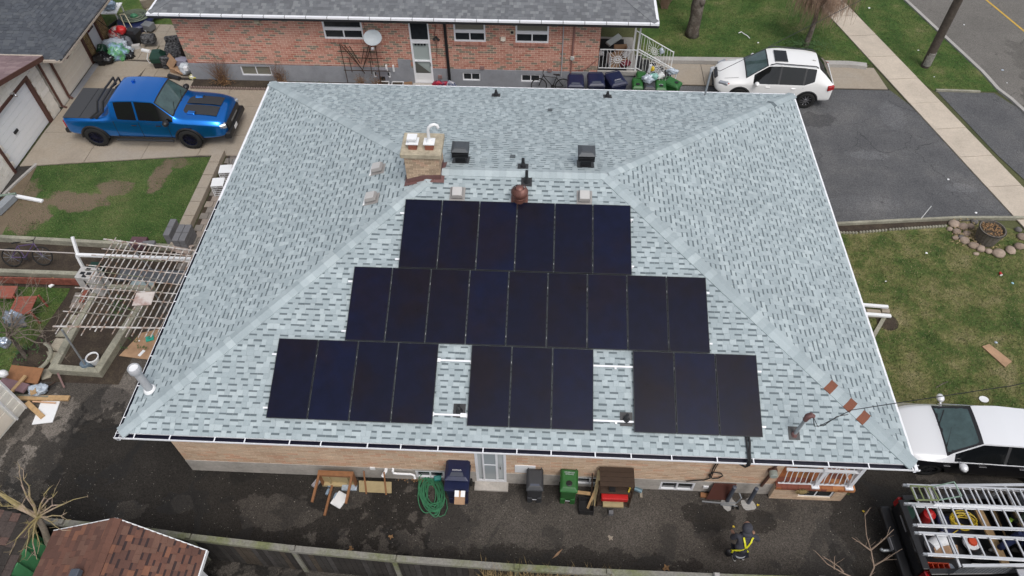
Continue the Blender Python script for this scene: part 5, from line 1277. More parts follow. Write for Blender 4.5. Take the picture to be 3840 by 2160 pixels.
slope_shingles((-11.37,-5.2,1.96), (0,1,0), dU, Vector((-dU.z*-1,0,-dU.x)), lambda v: (0, 3.45+v*.10), 4.2, M['shake'], rr_, expo=.2, wmin=.15, wmax=.42, slot=0, thick=.02)
MB().bar((-11.33,-1.73,1.93),(-11.55,-5,1.93),.05,.08).build('trim', mat('moss_trim', (0.10,0.09,0.05), .9, noise=.3), sg)
MB().bbox(-16,-11.5,-5,-2.0,0,1.85).build('wall', M['greensiding'], sg)
ws = thing('white_shed', 'cream vinyl sided shed corner at the left edge of the alley', 'shed', (-16.0,2,0), wb=True)
A_, B_, C2 = Vector((-14.67,2.28,0)), Vector((-14.75,1.89,0)), Vector((-15.0,1.0,0))
def panel(p, q, z0, z1, nm, m, o=0.0, t=.03):
    d = (q-p).normalized(); n_ = Vector((d.y,-d.x,0))
    vs = [p+n_*o+Vector((0,0,z0)), q+n_*o+Vector((0,0,z0)), q+n_*o+Vector((0,0,z1)), p+n_*o+Vector((0,0,z1))]
    return MB().add(vs+[v-n_*t for v in vs], [(0,1,2,3),(7,6,5,4),(0,4,5,1),(3,2,6,7),(1,5,6,2),(0,3,7,4)]).build(nm, m, ws)
for k in range(13): panel(B_, A_, k*.17, k*.17+.165, 'siding_board', M['vinyl'], o=.012*(k % 2))
panel(C2, B_, 0, 2.2, 'wall', M['vinyl'])
for k in range(4): panel(C2.lerp(B_,.08), C2.lerp(B_,.9), .08+.52*k, .56+.52*k, 'door_panel', M['cream'], o=.015)
for q in (A_, B_): MB().bar(q+Vector((.01,0,0)), q+Vector((.01,0,2.25)), .06, .06, up=(0,1,0)).build('corner_trim', M['white'], ws)
# utility pole
up = thing('utility_pole', 'dark wooden utility pole on the grass verge', 'pole', (17.66,21.25,0))
MB().tube([(0,0,-.1),(0.02,0,3.5),(.05,.02,9.5)], [.19,.175,.14], 14).build('pole', M['utilpole'], up, smooth=True)
MB().tube([(0.01,-.03,.12),(0.015,-.03,.75)], [.186,.182], 14).build('worn_band', mat('worn_band', (0.22,0.21,0.19), .9, noise=.5, nscale=9), up, smooth=True)
# ---------------------------------------------------------------- vehicles: one lofted closed shell, wheel wells cut out, then split into parts
def shell(stations, glass, wheels, mats, parent, low_mat=None, sub=2, wr=0.42, wellw=0.34, border=0.05, pillar=None):
    mats = dict(mats, screen_border=M['black'], door_pillar=pillar or mats['body'])
    """stations: (x, w, zbot, zbelt, wbelt, wtop, ztop, crown). glass: {(i, j): part name}"""
    bm = bmesh.new(); rings = []; vcl = bm.verts.layers.float.new('crease_vert')
    for (x, w, zb, zl, wb_, wt, zt, cr) in stations:
        half = [(w*.90, zb), (w*.99, zb+.10), (w, zb+(zl-zb)*.62), (wb_, zl), (wt, zt), (wt*.6, zt+cr*.75), (0, zt+cr)]
        pts = half+[(-y, z) for y, z in half[-2::-1]]
        rings.append([bm.verts.new((x, y, z)) for y, z in pts])
    n = len(rings[0]); names = ['body']+sorted(set(glass.values()))
    if low_mat: names.append('lower_body')
    names += ['wheel_well', 'screen_border']
    crl = bm.edges.layers.float.new('crease_edge')
    for i in range(len(rings)-1):
        for j in range(n-1):
            f = bm.faces.new((rings[i][j], rings[i][j+1], rings[i+1][j+1], rings[i+1][j]))
            jj = j if j < 6 else n-2-j
            nm = glass.get((i, jj))
            if nm: f.material_index = names.index(nm)
            elif low_mat and jj < 3: f.material_index = names.index('lower_body')
        bm.faces.new((rings[i][n-1], rings[i][0], rings[i+1][0], rings[i+1][n-1]))
    bm.faces.new(rings[0]); bm.faces.new(rings[-1][::-1])
    for e in bm.edges:
        ms = {f.material_index for f in e.link_faces}
        if len(ms) > 1: e[crl] = 1.0
    for v in bm.verts:
        gm_ = {names[f.material_index] for f in v.link_faces}
        if 'side_window' in gm_ or 'windscreen' in gm_ or 'rear_window' in gm_: v[vcl] = 0.8
    for r_ in rings:
        for k in (0, n-1): pass
    for i in range(len(rings)-1):
        for j in (1, 3, 4, n-5, n-4, n-2):
            e = bm.edges.get((rings[i][j], rings[i+1][j]))
            if e and e[crl] < .4: e[crl] = 0.55
    bmesh.ops.recalc_face_normals(bm, faces=bm.faces)
    if bm.calc_volume(signed=True) < 0: bmesh.ops.reverse_faces(bm, faces=bm.faces)
    me = bpy.data.meshes.new('shell'); bm.to_mesh(me); bm.free()
    for k in names: me.materials.append(None)
    o = bpy.data.objects.new('shell', me); COL.objects.link(o)
    md = o.modifiers.new('s', 'SUBSURF'); md.levels = sub; md.render_levels = sub
    cut = None
    mb = MB()
    for (wx, wy) in wheels:
        s = 1 if wy > 0 else -1
        mb.tube([(wx, s*(abs(wy)-wellw), wr*.98), (wx, s*(abs(wy)+.5), wr*.98)], wr*1.12, 28)
    if wheels:
        cut = mb.build('cut', M['black'])
        cb = bmesh.new(); cb.from_mesh(cut.data); bmesh.ops.recalc_face_normals(cb, faces=cb.faces)
        if cb.calc_volume(signed=True) < 0: bmesh.ops.reverse_faces(cb, faces=cb.faces)
        cb.to_mesh(cut.data); cb.free()
        b = o.modifiers.new('b', 'BOOLEAN'); b.operation = 'DIFFERENCE'; b.object = cut; b.solver = 'EXACT'
    dg = bpy.context.evaluated_depsgraph_get(); dg.update()
    me2 = bpy.data.meshes.new_from_object(o.evaluated_get(dg), depsgraph=dg)
    bpy.data.objects.remove(o)
    if cut: bpy.data.objects.remove(cut)
    bm = bmesh.new(); bm.from_mesh(me2)
    for f in bm.faces:
        c = f.calc_center_median()
        for (wx, wy) in wheels:
            rr2 = math.hypot(c.x-wx, c.z-wr*.98)
            if rr2 < wr*1.11+0.012 and abs(c.y) > abs(wy)-wellw-.02 and abs(f.normal.y) < .98 and abs(rr2-wr*1.12) < .03 or (rr2 < wr*1.11 and abs(abs(c.y)-(abs(wy)-wellw)) < .01):
                f.material_index = names.index('wheel_well')
        if f.material_index >= len(names): f.material_index = 0
    wi2 = [names.index(k) for k in ('side_window', 'door_pillar') if k in names]
    fs_ = [f for f in bm.faces if f.material_index in wi2]
    if fs_:
        for f in bmesh.ops.inset_region(bm, faces=fs_, thickness=.038, use_even_offset=True)['faces']: f.material_index = 0
    if border and 'windscreen' in names:
        wi = names.index('windscreen'); fs_ = [f for f in bm.faces if f.material_index == wi]
        r_ = bmesh.ops.inset_region(bm, faces=fs_, thickness=border, use_even_offset=True)
        for f in r_['faces']: f.material_index = names.index('screen_border')
        bm.verts.index_update()
    out = {}
    for k, nm in enumerate(names):
        sel = [f for f in bm.faces if f.material_index == k]
        if not sel: continue
        # islands
        left = set(sel); groups = []
        while left:
            st = [left.pop()]; g = [st[0]]
            while st:
                f = st.pop()
                for e in f.edges:
                    for h in e.link_faces:
                        if h in left: left.remove(h); st.append(h); g.append(h)
            groups.append(g)
        if nm in ('body', 'lower_body', 'screen_border'): groups = [sum(groups, [])]
        for g in groups:
            vm = {}; vs = []; fs = []
            for f in g:
                ix = []
                for v in f.verts:
                    if v.index not in vm: vm[v.index] = len(vs); vs.append(tuple(v.co))
                    ix.append(vm[v.index])
                fs.append(ix)
            m2 = bpy.data.meshes.new(nm); m2.from_pydata(vs, [], fs)
            m2.polygons.foreach_set('use_smooth', [True]*len(fs))
            try: m2.set_sharp_from_angle(angle=math.radians(50))
            except Exception: pass
            m2.materials.append(mats[nm]); m2.update()
            p = bpy.data.objects.new(nm, m2); COL.objects.link(p); p.parent = parent
            out.setdefault(nm, []).append(p)
    bm.free()
    return out
def wheel(parent, x, y, r, w, rim_m, spokes=10, flip=1, rim_r=.62, lip=None):
    s = flip
    rt = (math.pi/2, 0, 0)
    prof = [(r*.66,-w/2),(r*.90,-w/2),(r*.985,-w/2+.03),(r,-w/2+.06),(r,w/2-.06),(r*.985,w/2-.03),(r*.90,w/2),(r*.66,w/2),(r*.62,w/2-.03),(r*.62,-w/2+.03),(r*.66,-w/2)]
    wh = MB().lathe(prof, (x,y,r), 36, rot=rt, cap=False).build('wheel', M['rubber'], parent, smooth=True)
    yo = y+s*(w/2-.05)
    mb = MB().lathe([(r*.655,-.02),(r*.655,.02),(r*.60,.02),(r*.57,-.03)], (x,yo,r), 30, rot=rt, cap=False)
    for k in range(spokes):
        t = 2*math.pi*k/spokes; d = Vector((math.cos(t),0,math.sin(t)))
        mb.bar(Vector((x,yo,r))+d*.05, Vector((x,yo,r))+d*r*.62, .035 if spokes > 8 else .055, .03, up=(0,1,0))
    mb.lathe([(.07,-.03),(.06,.03)], (x,yo,r), 12, rot=rt)
    mb.build('rim', rim_m, wh)
    MB().lathe([(r*.60,-.0),(r*.60,.01)], (x,yo-s*.06,r), 24, rot=rt).build('brake_disc', M['blackmetal'], wh)
    # tread blocks
    tb = MB()
    for k in range(36):
        t = 2*math.pi*k/36
        for yy in (-w*.3, 0, w*.3):
            m = Matrix.Rotation(-t, 3, 'Y'); tb.box(Vector((x,y+yy,r))+m@Vector((r+.002,0,0)), (.018,w*.24,r*.10), m)
    tb.build('tread', M['rubber'], wh)
    return wh
def mirror(parent, x, y, z, m, s, size=1.0):
    return MB().blob((x,y+s*.14,z), (.10*size,.13*size,.09*size), 10, 8, 0).tube([(x+.02,y-s*.03,z-.06),(x+.0,y+s*.1,z-.03)], .03, 6).build('wing_mirror', m, parent, smooth=True)

# blue pickup on the neighbour's drive
bt = thing('pickup_truck', 'bright blue crew cab pickup with black bed cover and hood stripes', 'pickup truck', (-15.15,15.33,0.05), rz=0.0)
W = 1.08
st = [(-3.24,.96,.62,1.20,.95,.90,1.25,.00),(-3.16,1.04,.52,1.22,1.03,.97,1.28,.0),(-2.6,1.07,.45,1.22,1.055,1.0,1.29,.0),(-1.22,1.07,.42,1.22,1.055,1.0,1.29,.0),
      (-1.16,1.07,.42,1.27,1.04,.86,1.88,.03),(-1.08,1.07,.42,1.28,1.04,.81,1.99,.03),(-.98,1.07,.42,1.28,1.04,.80,2.02,.04),(-.18,1.07,.42,1.26,1.04,.80,2.05,.04),(-.10,1.07,.42,1.26,1.04,.80,2.05,.04),
      (.55,1.07,.42,1.24,1.04,.80,2.02,.04),(.68,1.07,.42,1.24,1.04,.80,1.98,.04),(1.28,1.07,.42,1.22,1.04,.90,1.40,.06),(1.42,1.07,.42,1.20,1.04,.92,1.31,.05),
      (2.0,1.07,.42,1.18,1.04,.92,1.30,.06),(2.6,1.06,.46,1.14,1.03,.90,1.26,.07),(3.0,1.00,.50,1.05,.97,.84,1.18,.07),(3.12,.94,.55,.98,.92,.78,1.10,.05),(3.22,.85,.6,.92,.84,.70,.98,.02)]
gl = {(6,3):'side_window',(7,3):'door_pillar',(8,3):'side_window',(9,3):'side_window',(10,3):'side_window'}
for j in (4,5): gl[(10,j)] = 'windscreen'; gl[(4,j)] = 'rear_window'
# triangular front part of the door glass
wl = [(-2.14,.98),(-2.14,-.98),(1.68,.98),(1.68,-.98)]
P = shell(st, gl, wl, dict(body=M['blue'], side_window=M['carglass'], windscreen=M['wsglass'], rear_window=M['carglass'], wheel_well=M['black']), bt, wr=.45)
for (x, y) in wl: wheel(bt, x, y*.99, .45, .30, mat('dark_blue_rim', (0.008,0.010,0.035), .3, metal=.5), 10, 1 if y > 0 else -1)
for s in (-1,1):
    for wx in (-2.14,1.68):
        mb = MB(); mb.tube([(wx+.53*math.cos(t), s*1.06, .44+.53*math.sin(t)) for t in [math.pi*k/12 for k in range(13)]], .05, 6); mb.build('wheel_arch_flare', M['black'], bt, smooth=True)
    MB().tube([(-1.3,s*1.10,.38),(1.0,s*1.10,.38)], .045, 8).build('side_step', M['blackmetal'], bt, smooth=True)
    mirror(bt, 1.05, s*1.06, 1.32, M['black'], s, 1.25)
    for hx in (-.35,.62): MB().box((hx,s*1.075,1.08),(.2,.03,.035)).build('door_handle', M['black'], bt, bevel=.008)
    for dx in (-1.14,-.14,.98): MB().bar((dx,s*1.072,.5),(dx,s*1.052,1.24),.012,.012,up=(0,1,0)).build('door_seam', M['black'], bt)
    MB().box((-3.17,s*.93,1.02),(.12,.14,.32)).build('tail_light', M['taillight'], bt, bevel=.02)
    MB().box((3.06,s*.78,.98),(.26,.30,.19),rot=(0,0,-s*.5)).build('headlight', M['headlight'], bt, bevel=.03)
    MB().box((1.75,s*1.075,.98),(.32,.012,.06)).build('side_badge', M['black'], bt)
tc = MB().bbox(-3.16,-1.2,-.97,.97,1.285,1.325).build('bed_cover', mat('bed_cover_black', (0.045,0.047,0.052), .8, noise=.1, nscale=30), bt, bevel=.01)
for x in (-2.5,-1.85): MB().bbox(x,x+.02,-.96,.96,1.325,1.332).build('cover_fold', M['black'], tc)
rb_ = MB()
for off in (0,.22):
    rb_.tube([(-1.55-off-.25,-1.0,1.33),(-1.42-off,-.92,1.6),(-1.32-off+.0,-.78,1.98),(-1.30-off,0,2.03),(-1.32-off,.78,1.98),(-1.42-off,.92,1.6),(-1.55-off-.25,1.0,1.33)], .042, 8)
rb_.build('roll_bar', M['blackmetal'], bt, smooth=True)
hs_ = mat('hood_stripe', (0.028,0.029,0.032), .55)
def hoodz(x): return 1.362-.0*(x)-max(0,(x-2.0))*.062-max(0,(x-2.6))*.12
for s in (-1,1):
    mb = MB(); ys = [.04,.24,.44,.60]; xs = [1.5,1.75,2.0,2.3,2.6,2.85]
    for i in range(len(xs)-1):
        for j in range(len(ys)-1):
            f = lambda x, y: (x, s*y*(1 if x > 1.9 else .9), hoodz(x)+.022-.085*(y/.92)**2)
            q = [f(xs[i],ys[j]), f(xs[i+1],ys[j]), f(xs[i+1],ys[j+1]), f(xs[i],ys[j+1])]
            mb.add(q, [(0,1,2,3)])
    mb.build('hood_stripe', hs_, bt)
    MB().box((1.85,s*.52,hoodz(1.85)+.0),(.34,.20,.05),rot=(0,.06,s*.1),taper=.75).build('hood_scoop', M['blue'], bt, bevel=.012)
    MB().box((2.02,s*.52,hoodz(2)-.0),(.03,.15,.03)).build('scoop_mouth', M['black'], bt)
MB().bbox(3.05,3.25,-.72,.72,.68,1.02).build('grille', M['black'], bt, bevel=.03)
MB().bbox(3.255,3.27,-.35,.35,.83,.90).build('grille_bar', mat('grille_letter', (0.25,0.26,0.28), .4, metal=.6), bt)
MB().box((3.2,0,.58),(.26,1.95,.26),taper=.93).build('front_bumper', M['black'], bt, bevel=.05, seg=2)
MB().box((-3.28,0,.62),(.2,1.9,.2)).build('rear_bumper', M['black'], bt, bevel=.03)
MB().box((3.34,-.28,.60),(.01,.3,.15)).build('number_plate', M['white'], bt)
for k, (x, y) in enumerate(((.98,-.42),(1.05,-.1))):
    MB().box((x,y,1.60+.0),(.26,.2,.004),rot=(0,math.atan2(.58,.60),.2)).build('dash_paper', M['white'], bt) if k == 0 else None
MB().tube([(1.3,-.75,1.44),(1.12,-.2,1.62)], .010, 4).tube([(1.3,.1,1.46),(1.12,.6,1.60)], .010, 4).build('wiper', M['black'], bt)
MB().bbox(-.6,-.5,.38,.5,2.08,2.13).build('antenna_fin', M['blue'], bt)

# white suv on the neighbour's drive
sv = thing('suv', 'white suv with dark sunroof and roof rails parked beside the lawn kerb', 'suv', (10.22,18.98,0.03), rz=math.pi-.075)
st = [(-2.38,.80,.45,.95,.80,.72,1.05,.0),(-2.33,.90,.38,1.00,.89,.78,1.15,.01),(-2.30,.94,.34,1.04,.92,.78,1.13,.02),(-1.98,.95,.32,1.10,.92,.70,1.42,.03),(-1.64,.95,.32,1.20,.88,.61,1.68,.03),(-1.57,.95,.32,1.20,.88,.61,1.70,.03),
      (-1.15,.96,.30,1.03,.935,.64,1.74,.03),(-1.08,.96,.30,1.03,.935,.64,1.745,.03),(-.15,.96,.30,1.00,.94,.645,1.76,.03),(-.08,.96,.30,1.00,.94,.645,1.76,.03),
      (.30,.96,.30,.98,.94,.63,1.72,.03),(.42,.96,.30,.98,.94,.62,1.69,.03),(.95,.96,.30,.96,.94,.72,1.32,.05),(1.22,.96,.30,.95,.93,.78,1.13,.06),(1.34,.96,.30,.94,.93,.79,1.06,.06),
      (1.8,.95,.32,.89,.91,.76,1.00,.06),(2.15,.90,.36,.80,.84,.68,.92,.05),(2.34,.78,.42,.70,.72,.56,.80,.03),(2.42,.60,.46,.62,.56,.42,.70,.0)]
gl = {(5,3):'side_window',(6,3):'door_pillar',(7,3):'side_window',(8,3):'door_pillar',(9,3):'side_window',(10,3):'side_window',(11,3):'side_window'}
for j in (4,5): gl[(11,j)] = 'windscreen'; gl[(12,j)] = 'windscreen'; gl[(2,j)] = 'rear_window'; gl[(3,j)] = 'rear_window'
wl = [(-1.40,.86),(-1.40,-.86),(1.36,.86),(1.36,-.86)]
shell(st, gl, wl, dict(body=M['whitecar'], side_window=M['carglass'], windscreen=M['wsglass'], rear_window=M['carglass'], wheel_well=M['black']), sv, wr=.37, wellw=.28, pillar=mat('pillar_grey', (0.05,0.05,0.052), .4))
for (x, y) in wl: wheel(sv, x, y, .37, .24, M['chrome'], 10, 1 if y > 0 else -1)
for s in (-1,1):
    mb = MB().tube([(-1.58,s*.60,1.715),(-1.45,s*.61,1.79),(0.15,s*.64,1.83),(.35,s*.62,1.745)], .022, 6); mb.build('roof_rail', M['blackmetal'], sv, smooth=True)
    mirror(sv, .78, s*.92, 1.08, M['whitecar'], s)
    MB().box((-2.22,s*.85,1.0),(.30,.18,.22),rot=(0,0,s*.45)).build('tail_light', M['taillight'], sv, bevel=.03)
    hl = MB().box((2.06,s*.745,.845),(.40,.20,.13),rot=(0,.15,-s*.55)).build('headlight', M['headlight'], sv, bevel=.03)
    MB().box((1.90,s*.835,.85),(.12,.06,.09),rot=(0,.15,-s*.45)).build('indicator', M['orange'], hl)
    for hx in (-.75,.30): MB().box((hx,s*.965,.90),(.18,.03,.035)).build('door_handle', M['whitecar'], sv, bevel=.008)
    for dx in (-1.12,-.11,.9): MB().bar((dx,s*.962,.35),(dx,s*.938,.98),.008,.006,up=(0,1,0)).build('door_seam', M['black'], sv)
    MB().tube([(-1.0,s*.955,.32),(.85,s*.955,.32)], .05, 6).build('sill_cladding', M['blackmetal'], sv)
    for wx in (-1.40,1.36): MB().tube([(wx+.44*math.cos(t), s*.945, .37+.44*math.sin(t)) for t in [math.pi*k/12 for k in range(13)]], .03, 6).build('wheel_arch_flare', M['blackmetal'], sv, smooth=True)
MB().box((-.45+.35,0,1.795),(.52,.82,.012)).build('sunroof', M['carglass'], sv, bevel=.004)
MB().box((2.34,0,.80),(.16,.66,.14),rot=(0,.5,0)).build('grille', M['blackmetal'], sv, bevel=.02)
for y_ in (-.62,.62): MB().tube([(2.05,y_,.985),(1.5,y_*1.05,1.075)], .006, 4).build('hood_seam', M['black'], sv)
MB().box((2.42,0,.52),(.1,.9,.14)).build('lower_grille', M['black'], sv, bevel=.03)
MB().box((2.405,0,.72),(.02,.12,.09)).build('front_badge', M['chrome'], sv, bevel=.01)
MB().box((-1.45,.12,1.745),(.14,.03,.06),rot=(0,-.3,0)).build('antenna_fin', M['ventgrey'], sv)
MB().box((-2.28,0,.42),(.2,1.6,.14)).build('rear_bumper', M['blackmetal'], sv, bevel=.03)

# silver sedan with dark sides
sd_ = thing('sedan', 'silver and dark grey sedan half hidden by the right corner of the roof', 'car', (12.98,2.10,0), rz=math.pi-.035)
sd_.scale = (1.05,1.03,1.03)
st = [(-2.40,.72,.45,.80,.70,.62,.92,.0),(-2.3,.86,.34,.84,.83,.74,1.00,.02),(-2.0,.91,.28,.87,.87,.74,1.06,.02),(-1.72,.92,.26,.88,.88,.70,1.08,.03),(-1.05,.92,.26,.90,.885,.58,1.38,.03),(-.95,.92,.26,.90,.885,.57,1.41,.03),
      (-.85,.92,.26,.90,.885,.57,1.42,.03),(-.25,.92,.26,.90,.885,.585,1.45,.03),(-.18,.92,.26,.90,.885,.585,1.45,.03),(.32,.92,.26,.89,.885,.57,1.42,.03),(.42,.92,.26,.89,.885,.56,1.40,.03),
      (1.05,.92,.26,.87,.88,.70,1.07,.05),(1.20,.92,.26,.86,.88,.76,.98,.06),(1.30,.92,.26,.85,.88,.77,.94,.06),(1.8,.90,.28,.80,.84,.72,.88,.06),(2.15,.82,.32,.70,.74,.62,.79,.05),(2.33,.68,.36,.60,.60,.48,.70,.03),(2.40,.52,.34,.58,.46,.36,.64,.0)]
gl = {(5,3):'side_window',(6,3):'side_window',(7,3):'door_pillar',(8,3):'side_window',(9,3):'side_window',(10,3):'side_window'}
for j in (4,5): gl[(10,j)] = 'windscreen'; gl[(11,j)] = 'windscreen'; gl[(3,j)] = 'rear_window'
wl = [(-1.42,.80),(-1.42,-.80),(1.42,.765),(1.42,-.765)]
shell(st, gl, wl, dict(body=M['silvercar'], lower_body=M['darkcar'], side_window=M['carglass'], windscreen=M['wsglass'], rear_window=M['carglass'], wheel_well=M['black']), sd_, low_mat=True, wr=.33, wellw=.26, border=.09, pillar=MATS['pillar_grey'])
for (x, y) in wl: wheel(sd_, x, y, .33, .20, M['blackmetal'], 8, 1 if y > 0 else -1)
for s in (-1,1):
    mirror(sd_, .86, s*.90, .96, M['silvercar'], s, 1.05)
    for hx in (-.72,.28): MB().box((hx,s*.915,.80),(.2,.03,.03)).build('door_handle', M['chrome'], sd_, bevel=.008)
    MB().box((1.15,s*.92,.74),(.16,.012,.03)).build('side_vent', M['chrome'], sd_)
    MB().box((2.12,s*.60,.68),(.34,.18,.09),rot=(0,.2,-s*.6)).build('headlight', M['headlight'], sd_, bevel=.02)
    MB().tube([(.95,s*.892,.89),(.3,s*.89,.91),(-1.3,s*.885,.92)], .010, 5).build('window_trim', M['chrome'], sd_)
    for dx in (-1.0,-.22,.95): MB().bar((dx,s*.921,.32),(dx,s*.888,.87),.008,.006,up=(0,1,0)).build('door_seam', M['black'], sd_)
MB().box((2.34,0,.50),(.1,.6,.2)).build('grille', M['black'], sd_, bevel=.02)
MB().tube([(2.30,-.55,.42),(2.38,-.2,.40),(2.38,.2,.40),(2.30,.55,.42)], .012, 5).build('bumper_trim', M['chrome'], sd_)
MB().tube([(1.18,.55,1.03),(.95,.0,1.16)], .010, 4).tube([(1.2,-.1,1.05),(.98,-.55,1.14)], .010, 4).build('wiper', M['black'], sd_)

# black work pickup with the ladder rack
BZ = 1.30
bp = thing('work_pickup', 'black work pickup with open tailgate bed full of tools under a ladder rack', 'pickup truck', (9.95,-0.93,0), rz=0.055)
L0, LW = 0.0, 1.0
mb = MB().bbox(.12,2.55,-LW,-LW+.10,.55,BZ).build('bed_side', M['blackcar'], bp, bevel=.03, seg=2)
MB().bbox(.12,2.55,LW-.10,LW,.55,BZ).build('bed_side', M['blackcar'], bp, bevel=.03, seg=2)
for s in (-1,1):
    MB().bbox(.10,2.55,s*LW-(.14 if s > 0 else -.02),s*LW+(-.02 if s > 0 else .14),BZ+.001,BZ+.03).build('bed_rail', M['black'], bp, bevel=.008)
    MB().box((.10,s*.93,1.02),(.10,.14,.34)).build('tail_light', M['taillight'], bp, bevel=.02)
MB().box((.08,0,.96),(.10,1.72,.62)).build('tailgate', M['blackcar'], bp, bevel=.035, seg=2)
MB().box((.06,0,1.285),(.17,1.74,.05)).build('tailgate_cap', M['black'], bp, bevel=.02, seg=2)
MB().bbox(.13,2.5,-LW+.10,LW-.10,.58,.66).build('bed_floor', M['black'], bp)
MB().bbox(2.5,2.58,-LW+.08,LW-.08,.6,BZ).build('bed_front', M['blackcar'], bp)
MB().box((-.10,0,.58),(.26,1.95,.20)).build('rear_bumper', M['black'], bp, bevel=.05, seg=2)
MB().box((-.235,-.0,.60),(.012,.32,.13)).build('number_plate', mat('plate_grey', (0.35,0.35,0.37), .5), bp)
MB().box((.022,.35,1.05),(.01,.42,.05)).build('tailgate_badge', mat('badge_grey', (0.25,0.25,0.26), .4), bp)
MB().tube([(-.2,-.1,.42),(-.42,-.1,.42)], .04, 8).blob((-.45,-.1,.48), .045, 10, 8, 0).build('tow_hitch', M['galv'], bp)
st = [(2.60,1.0,.42,BZ-.02,.98,.85,1.6,.02),(2.68,1.0,.42,BZ-.02,.98,.78,1.90,.03),(3.8,1.0,.42,BZ-.02,.98,.76,1.94,.03),(4.3,1.0,.42,BZ-.02,.98,.76,1.90,.03),(4.95,1.0,.42,BZ-.04,.98,.86,1.28,.05),(6.0,1.0,.45,1.08,.96,.84,1.18,.05),(6.3,.9,.5,.9,.85,.7,1.0,.03)]
shell(st, {(1,3):'side_window',(2,3):'side_window',(3,4):'windscreen',(3,5):'windscreen'}, [(5.3,.92),(5.3,-.92)], dict(body=M['blackcar'], side_window=M['carglass'], windscreen=M['carglass'], wheel_well=M['black']), bp, wr=.42)
for (x, y) in ((1.35,.9),(1.35,-.9),(5.3,.9),(5.3,-.9)): wheel(bp, x, y, .42, .26, M['blackmetal'], 6, 1 if y > 0 else -1)
# rack
RKZ = 1.86
rk_ = thing('ladder_rack', 'aluminium ladder rack bolted over the bed of the black work pickup', 'rack', (9.95,-0.93,0), rz=0.055)
for s in (-1,1):
    MB().bar((.6,s*.98,RKZ),(4.6,s*.98,RKZ),.07,.05).build('rack_rail', M['alum'], rk_)
    for x in (.75,2.4): MB().bar((x,s*.95,BZ+.035),(x,s*.97,RKZ-.03),.05,.05).build('rack_post', M['blackmetal'] if s < 0 else M['alum'], rk_)
for x in (.55,2.45,3.6): MB().bar((x,-1.0,RKZ-.03),(x,1.0,RKZ-.03),.05,.05).build('cross_bar', M['alum'], rk_)
MB().bbox(1.9,3.6,-1.30,-1.02,RKZ-.16,RKZ-.12).build('side_tray', mat('tray_zinc', (0.45,0.45,0.47), .35, metal=.6, noise=.15), rk_)
MB().bar((.5,-.98,BZ+.04),(.95,-.98,RKZ-.03),.05,.02).build('brace', M['blackmetal'], rk_)
mbm = MB()
for k in range(14):
    mbm.bar((.55+k*.09,-1.02,BZ+.12),(.55+k*.09+.02,-1.02,RKZ-.05),.004,.004)
for k in range(6): mbm.bar((.55,-1.02,BZ+.14+k*.07),(1.8,-1.02,BZ+.14+k*.07),.004,.004)
tag(mbm.build('side_mesh', M['galv'], rk_), kind='stuff')
def ladder(p0, p1, width_v, z, n, label, L_ext=6.0, double=False):
    """p0: near end of one rail, heading +x; width_v: vector to the other rail"""
    a = Vector((p0[0],p0[1],z)); d = (Vector((p1[0],p1[1],z))-a).normalized(); w = Vector((width_v[0],width_v[1],0))
    t = thing('ladder', label, 'ladder', tuple(a+w*.5-Vector((0,0,.05))), wb=True, group='ladders on the rack')
    for s in (0,1):
        o = a+w*s; e = o+d*L_ext
        mb = MB(); mb.bar(o, e, .022, .085); mb.bar(o+Vector((0,0,.04)), e+Vector((0,0,.04)), .05, .012); mb.bar(o-Vector((0,0,.04)), e-Vector((0,0,.04)), .05, .012)
        r_ = mb.build('side_rail', M['alum'], t)
        MB().box(o-d*.03, (.12,.05,.07)).build('end_cap', M['galv'], r_)
    k = .12
    while k < L_ext-.05:
        MB().bar(a+d*k+w*.03, a+d*k+w*.97, .034, .034).build('rung', M['alum'], t)
        k += .305
    if double:
        for s in (0.07,.93):
            o = a+w*s+Vector((0,0,.085))+d*.45; e = o+d*L_ext
            MB().bar(o, e, .03, .07).build('fly_rail', M['alum'], t)
        k = .55
        while k < L_ext-.1:
            MB().bar(a+d*k+w*.1+Vector((0,0,.085)), a+d*k+w*.9+Vector((0,0,.085)), .03, .03).build('fly_rung', M['alum'], t); k += .305
    return t
zL = 1.97
ladder((9.834,0.019,1.97)[:2], (12.684,0.021,1.97)[:2], (.05,-.52), zL, 8, 'double aluminium extension ladder nearest the silver sedan', double=True)
ladder((9.733,-0.457,1.97)[:2], (12.502,-0.444,1.97)[:2], (.05,-.53), zL-.02, 8, 'middle aluminium ladder lying over the yellow hose')
ladder((9.751,-1.184,1.97)[:2], (12.199,-1.217,1.97)[:2], (.05,-.50), zL, 8, 'aluminium ladder nearest the fence over the orange crate')
# cargo in the bed
tag(MB().tube([(10.55,-1.10,.86),(10.98,-.86,.90)], .19, 20).build('white_roll', M['white'], smooth=True), 'thick white roll lying in the pickup bed', 'roll')
mb = MB()
for k in range(9):
    c = Vector((11.55+rr(-.08,.08),-.38+rr(-.06,.06),.82+k*.022)); a, b = rr(.20,.33), rr(.14,.24)
    mb.tube([(c.x+a*math.cos(t), c.y+b*math.sin(t)*1.0, c.z+rr(-.008,.008)) for t in [2*math.pi*i/22 for i in range(22)]], .013, 5, closed=True)
mb.tube([(11.4,-.6,.85),(11.15,-.75,.82),(11.05,-1.0,.8),(10.95,-1.05,.8)], .013, 5)
tag(mb.build('yellow_hose', M['yellow']), 'coiled yellow air hose in the pickup bed', 'hose')
tag(MB().lathe([(.13,0),(.15,.05),(.15,.34),(.09,.40),(.04,.44)], (10.72,-.28,.67), 18).build('red_can', M['red'], smooth=True), 'red fuel can standing in the pickup bed', 'can')
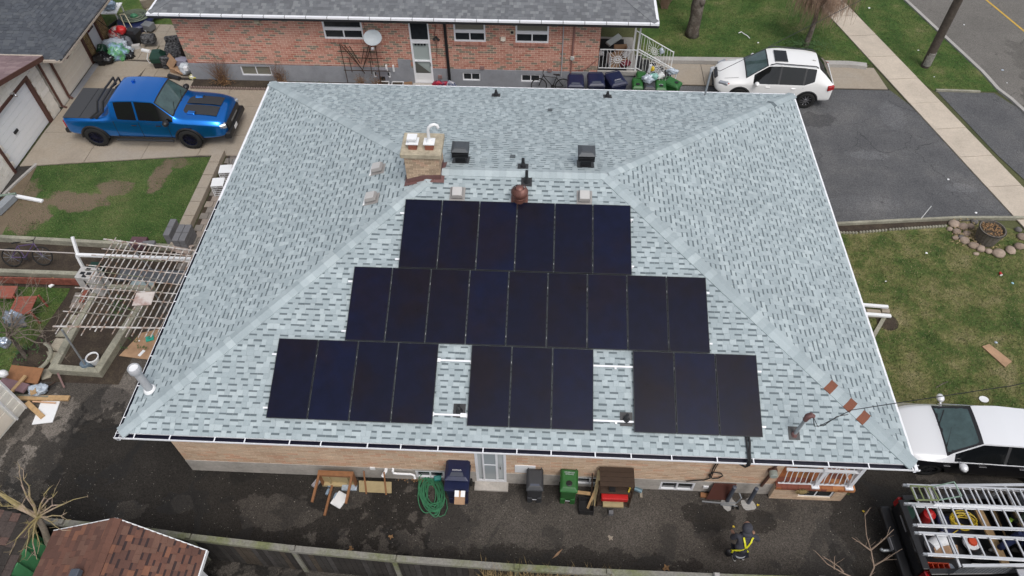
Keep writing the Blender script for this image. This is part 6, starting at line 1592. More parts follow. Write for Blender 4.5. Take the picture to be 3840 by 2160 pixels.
tag(MB().lathe([(.15,0),(.19,.22),(.19,.26)], (10.22,-.22,.67), 14).build('green_bucket', M['dgreen']), 'dark green bucket in the rear corner of the pickup bed', 'bucket')
oc = MB(); 
for k in range(5): oc.bbox(10.26+k*.13,10.28+k*.13,-1.86,-1.52,.68,1.0)
for k in range(3): oc.bbox(10.26,10.80,-1.86+k*.165,-1.84+k*.165,.68,1.0)
oc.bbox(10.26,10.8,-1.86,-1.5,.67,.69); tag(oc.build('orange_crate', M['orange']), 'orange plastic crate in the near rear corner of the pickup bed', 'crate')
tag(MB().bbox(11.32,12.15,-1.80,-1.50,.67,1.06).build('white_cooler', mat('offwhite_box', (0.72,0.70,0.64), .5), bevel=.03, seg=2), 'off white box beside the near ladder in the pickup bed', 'box')
for (x, l_) in ((11.95,'left'),(12.4,'right')):
    tag(MB().box((x+.15,-.85,.98),(.19,1.75,.06),rot=(0,0,.12)).build('lumber_board', M['wood']), '%s one of two raw boards lying across the pickup bed' % l_, 'board', 'boards across the pickup bed')
tag(MB().lathe([(.20,0),(.20,.06),(.14,.09),(.13,.10)], (11.6,-.92,.84), 20).build('chalk_reel', M['white'], smooth=True), 'round white reel below the ladders', 'reel')
tag(MB().lathe([(.12,0),(.10,.05),(.0,.06)], (11.6,-.92,.94), 18).build('orange_disc', M['orange'], smooth=True), 'orange disc lying on the round white reel', 'disc')
tag(MB().bbox(10.62,11.15,-1.28,-1.22,.67,.95).box((10.85,-1.2,.98),(.6,.22,.02),rot=(.4,0,.15)).build('cardboard_sheet', M['cardboard']), 'folded cardboard leaning on the white roll in the pickup bed', 'cardboard')
tag(MB().bbox(11.0,11.5,-.72,-.2,.67,.80).build('navy_bag', mat('navy_cloth', (0.012,0.016,0.06), .8, noise=.3), bevel=.05, seg=2), 'navy cloth bag beside the yellow hose', 'bag')
tag(MB().blob((11.75,-1.22,.80), (.28,.2,.14), 12, 8, .12).build('black_bag', M['blackbag'], smooth=True), 'black bag slumped next to the boards in the pickup bed', 'bag')
tag(MB().blob((10.85,-1.62,.76), (.2,.15,.1), 12, 8, .25).build('crumpled_plastic', M['foil'], smooth=True), 'crumpled clear plastic between the ladders and crate', 'bag')
# green steel stand on top of the far ladder
gs = thing('green_stand', 'green painted steel stand lying on the far ladder', 'stand', (10.3,-.25,2.1), wb=True)
q = [Vector(p) for p in ((9.846,-0.058,2.12), (10.371,-0.066,2.12), (10.426,-0.4,2.12), (9.88,-0.424,2.12))]
gp = mat('green_paint_steel', (0.14,0.17,0.07), .6, noise=.35, nscale=12)
for i in range(4): MB().bar(q[i], q[(i+1) % 4], .035, .03).build('frame_bar', gp, gs)
for t in (.35,.7): MB().bar(q[0].lerp(q[1],t), q[3].lerp(q[2],t), .03, .025).build('cross_bar', gp, gs)
a1, a2 = Vector((10.746,-0.065,2.45)), Vector((10.865,-0.379,2.35))
for (a, b) in ((q[1],a1),(a1,a2),(a2,q[2])): MB().bar(a, b, .022, .022).build('hoop_bar', mat('pale_green_steel', (0.23,0.33,0.26), .6), gs)
# ---------------------------------------------------------------- wheeled bins
def wheelie(name, label, cat, loc, rz, m, w=.58, d=.70, h=1.0, group=None, oval=True, tilt=0, badge=None, plate=True, lid_open=0.0):
    t = thing(name, label, cat, loc, rz=rz, group=group)
    t.rotation_euler = (tilt, 0, rz)
    k = .80
    b = MB(); y0, y1 = -d/2, d/2
    b.add([(-w*k/2,y0*k+.02,.10),(w*k/2,y0*k+.02,.10),(w*k/2,y1*k,.04),(-w*k/2,y1*k,.04),(-w/2,y0,h-.06),(w/2,y0,h-.06),(w/2,y1,h),(-w/2,y1,h)], [(3,2,1,0),(4,5,6,7),(0,1,5,4),(1,2,6,5),(2,3,7,6),(3,0,4,7)])
    b.build('bin_body', m, t, bevel=.03, seg=2)
    for s in (-1,1):
        MB().bbox(s*w*.30-.07,s*w*.30+.07,y0*k-.02,y0*k+.12,0,.30).build('foot', m, t, bevel=.015)
        MB().lathe([(.11,-.025),(.12,-.015),(.12,.015),(.11,.025)], (s*(w*.5-.01),y1*k,.12), 16, rot=(0,math.pi/2,0)).build('wheel', M['rubber'], t)
    MB().box((0,y0,h-.09),(w+.03,.05,.05)).box((0,0,h-.045),(w+.035,d+.0,.03)).build('rim_band', m, t, bevel=.008)
    l = MB(); hl = h+.0
    l.add([(-w/2-.02,y0-.04,hl-.03),(w/2+.02,y0-.04,hl-.03),(w/2+.02,y1,hl+.03),(-w/2-.02,y1,hl+.03),(-w*.38,y0+.05,hl+.05),(w*.38,y0+.05,hl+.05),(w*.43,y1-.06,hl+.11),(-w*.43,y1-.06,hl+.11)], [(3,2,1,0),(4,5,6,7),(0,1,5,4),(1,2,6,5),(2,3,7,6),(3,0,4,7)])
    lid = l.build('lid', m, t, bevel=.02, seg=2)
    if lid_open: lid.location = (0,0,.16); lid.rotation_euler = (-lid_open,0,0)
    MB().tube([(-w*.42,y1+.05,hl+.06),(w*.42,y1+.05,hl+.06)], .018, 8).tube([(-w*.42,y1-.02,hl+.02),(-w*.42,y1+.05,hl+.06)], .016, 6).tube([(w*.42,y1-.02,hl+.02),(w*.42,y1+.05,hl+.06)], .016, 6).build('handle', m, t, smooth=True)
    if plate: MB().add([(-w*.30,y0+.06,hl+.053),(w*.30,y0+.06,hl+.053),(w*.24,y0+.18,hl+.066),(-w*.24,y0+.18,hl+.066)], [(0,1,2,3)]).build('lid_panel', mat('lid_panel_grey', (0.07,0.08,0.11), .6), lid)
    if oval: MB().lathe([(.085,0),(.085,.012),(.06,.02)], (0,y0+.16,hl+.062), 16).build('lid_catch', M['black'], lid)
    MB().box((0,y0-.008,h*.32),(w*.28,.01,.025)).build('label_plate', M['letter'], t)
    if badge:
        mb = MB()
        x = -badge*.5
        while x < badge*.5:
            ww = rr(.018,.032); q = hl+.075
            mb.box((x,y0+.235,q),(ww*.35,.05,.006)); mb.box((x+ww*.4,y0+.235+rr(-.02,.02),q),(ww*.5,.012,.006)); x += ww
        tag(mb.build('lid_lettering', M['letter'], lid), kind='stuff')
    return t
wheelie('wheelie_bin', 'large navy wheeled bin with boxes sticking out under its lid, by the side door', 'bin', (-1.402,0.187,0.0), 0.0, M['dblue'], .62, .72, 1.06, oval=False, badge=.24, lid_open=.16)
cbx = thing('box_pair', 'brown carton with two white ends held under the lid of the large navy bin', 'box', (-1.37,-.10,.98), rot=(0,0,0)) if False else None
bc = (-1.294,-0.312,1.0)
tag(MB().box((bc[0],bc[1]-.05,.97),(.27,.34,.09),rot=(.5,0,0)).build('carton', M['cardboard']), 'brown carton sticking out from the front of the large navy bin', 'box')
for s_, w_ in ((-.08,'left'),(.08,'right')): tag(MB().box((bc[0]+s_,bc[1]+.02,1.045),(.11,.16,.06),rot=(.3,0,0)).build('white_carton', M['white']), '%s white carton on top of the brown carton in the navy bin' % w_, 'box')
wheelie('wheelie_bin', 'dark grey wheeled bin standing alone right of the side door', 'bin', (0.645,0.233,0.0), .02, M['dgrey'], .42, .55, .98, oval=False)
gb = wheelie('wheelie_bin', 'green wheeled bin with round black catch against the tan wall', 'bin', (1.55,0.25,0.0), -.03, M['green'], .44, .58, .98, plate=False, badge=None)
for k, t_ in enumerate(('HOUSEHOLD', 'ORGANICS')):
    text(t_, .045, M['letter'], gb, (0,.16-k*.05,1.092-k*.004), (0.12,0,0))
gN = 'navy bins in a row by the neighbour\'s wall'
wheelie('wheelie_bin', 'leftmost of three navy bins by the grey parged wall, lid flat', 'bin', (1.87,18.05,0), .0, M['dblue'], .66, .74, 1.02, oval=False)
wheelie('wheelie_bin', 'middle one of three navy bins by the grey parged wall', 'bin', (2.72,18.12,0), .06, M['dblue'], .68, .76, 1.06, oval=False)
nb3 = wheelie('wheelie_bin', 'rightmost of three navy bins, turned, with white letters on its lid', 'bin', (3.55,18.18,0), .38, M['dblue'], .70, .80, 1.08, oval=False, badge=.26)
wheelie('wheelie_bin', 'left green bin below the porch, beside the overfull grey bin', 'bin', (4.46,18.05,0), .02, M['green'], .42, .55, .95, plate=False)
wheelie('wheelie_bin', 'dark grey bin overflowing with clear bags between two green bins', 'bin', (4.96,18.0,0), -.02, M['dgrey'], .46, .55, .95, oval=False)
wheelie('wheelie_bin', 'green bin with small white print, right of the overfull grey bin', 'bin', (5.42,17.98,0), .0, M['green'], .42, .55, .95, plate=False, badge=.14)
wheelie('wheelie_bin', 'rightmost green bin, turned sideways at the foot of the steps', 'bin', (5.95,18.2,0), 1.0, M['green'], .46, .62, .95, plate=False)
wheelie('wheelie_bin', 'green bin in the back row against the porch side', 'bin', (4.66,18.6,0), .0, M['green'], .40, .45, .95, plate=False, oval=False)
def bag(c, r, m, label, name='rubbish_bag', cat='bag', jit=.16):
    o = MB().blob(c, r, 26, 17, jit*1.9, flat=.25).build(name, m, smooth=2)
    return tag(o, label, cat)
bag((4.88,18.15,1.14), (.24,.18,.18), M['foil'], 'clear rubbish bag on top of the overfull grey bin')
bag((5.12,18.2,1.22), (.17,.14,.14), mat('teal_bag', (0.22,0.42,0.38), .3, noise=.3, nscale=14), 'pale teal bag on top of the overfull grey bin')
tag(MB().lathe([(.10,0),(.13,.24),(.12,.25)], (5.32,18.3,1.12), 14, rot=(0,.9,.2)).build('white_tub', M['white']), 'white plastic tub lying on the overfull grey bin', 'tub')
tag(MB().box((4.92,18.42,1.45),(.10,.05,.42),rot=(.2,.1,0)).build('white_strip', M['white']), 'upright white plastic strip in the overfull grey bin', 'strip')
bag((5.05,18.48,1.4), (.09,.07,.12), M['yellow'], 'small yellow bag behind the overfull grey bin')
bag((5.66,18.5,.62), (.26,.14,.12), mat('pale_yellow_pack', (0.6,0.55,0.32), .6, noise=.3, nscale=20), 'pale yellow packaging behind the rightmost green bin', 'packaging', 'packaging')
bag((5.9,18.65,.60), (.14,.10,.1), mat('teal_pack', (0.03,0.2,0.17), .5, noise=.3), 'small teal packet beside the pale yellow packaging', 'packet', 'packet')
tag(MB().box((5.5,18.75,.35),(.4,.25,.22),rot=(0,.2,.3)).build('carton', M['cardboard']), 'brown carton between the bins and the steps', 'box')
bag((6.0,19.0,.95), (.22,.12,.12), M['foil'], 'clear bag tied to the near stair railing')
bag((5.65,20.45,1.0), (.10,.08,.14), M['foil'], 'small clear bag on the far stair railing')
# things on the neighbour's porch
tag(MB().box((3.55,20.75,1.3),(.75,.24,.10),rot=(.3,-.15,.75)).build('styrofoam_block', mat('pale_foam', (0.5,0.53,0.52), .8)), 'long pale foam block lying across the porch clutter', 'block')
bx_ = thing('open_carton', 'open brown and blue carton on the dark porch mat', 'box', (3.85,20.3,.96), rz=.1)
MB().bbox(-.28,.28,-.2,-.18,0,.18).build('front_flap', mat('blue_print', (0.02,0.09,0.33), .6), bx_); MB().bbox(-.28,.28,.18,.2,0,.3).bbox(-.28,-.26,-.18,.18,0,.25).bbox(.26,.28,-.18,.18,0,.25).bbox(-.26,.26,-.18,.18,0,.02).build('carton_walls', M['cardboard'], bx_)
cr_ = thing('open_carton', 'open brown carton with white side behind the porch railing', 'box', (3.65,19.45,.96), rz=.25)
MB().bbox(-.35,.35,.23,.25,0,.42).bbox(-.35,.35,-.25,-.23,0,.36).bbox(.33,.35,-.23,.23,0,.42).bbox(-.33,.33,-.23,.23,0,.02).build('carton_walls', M['cardboard'], cr_); MB().bbox(-.37,-.35,-.25,.25,0,.5).box((.4,0,.5),(.02,.4,.4),rot=(0,.7,0)).build('white_panel', M['white'], cr_)
bag((3.95,19.3,1.12), (.26,.18,.14), mat('maroon_cloth', (0.13,0.012,0.025), .8, noise=.3), 'maroon cloth bundle behind the porch railing', 'cloth_bundle', 'bundle')
bag((3.0,20.1,1.05), (.10,.12,.10), M['white'], 'crumpled white paper by the porch wall', 'paper', 'paper')
# mountain bike by the neighbour's wall
def bicycle(label, loc, rz, rot, frame_m, cat='bicycle', lean=0.0):
    t = thing('bicycle', label, cat, loc, rz=rz); t.rotation_euler = (lean, 0, rz)
    r = .33
    for x in (-.52,.52):
        w = MB().tube([(x+r*math.cos(a), 0, r+r*math.sin(a)) for a in [2*math.pi*k/28 for k in range(28)]], .024, 6, closed=True).build('wheel', M['rubber'], t, smooth=True)
        mb = MB()
        for k in range(10):
            a = 2*math.pi*k/10; mb.bar((x,0,r),(x+r*.93*math.cos(a),0,r+r*.93*math.sin(a)),.005,.005,up=(0,1,0))
        mb.build('spokes', M['chrome'], w)
    f = MB(); bb = (-.08,0,.30); st_ = (-.22,0,.72); hd = (.34,0,.78)
    for a, b in ((bb,st_),(bb,hd),(st_,hd),((-.52,0,.33),bb),((-.52,0,.33),st_),((.52,0,.33),(.34,0,.82))): f.tube([a,b], .018, 6)
    f.build('frame', frame_m, t, smooth=True)
    MB().tube([(.30,-.28,.96),(.36,-.08,.92),(.36,.08,.92),(.30,.28,.96)], .014, 6).tube([(.34,0,.8),(.36,0,.92)], .016, 6).build('handlebar', M['black'], t, smooth=True)
    MB().add([(-.36,-.07,.86),(-.36,.07,.86),(-.08,.02,.88),(-.08,-.02,.88),(-.36,-.06,.82),(-.36,.06,.82),(-.08,0,.85)], [(0,1,2,3)[::-1],(4,5,6),(0,3,6,4),(1,5,6,2),(0,4,5,1)]).tube([st_,(-.24,0,.84)], .013, 6).build('saddle', M['black'], t)
    MB().lathe([(.09,-.01),(.09,.01)], (-.08,0,.30), 14, rot=(math.pi/2,0,0)).tube([(-.08,.06,.30),(-.02,.08,.14)], .012, 5).build('crank', M['black'], t)
    return t
bicycle('black mountain bike leaning by the grey parged wall', (.85,18.62,0), math.pi, None, M['black'], lean=.12)
# bags and boxes at the neighbour's wall
bag((-3.95,18.55,.28), (.30,.16,.26), mat('red_sack', (0.45,0.02,0.04), .5, col2=(0.03,0.04,0.10), sscale=3), 'red and navy printed sack by the white screen door', 'sack', 'sack')
bag((-3.5,18.6,.22), (.22,.16,.22), mat('navy_sack', (0.03,0.05,0.12), .5, col2=(0.6,0.6,0.62), sscale=7), 'navy and white printed sack beside the downspout', 'sack', 'sack')
for (x, w_) in ((-6.45,'left'),(-5.82,'right')):
    pl = thing('planter_box', '%s white planter box with dead plants by the meter box' % w_, 'planter', (x,18.55,0))
    mb = MB()
    for (a,b,c,d) in ((-.25,.25,-.2,-.18),(-.25,.25,.18,.2),(-.25,-.23,-.18,.18),(.23,.25,-.18,.18)): mb.bbox(a,b,c,d,0,.32)
    mb.build('box_walls', M['white'], pl); MB().bbox(-.23,.23,-.18,.18,.02,.28).build('planter_soil', M['soil'], pl)
pl = thing('open_carton', 'small open brown carton right of the white planter boxes', 'box', (-5.35,18.55,0), rz=.15)
MB().bbox(-.18,.18,-.15,-.135,0,.3).bbox(-.18,.18,.135,.15,0,.34).bbox(-.18,-.165,-.135,.135,0,.3).bbox(.165,.18,-.135,.135,0,.3).bbox(-.165,.165,-.135,.135,0,.02).build('carton_walls', M['cardboard'], pl)
# ---------------------------------------------------------------- near alley clutter
tb_ = thing('wooden_table', 'orange brown table tipped on its side against the tan wall', 'table', (-4.75,.28,0), wb=True)
MB().bbox(-5.20,-4.28,.30,.33,.04,.72).build('table_top', M['ply'], tb_)
for (a,b,c,d) in ((-5.22,-4.26,.66,.74),(-5.22,-4.26,.02,.09)): MB().bbox(a,b,.20,.345,c,d).build('apron', M['pallet'] if c > .5 else M['ply'], tb_)
for x in (-5.22,-4.30): MB().bbox(x,x+.04,.20,.345,.09,.66).build('apron', M['pallet'], tb_)
for (x, z) in ((-5.22,.68),(-4.32,.68),(-4.98,.06)): MB().bar((x+.03,.22,z),(x+.0,-.52+(.0 if z > .5 else -.12),z-(.04 if z > .5 else 0)),.065,.065).build('leg', M['pallet'], tb_, bevel=.006)
for x in (-5.0,-4.5): MB().bbox(x,x+.05,.24,.30,.1,.66).build('brace', M['ply'], tb_)
pb = thing('plywood_board', 'pale plywood board with two battens leaning on the foundation', 'board', (-3.75,.3,0), wb=True)
MB().add([(-4.18,.08,.03),(-3.28,.08,.03),(-3.26,.25,.36),(-4.16,.25,.36),(-4.18,.10,.02),(-3.28,.10,.02),(-3.26,.27,.35),(-4.16,.27,.35)], [(0,1,2,3),(7,6,5,4),(0,4,5,1),(3,2,6,7),(1,5,6,2),(0,3,7,4)]).build('board', M['ply'], pb)
for x in (-4.0,-3.45): MB().bar((x+.03,.04,.02),(x,.40,.66),.04,.03).build('batten', M['pallet'], pb)
tag(MB().box(Vector((-4.668,-0.175,0.0))+Vector((0,0,.05)), (.34,.42,.07), rot=(0,0,-.45)).build('storage_lid', M['white'], bevel=.03, seg=2), 'white plastic tray lid lying by the tipped table', 'lid')
tag(MB().box(Vector((-5.408,0.289,0.0))+Vector((0,0,.03)), (.16,.28,.06), rot=(0,0,-.5)).build('egg_carton', mat('egg_carton', (0.35,0.33,0.35), .8, noise=.4, nscale=25), bevel=.01), 'grey egg carton left of the tipped table', 'carton')
tag(MB().box(Vector((-4.461,0.179,0.0))+Vector((0,0,.05)), (.42,.15,.09), rot=(0,0,.05)).build('plastic_tray', M['foil'], bevel=.01), 'clear plastic tray between the table legs', 'tray')
for i, (u, v) in enumerate(((832,1220),(826,1238),(848,1248))):
    pass
for c_, w_ in (((-5.011,0.259,0.0),'nearest the tan wall'),((-5.032,0.037,0.0),'with blue label near the left leg'),((-4.798,-0.079,0.0),'beside the white tray lid')):
    tag(MB().tube([(c_[0]-.03,c_[1]-.08,.045),(c_[0],c_[1]+.05,.045),(c_[0]+.01,c_[1]+.10,.045)], [.045,.045,.02], 10).build('plastic_bottle', mat('bottle_blue', (0.25,0.33,0.42), .2), smooth=True), 'crumpled plastic bottle %s' % w_, 'bottle')
# green hose heap
hc = (-2.171,0.084,0.0); mb = MB()
for k in range(18):
    a, b = rr(.16,.30), rr(.34,.60); cx_, cy_ = hc[0]+rr(-.09,.09), hc[1]+rr(-.10,.10)+.02; th = .30+rr(-.28,.28); n = 30; zz = .03+k*.010
    ph = rr(0,6)
    mb.tube([(cx_+math.cos(t)*a*math.cos(th)-math.sin(t)*b*math.sin(th), cy_+math.cos(t)*a*math.sin(th)+math.sin(t)*b*math.cos(th), zz+.02*math.sin(3*t+ph)) for t in [2*math.pi*i/n for i in range(n)]], .0135, 6, closed=True)
mb.tube([(hc[0]+.25,hc[1]+.1,.1),(hc[0]+.42,hc[1]-.12,.03),(hc[0]+.47,hc[1]-.36,.02),(hc[0]+.42,hc[1]-.54,.02),(hc[0]+.30,hc[1]-.60,.02),(hc[0]+.18,hc[1]-.54,.03),(hc[0]+.1,hc[1]-.4,.06)], .013, 6)
tag(mb.build('garden_hose', M['hose'], smooth=True), 'big heap of coiled green garden hose on the asphalt', 'hose')
tag(MB().box(Vector((-2.028,0.474,0.0))+Vector((0,0,.25)), (.2,.14,.16), rot=(.3,0,.2)).build('hose_fitting', mat('teal_plastic', (0.01,0.20,0.17), .5), bevel=.02), 'teal plastic box on top of the green hose heap', 'box')
for i in range(46):
    pass
lf = MB()
for k in range(120):
    a, r_ = rr(0,6.28), abs(random.gauss(0,.22)); c = ((-2.514,0.535,0.0)[0]+r_*math.cos(a)*1.3, min((-2.514,0.535,0.0)[1]+r_*math.sin(a)*.4, .5), .02+rr(0,.04))
    q = rr(0,3.1); s_ = rr(.015,.035); lf.add([(c[0]-s_*math.cos(q),c[1]-s_*math.sin(q),c[2]),(c[0]+s_*math.sin(q)*.5,c[1]-s_*math.cos(q)*.5,c[2]+.01),(c[0]+s_*math.cos(q),c[1]+s_*math.sin(q),c[2]),(c[0]-s_*math.sin(q)*.5,c[1]+s_*math.cos(q)*.5,c[2]+.01)], [(0,1,2,3)])
tag(lf.build('leaf_litter', M['dryleaf']), kind='stuff')
# brown shelf unit with its clutter
su = thing('shelf_unit', 'dark brown slatted shelf unit standing by the tan wall', 'shelf', (2.83,.12,0), wb=True)
sx0, sx1, sy0, sy1 = 2.35, 3.20, -.02, .47
for x in (sx0, sx1):
    for y in (sy0, sy1): MB().bar((x,y,0),(x,y,1.32),.035,.035,up=(0,1,0)).build('upright', M['darkwood'], su)
for z in (.10,.48,.88,1.32):
    for k in range(4): MB().bbox(sx0-.02,sx1+.02,sy0-.02+k*.133,sy0-.02+k*.133+.128,z-.012,z+.012+rr(0,.002)).build('shelf_slat', M['darkwood'], su)
tag(MB().bbox(2.36,3.05,-.22,.10,.84,1.0).build('red_box', M['red'], bevel=.02), 'red plastic box on the brown shelf unit', 'box') if False else None
tag(MB().bbox(2.42,3.12,-.10,.2,.50,.68).build('red_box', M['red'], bevel=.02), 'red plastic box sticking out of the brown shelf unit', 'box')
tag(MB().bbox(2.5,3.05,-.10,.15,.13,.19).build('flat_tray', M['ply']), 'flat tan tray on the lowest shelf of the brown unit', 'tray')
tag(MB().bbox(2.6,2.76,.0,.15,.90,.97).build('dark_block', M['black']), 'small dark block under the top shelf', 'block')
tag(MB().tube([(3.1,.0,.93),(3.14,.08,.98),(3.1,.2,1.0)], .02, 6).build('yellow_strap', M['yellow']), 'curved yellow strap on the brown shelf unit', 'strap')
tag(MB().box((2.72,-.22,.06),(.12,.10,.12)).build('grey_brick', M['greyblock']), 'small grey block in front of the brown shelf unit', 'block')
# leaning boards and sticks between green bin and shelf
for (a, b, w_, m_, lb) in (((2.25,-.02,.02),(2.34,.45,1.2),.10,M['ply'],'tall pale board leaning on the left side of the shelf unit'),((2.20,.0,.02),(2.16,.42,1.05),.035,M['darkwood'],'thin dark stick leaning left of the shelf unit'),((2.1,-.10,.02),(2.33,.30,.7),.06,M['wood'],'short raw timber offcut leaning on the shelf unit'),((1.55,.20,.38),(2.15,.14,.42),.09,M['wood'],'pale horizontal timber between the green bin and the shelf unit')):
    tag(MB().bar(a, b, w_, .03).build('leaning_board', m_), lb, 'board')
tag(MB().bar((1.56,.16,.0),(1.56,.18,.42),.05,.03,up=(0,1,0)).build('short_post', M['wood']), 'short raw post at the end of the horizontal timber', 'post')
ck = Vector((2.054,-0.202,0.0))
mc = thing('milk_crate', 'black milk crate on the asphalt in front of the shelf unit', 'crate', tuple(ck+Vector((0,.12,0))), rz=-.03)
for z in (0,.04,.10,.16,.22):
    mb = MB()
    for (a,b,c,d) in ((-.20,.20,-.20,-.185),(-.20,.20,.185,.20),(-.20,-.185,-.185,.185),(.185,.20,-.185,.185)): mb.bbox(a,b,c,d,z,z+.03)
    tag(mb.build('crate_band', M['black'], mc))
mb = MB()
for s_ in (-1,1):
    for k in range(9): mb.bbox(-.19+k*.046,-.18+k*.046,s_*.19-.005,s_*.19+.005,0,.24).bbox(s_*.19-.005,s_*.19+.005,-.19+k*.046,-.18+k*.046,0,.24)
mb.bbox(-.185,.185,-.185,.185,.005,.015); tag(mb.build('crate_lattice', M['black'], mc), kind='stuff')
c_ = (3.497,0.452,0.0); tag(MB().tube([(c_[0]-.1,c_[1]+.05,.07),(c_[0]+.1,c_[1]-.03,.07)], .065, 12).build('paint_tin', mat('tin_blue', (0.2,0.3,0.36), .3, metal=.4), smooth=True), 'pale blue tin lying right of the shelf unit', 'tin')
c_ = (3.566,0.34,0.0); tag(MB().box((c_[0],c_[1],.03),(.07,.16,.05)).build('wood_block', M['conc']), 'small tan block beside the pale blue tin', 'block')
tag(MB().bar((5.187,0.402,0.05), (5.849,0.351,0.05), .12, .08).build('timber_beam', M['pallet']), 'reddish timber beam lying along the foundation', 'beam')
hd_ = thing('hand_dolly', 'folded metal dolly with a brown panel leaning on the foundation', 'dolly', (5.75,.35,0), wb=True)
MB().add([(5.32,.28,.05),(5.95,.28,.05),(6.05,.48,.62),(5.45,.48,.62),(5.32,.30,.05),(5.95,.30,.05),(6.05,.50,.62),(5.45,.50,.62)], [(0,1,2,3),(7,6,5,4),(0,4,5,1),(3,2,6,7),(1,5,6,2),(0,3,7,4)]).build('brown_panel', mat('brown_panel', (0.085,0.03,0.022), .6), hd_)
MB().tube([(5.2,.2,.1),(5.7,.15,.15),(6.1,.15,.2),(6.18,.2,.42),(6.12,.3,.5)], .022, 6).tube([(5.7,.15,.05),(6.15,.12,.06)], .02, 6).build('dolly_frame', M['galv'], hd_)
for x in (6.02,6.16): MB().lathe([(.05,-.02),(.05,.02)], (x,.08,.05), 12, rot=(0,math.pi/2,0)).build('wheel', M['rubber'], hd_)
for (b_, w_) in (((5.903,0.273,0.0),'left'),((6.468,0.253,0.0),'right')):
    bo = thing('bollard', '%s dark grey steel bollard set in pale concrete by the wall' % w_, 'bollard', (b_[0],b_[1],0), group='steel bollards by the wall')
    MB().tube([(0,0,-.05),(0,0,.92)], .055, 16).lathe([(.055,.92),(.03,.935)], (0,0,0), 16).build('post', mat('bollard_grey', (0.07,0.08,0.105), .45), bo, smooth=True)
    pts = [((.19+rr(-.05,.05))*math.cos(t)+.01, (.19+rr(-.06,.06))*math.sin(t)-.05) for t in [2*math.pi*k/14 for k in range(14)]]
    MB().prism(pts, -.02, .018).build('concrete_footing', mat('footing_pale', (0.38,0.37,0.355), .95, noise=.25, nscale=25), bo)
for (c_, lb) in (((1.29,-1.392,0.0),'tan scrap of cardboard lying near the dry grass'),):
    tag(MB().add([(c_[0]-.9+.9-.14,c_[1]-.12,.03),(c_[0]+.02,c_[1]-.02,.04),(c_[0]+.14,c_[1]+.16,.03),(c_[0]-.0,c_[1]+.06,.02)], [(0,1,2,3)]).build('cardboard_scrap', M['cardboard']), lb, 'cardboard')
def leaf(c, s_, lb, m_=None):
    mb = MB(); n = 9; ps = [(c[0]+s_*(1 if k % 2 == 0 else .45)*math.cos(2*math.pi*k/n+c[0]), c[1]+s_*(1 if k % 2 == 0 else .45)*math.sin(2*math.pi*k/n+c[0]), .012+rr(0,.02)) for k in range(n)]
    tag(mb.add(ps+[(c[0],c[1],.015)], [(k, (k+1) % n, n) for k in range(n)]).build('fallen_leaf', m_ or M['dryleaf']), lb, 'leaf')
leaf((-4.112,-1.49,0.0), .09, 'curled tan leaf on the asphalt above the fence, left')
leaf((-3.109,-1.118,0.0), .08, 'pale leaf on the asphalt below the green hose')
leaf((4.091,-1.601,0.0), .11, 'dry maple leaf near the fence left of the walking person')
leaf((2.692,-0.89,0.0), .09, 'grey leaf lying on the asphalt below the milk crate', M['conc'])
leaf((5.972,-0.432,0.0), .04, 'yellow speck of leaf left of the person', M['yellow'])
leaf((6.337,-0.11,0.0) if False else (6.716,0.197,0.0), .045, 'small yellow leaf right of the right bollard', M['yellow'])
leaf((-12.042,-1.38,0.0), .08, 'reddish leaf on the wet asphalt at the left', M['pallet'])
leaf((9.532,0.144,0.0), .045, 'small yellow leaf near the work pickup bumper', M['yellow'])
pbm = MB()
for k in range(900):
    x, y = rr(-15,10), rr(-1.7,.5) if R() < .8 else rr(.5,3)
    if y > .5 and x > -9: continue
    s_ = rr(.006,.016); pbm.box((x,y,.004),(s_,s_,s_*.6),rot=(0,0,rr(0,3)),tone=R())
tag(pbm.build('gravel', mat('gravel_bits', (0.28,0.26,0.23), .9, noise=.4, nscale=3)), kind='stuff')
# ---------------------------------------------------------------- left garden
rb2 = thing('raised_bed', 'mossy concrete framed garden bed with bare soil', 'garden bed', (-13.4,5,0), wb=True)
bo_, bi_ = [(-14.411,3.231), (-12.464,3.201), (-12.049,6.549), (-14.388,6.57)], None
o4 = [Vector((*p,0)) for p in ((-14.45,3.50),(-12.80,3.44),(-12.35,6.95),(-14.40,6.95))]
i4 = [Vector((*p,0)) for p in ((-14.22,3.70),(-13.02,3.64),(-12.60,6.78),(-14.18,6.78))]
for k in range(4):
    a, b, c, d = o4[k], o4[(k+1) % 4], i4[(k+1) % 4], i4[k]
    MB().prism([a, b, c, d], -.05, .26+rr(-.006,.006)).build('kerb_side', M['mossy'], rb2, bevel=.012)
MB().prism(i4, -.02, .12).build('bed_soil', M['soil'], rb2)
def sprig(mb, c, h, n=8, s_=.04):
    for k in range(n):
        a = rr(0,6.28); p = Vector(c)+Vector((rr(-.5,.5)*h, rr(-.5,.5)*h, rr(.1,1)*h)); u = Vector((math.cos(a),math.sin(a),rr(-.3,.5)))*s_; w = Vector((-math.sin(a),math.cos(a),0))*s_*.4
        mb.add([p-u, p+w, p+u, p-w], [(0,1,2,3)], R())
for i, (c, n_) in enumerate((((-13.337,6.225,0.1),14),((-12.787,6.197,0.1),10),((-13.214,5.813,0.1),12),((-12.266,4.504,0.1) if False else (-12.591,4.674,0.1),7),((-11.863,4.629,0.1) if False else (-11.99,4.623,0.1),6))):
    mb = MB()
    for j in range(n_): sprig(mb, (c[0]+rr(-.25,.25), c[1]+rr(-.25,.25), .1), .12, 6, .035)
    tag(mb.build('seedling_clump', M['leaf']), 'small green weeds in the raised bed, %s' % ['by the far kerb','under the middle of the trellis bars','below the trellis bars','in the bare middle','by the right kerb'][i], 'plant', 'weeds in the raised bed')
pc = (-13.136,3.895,0.12)
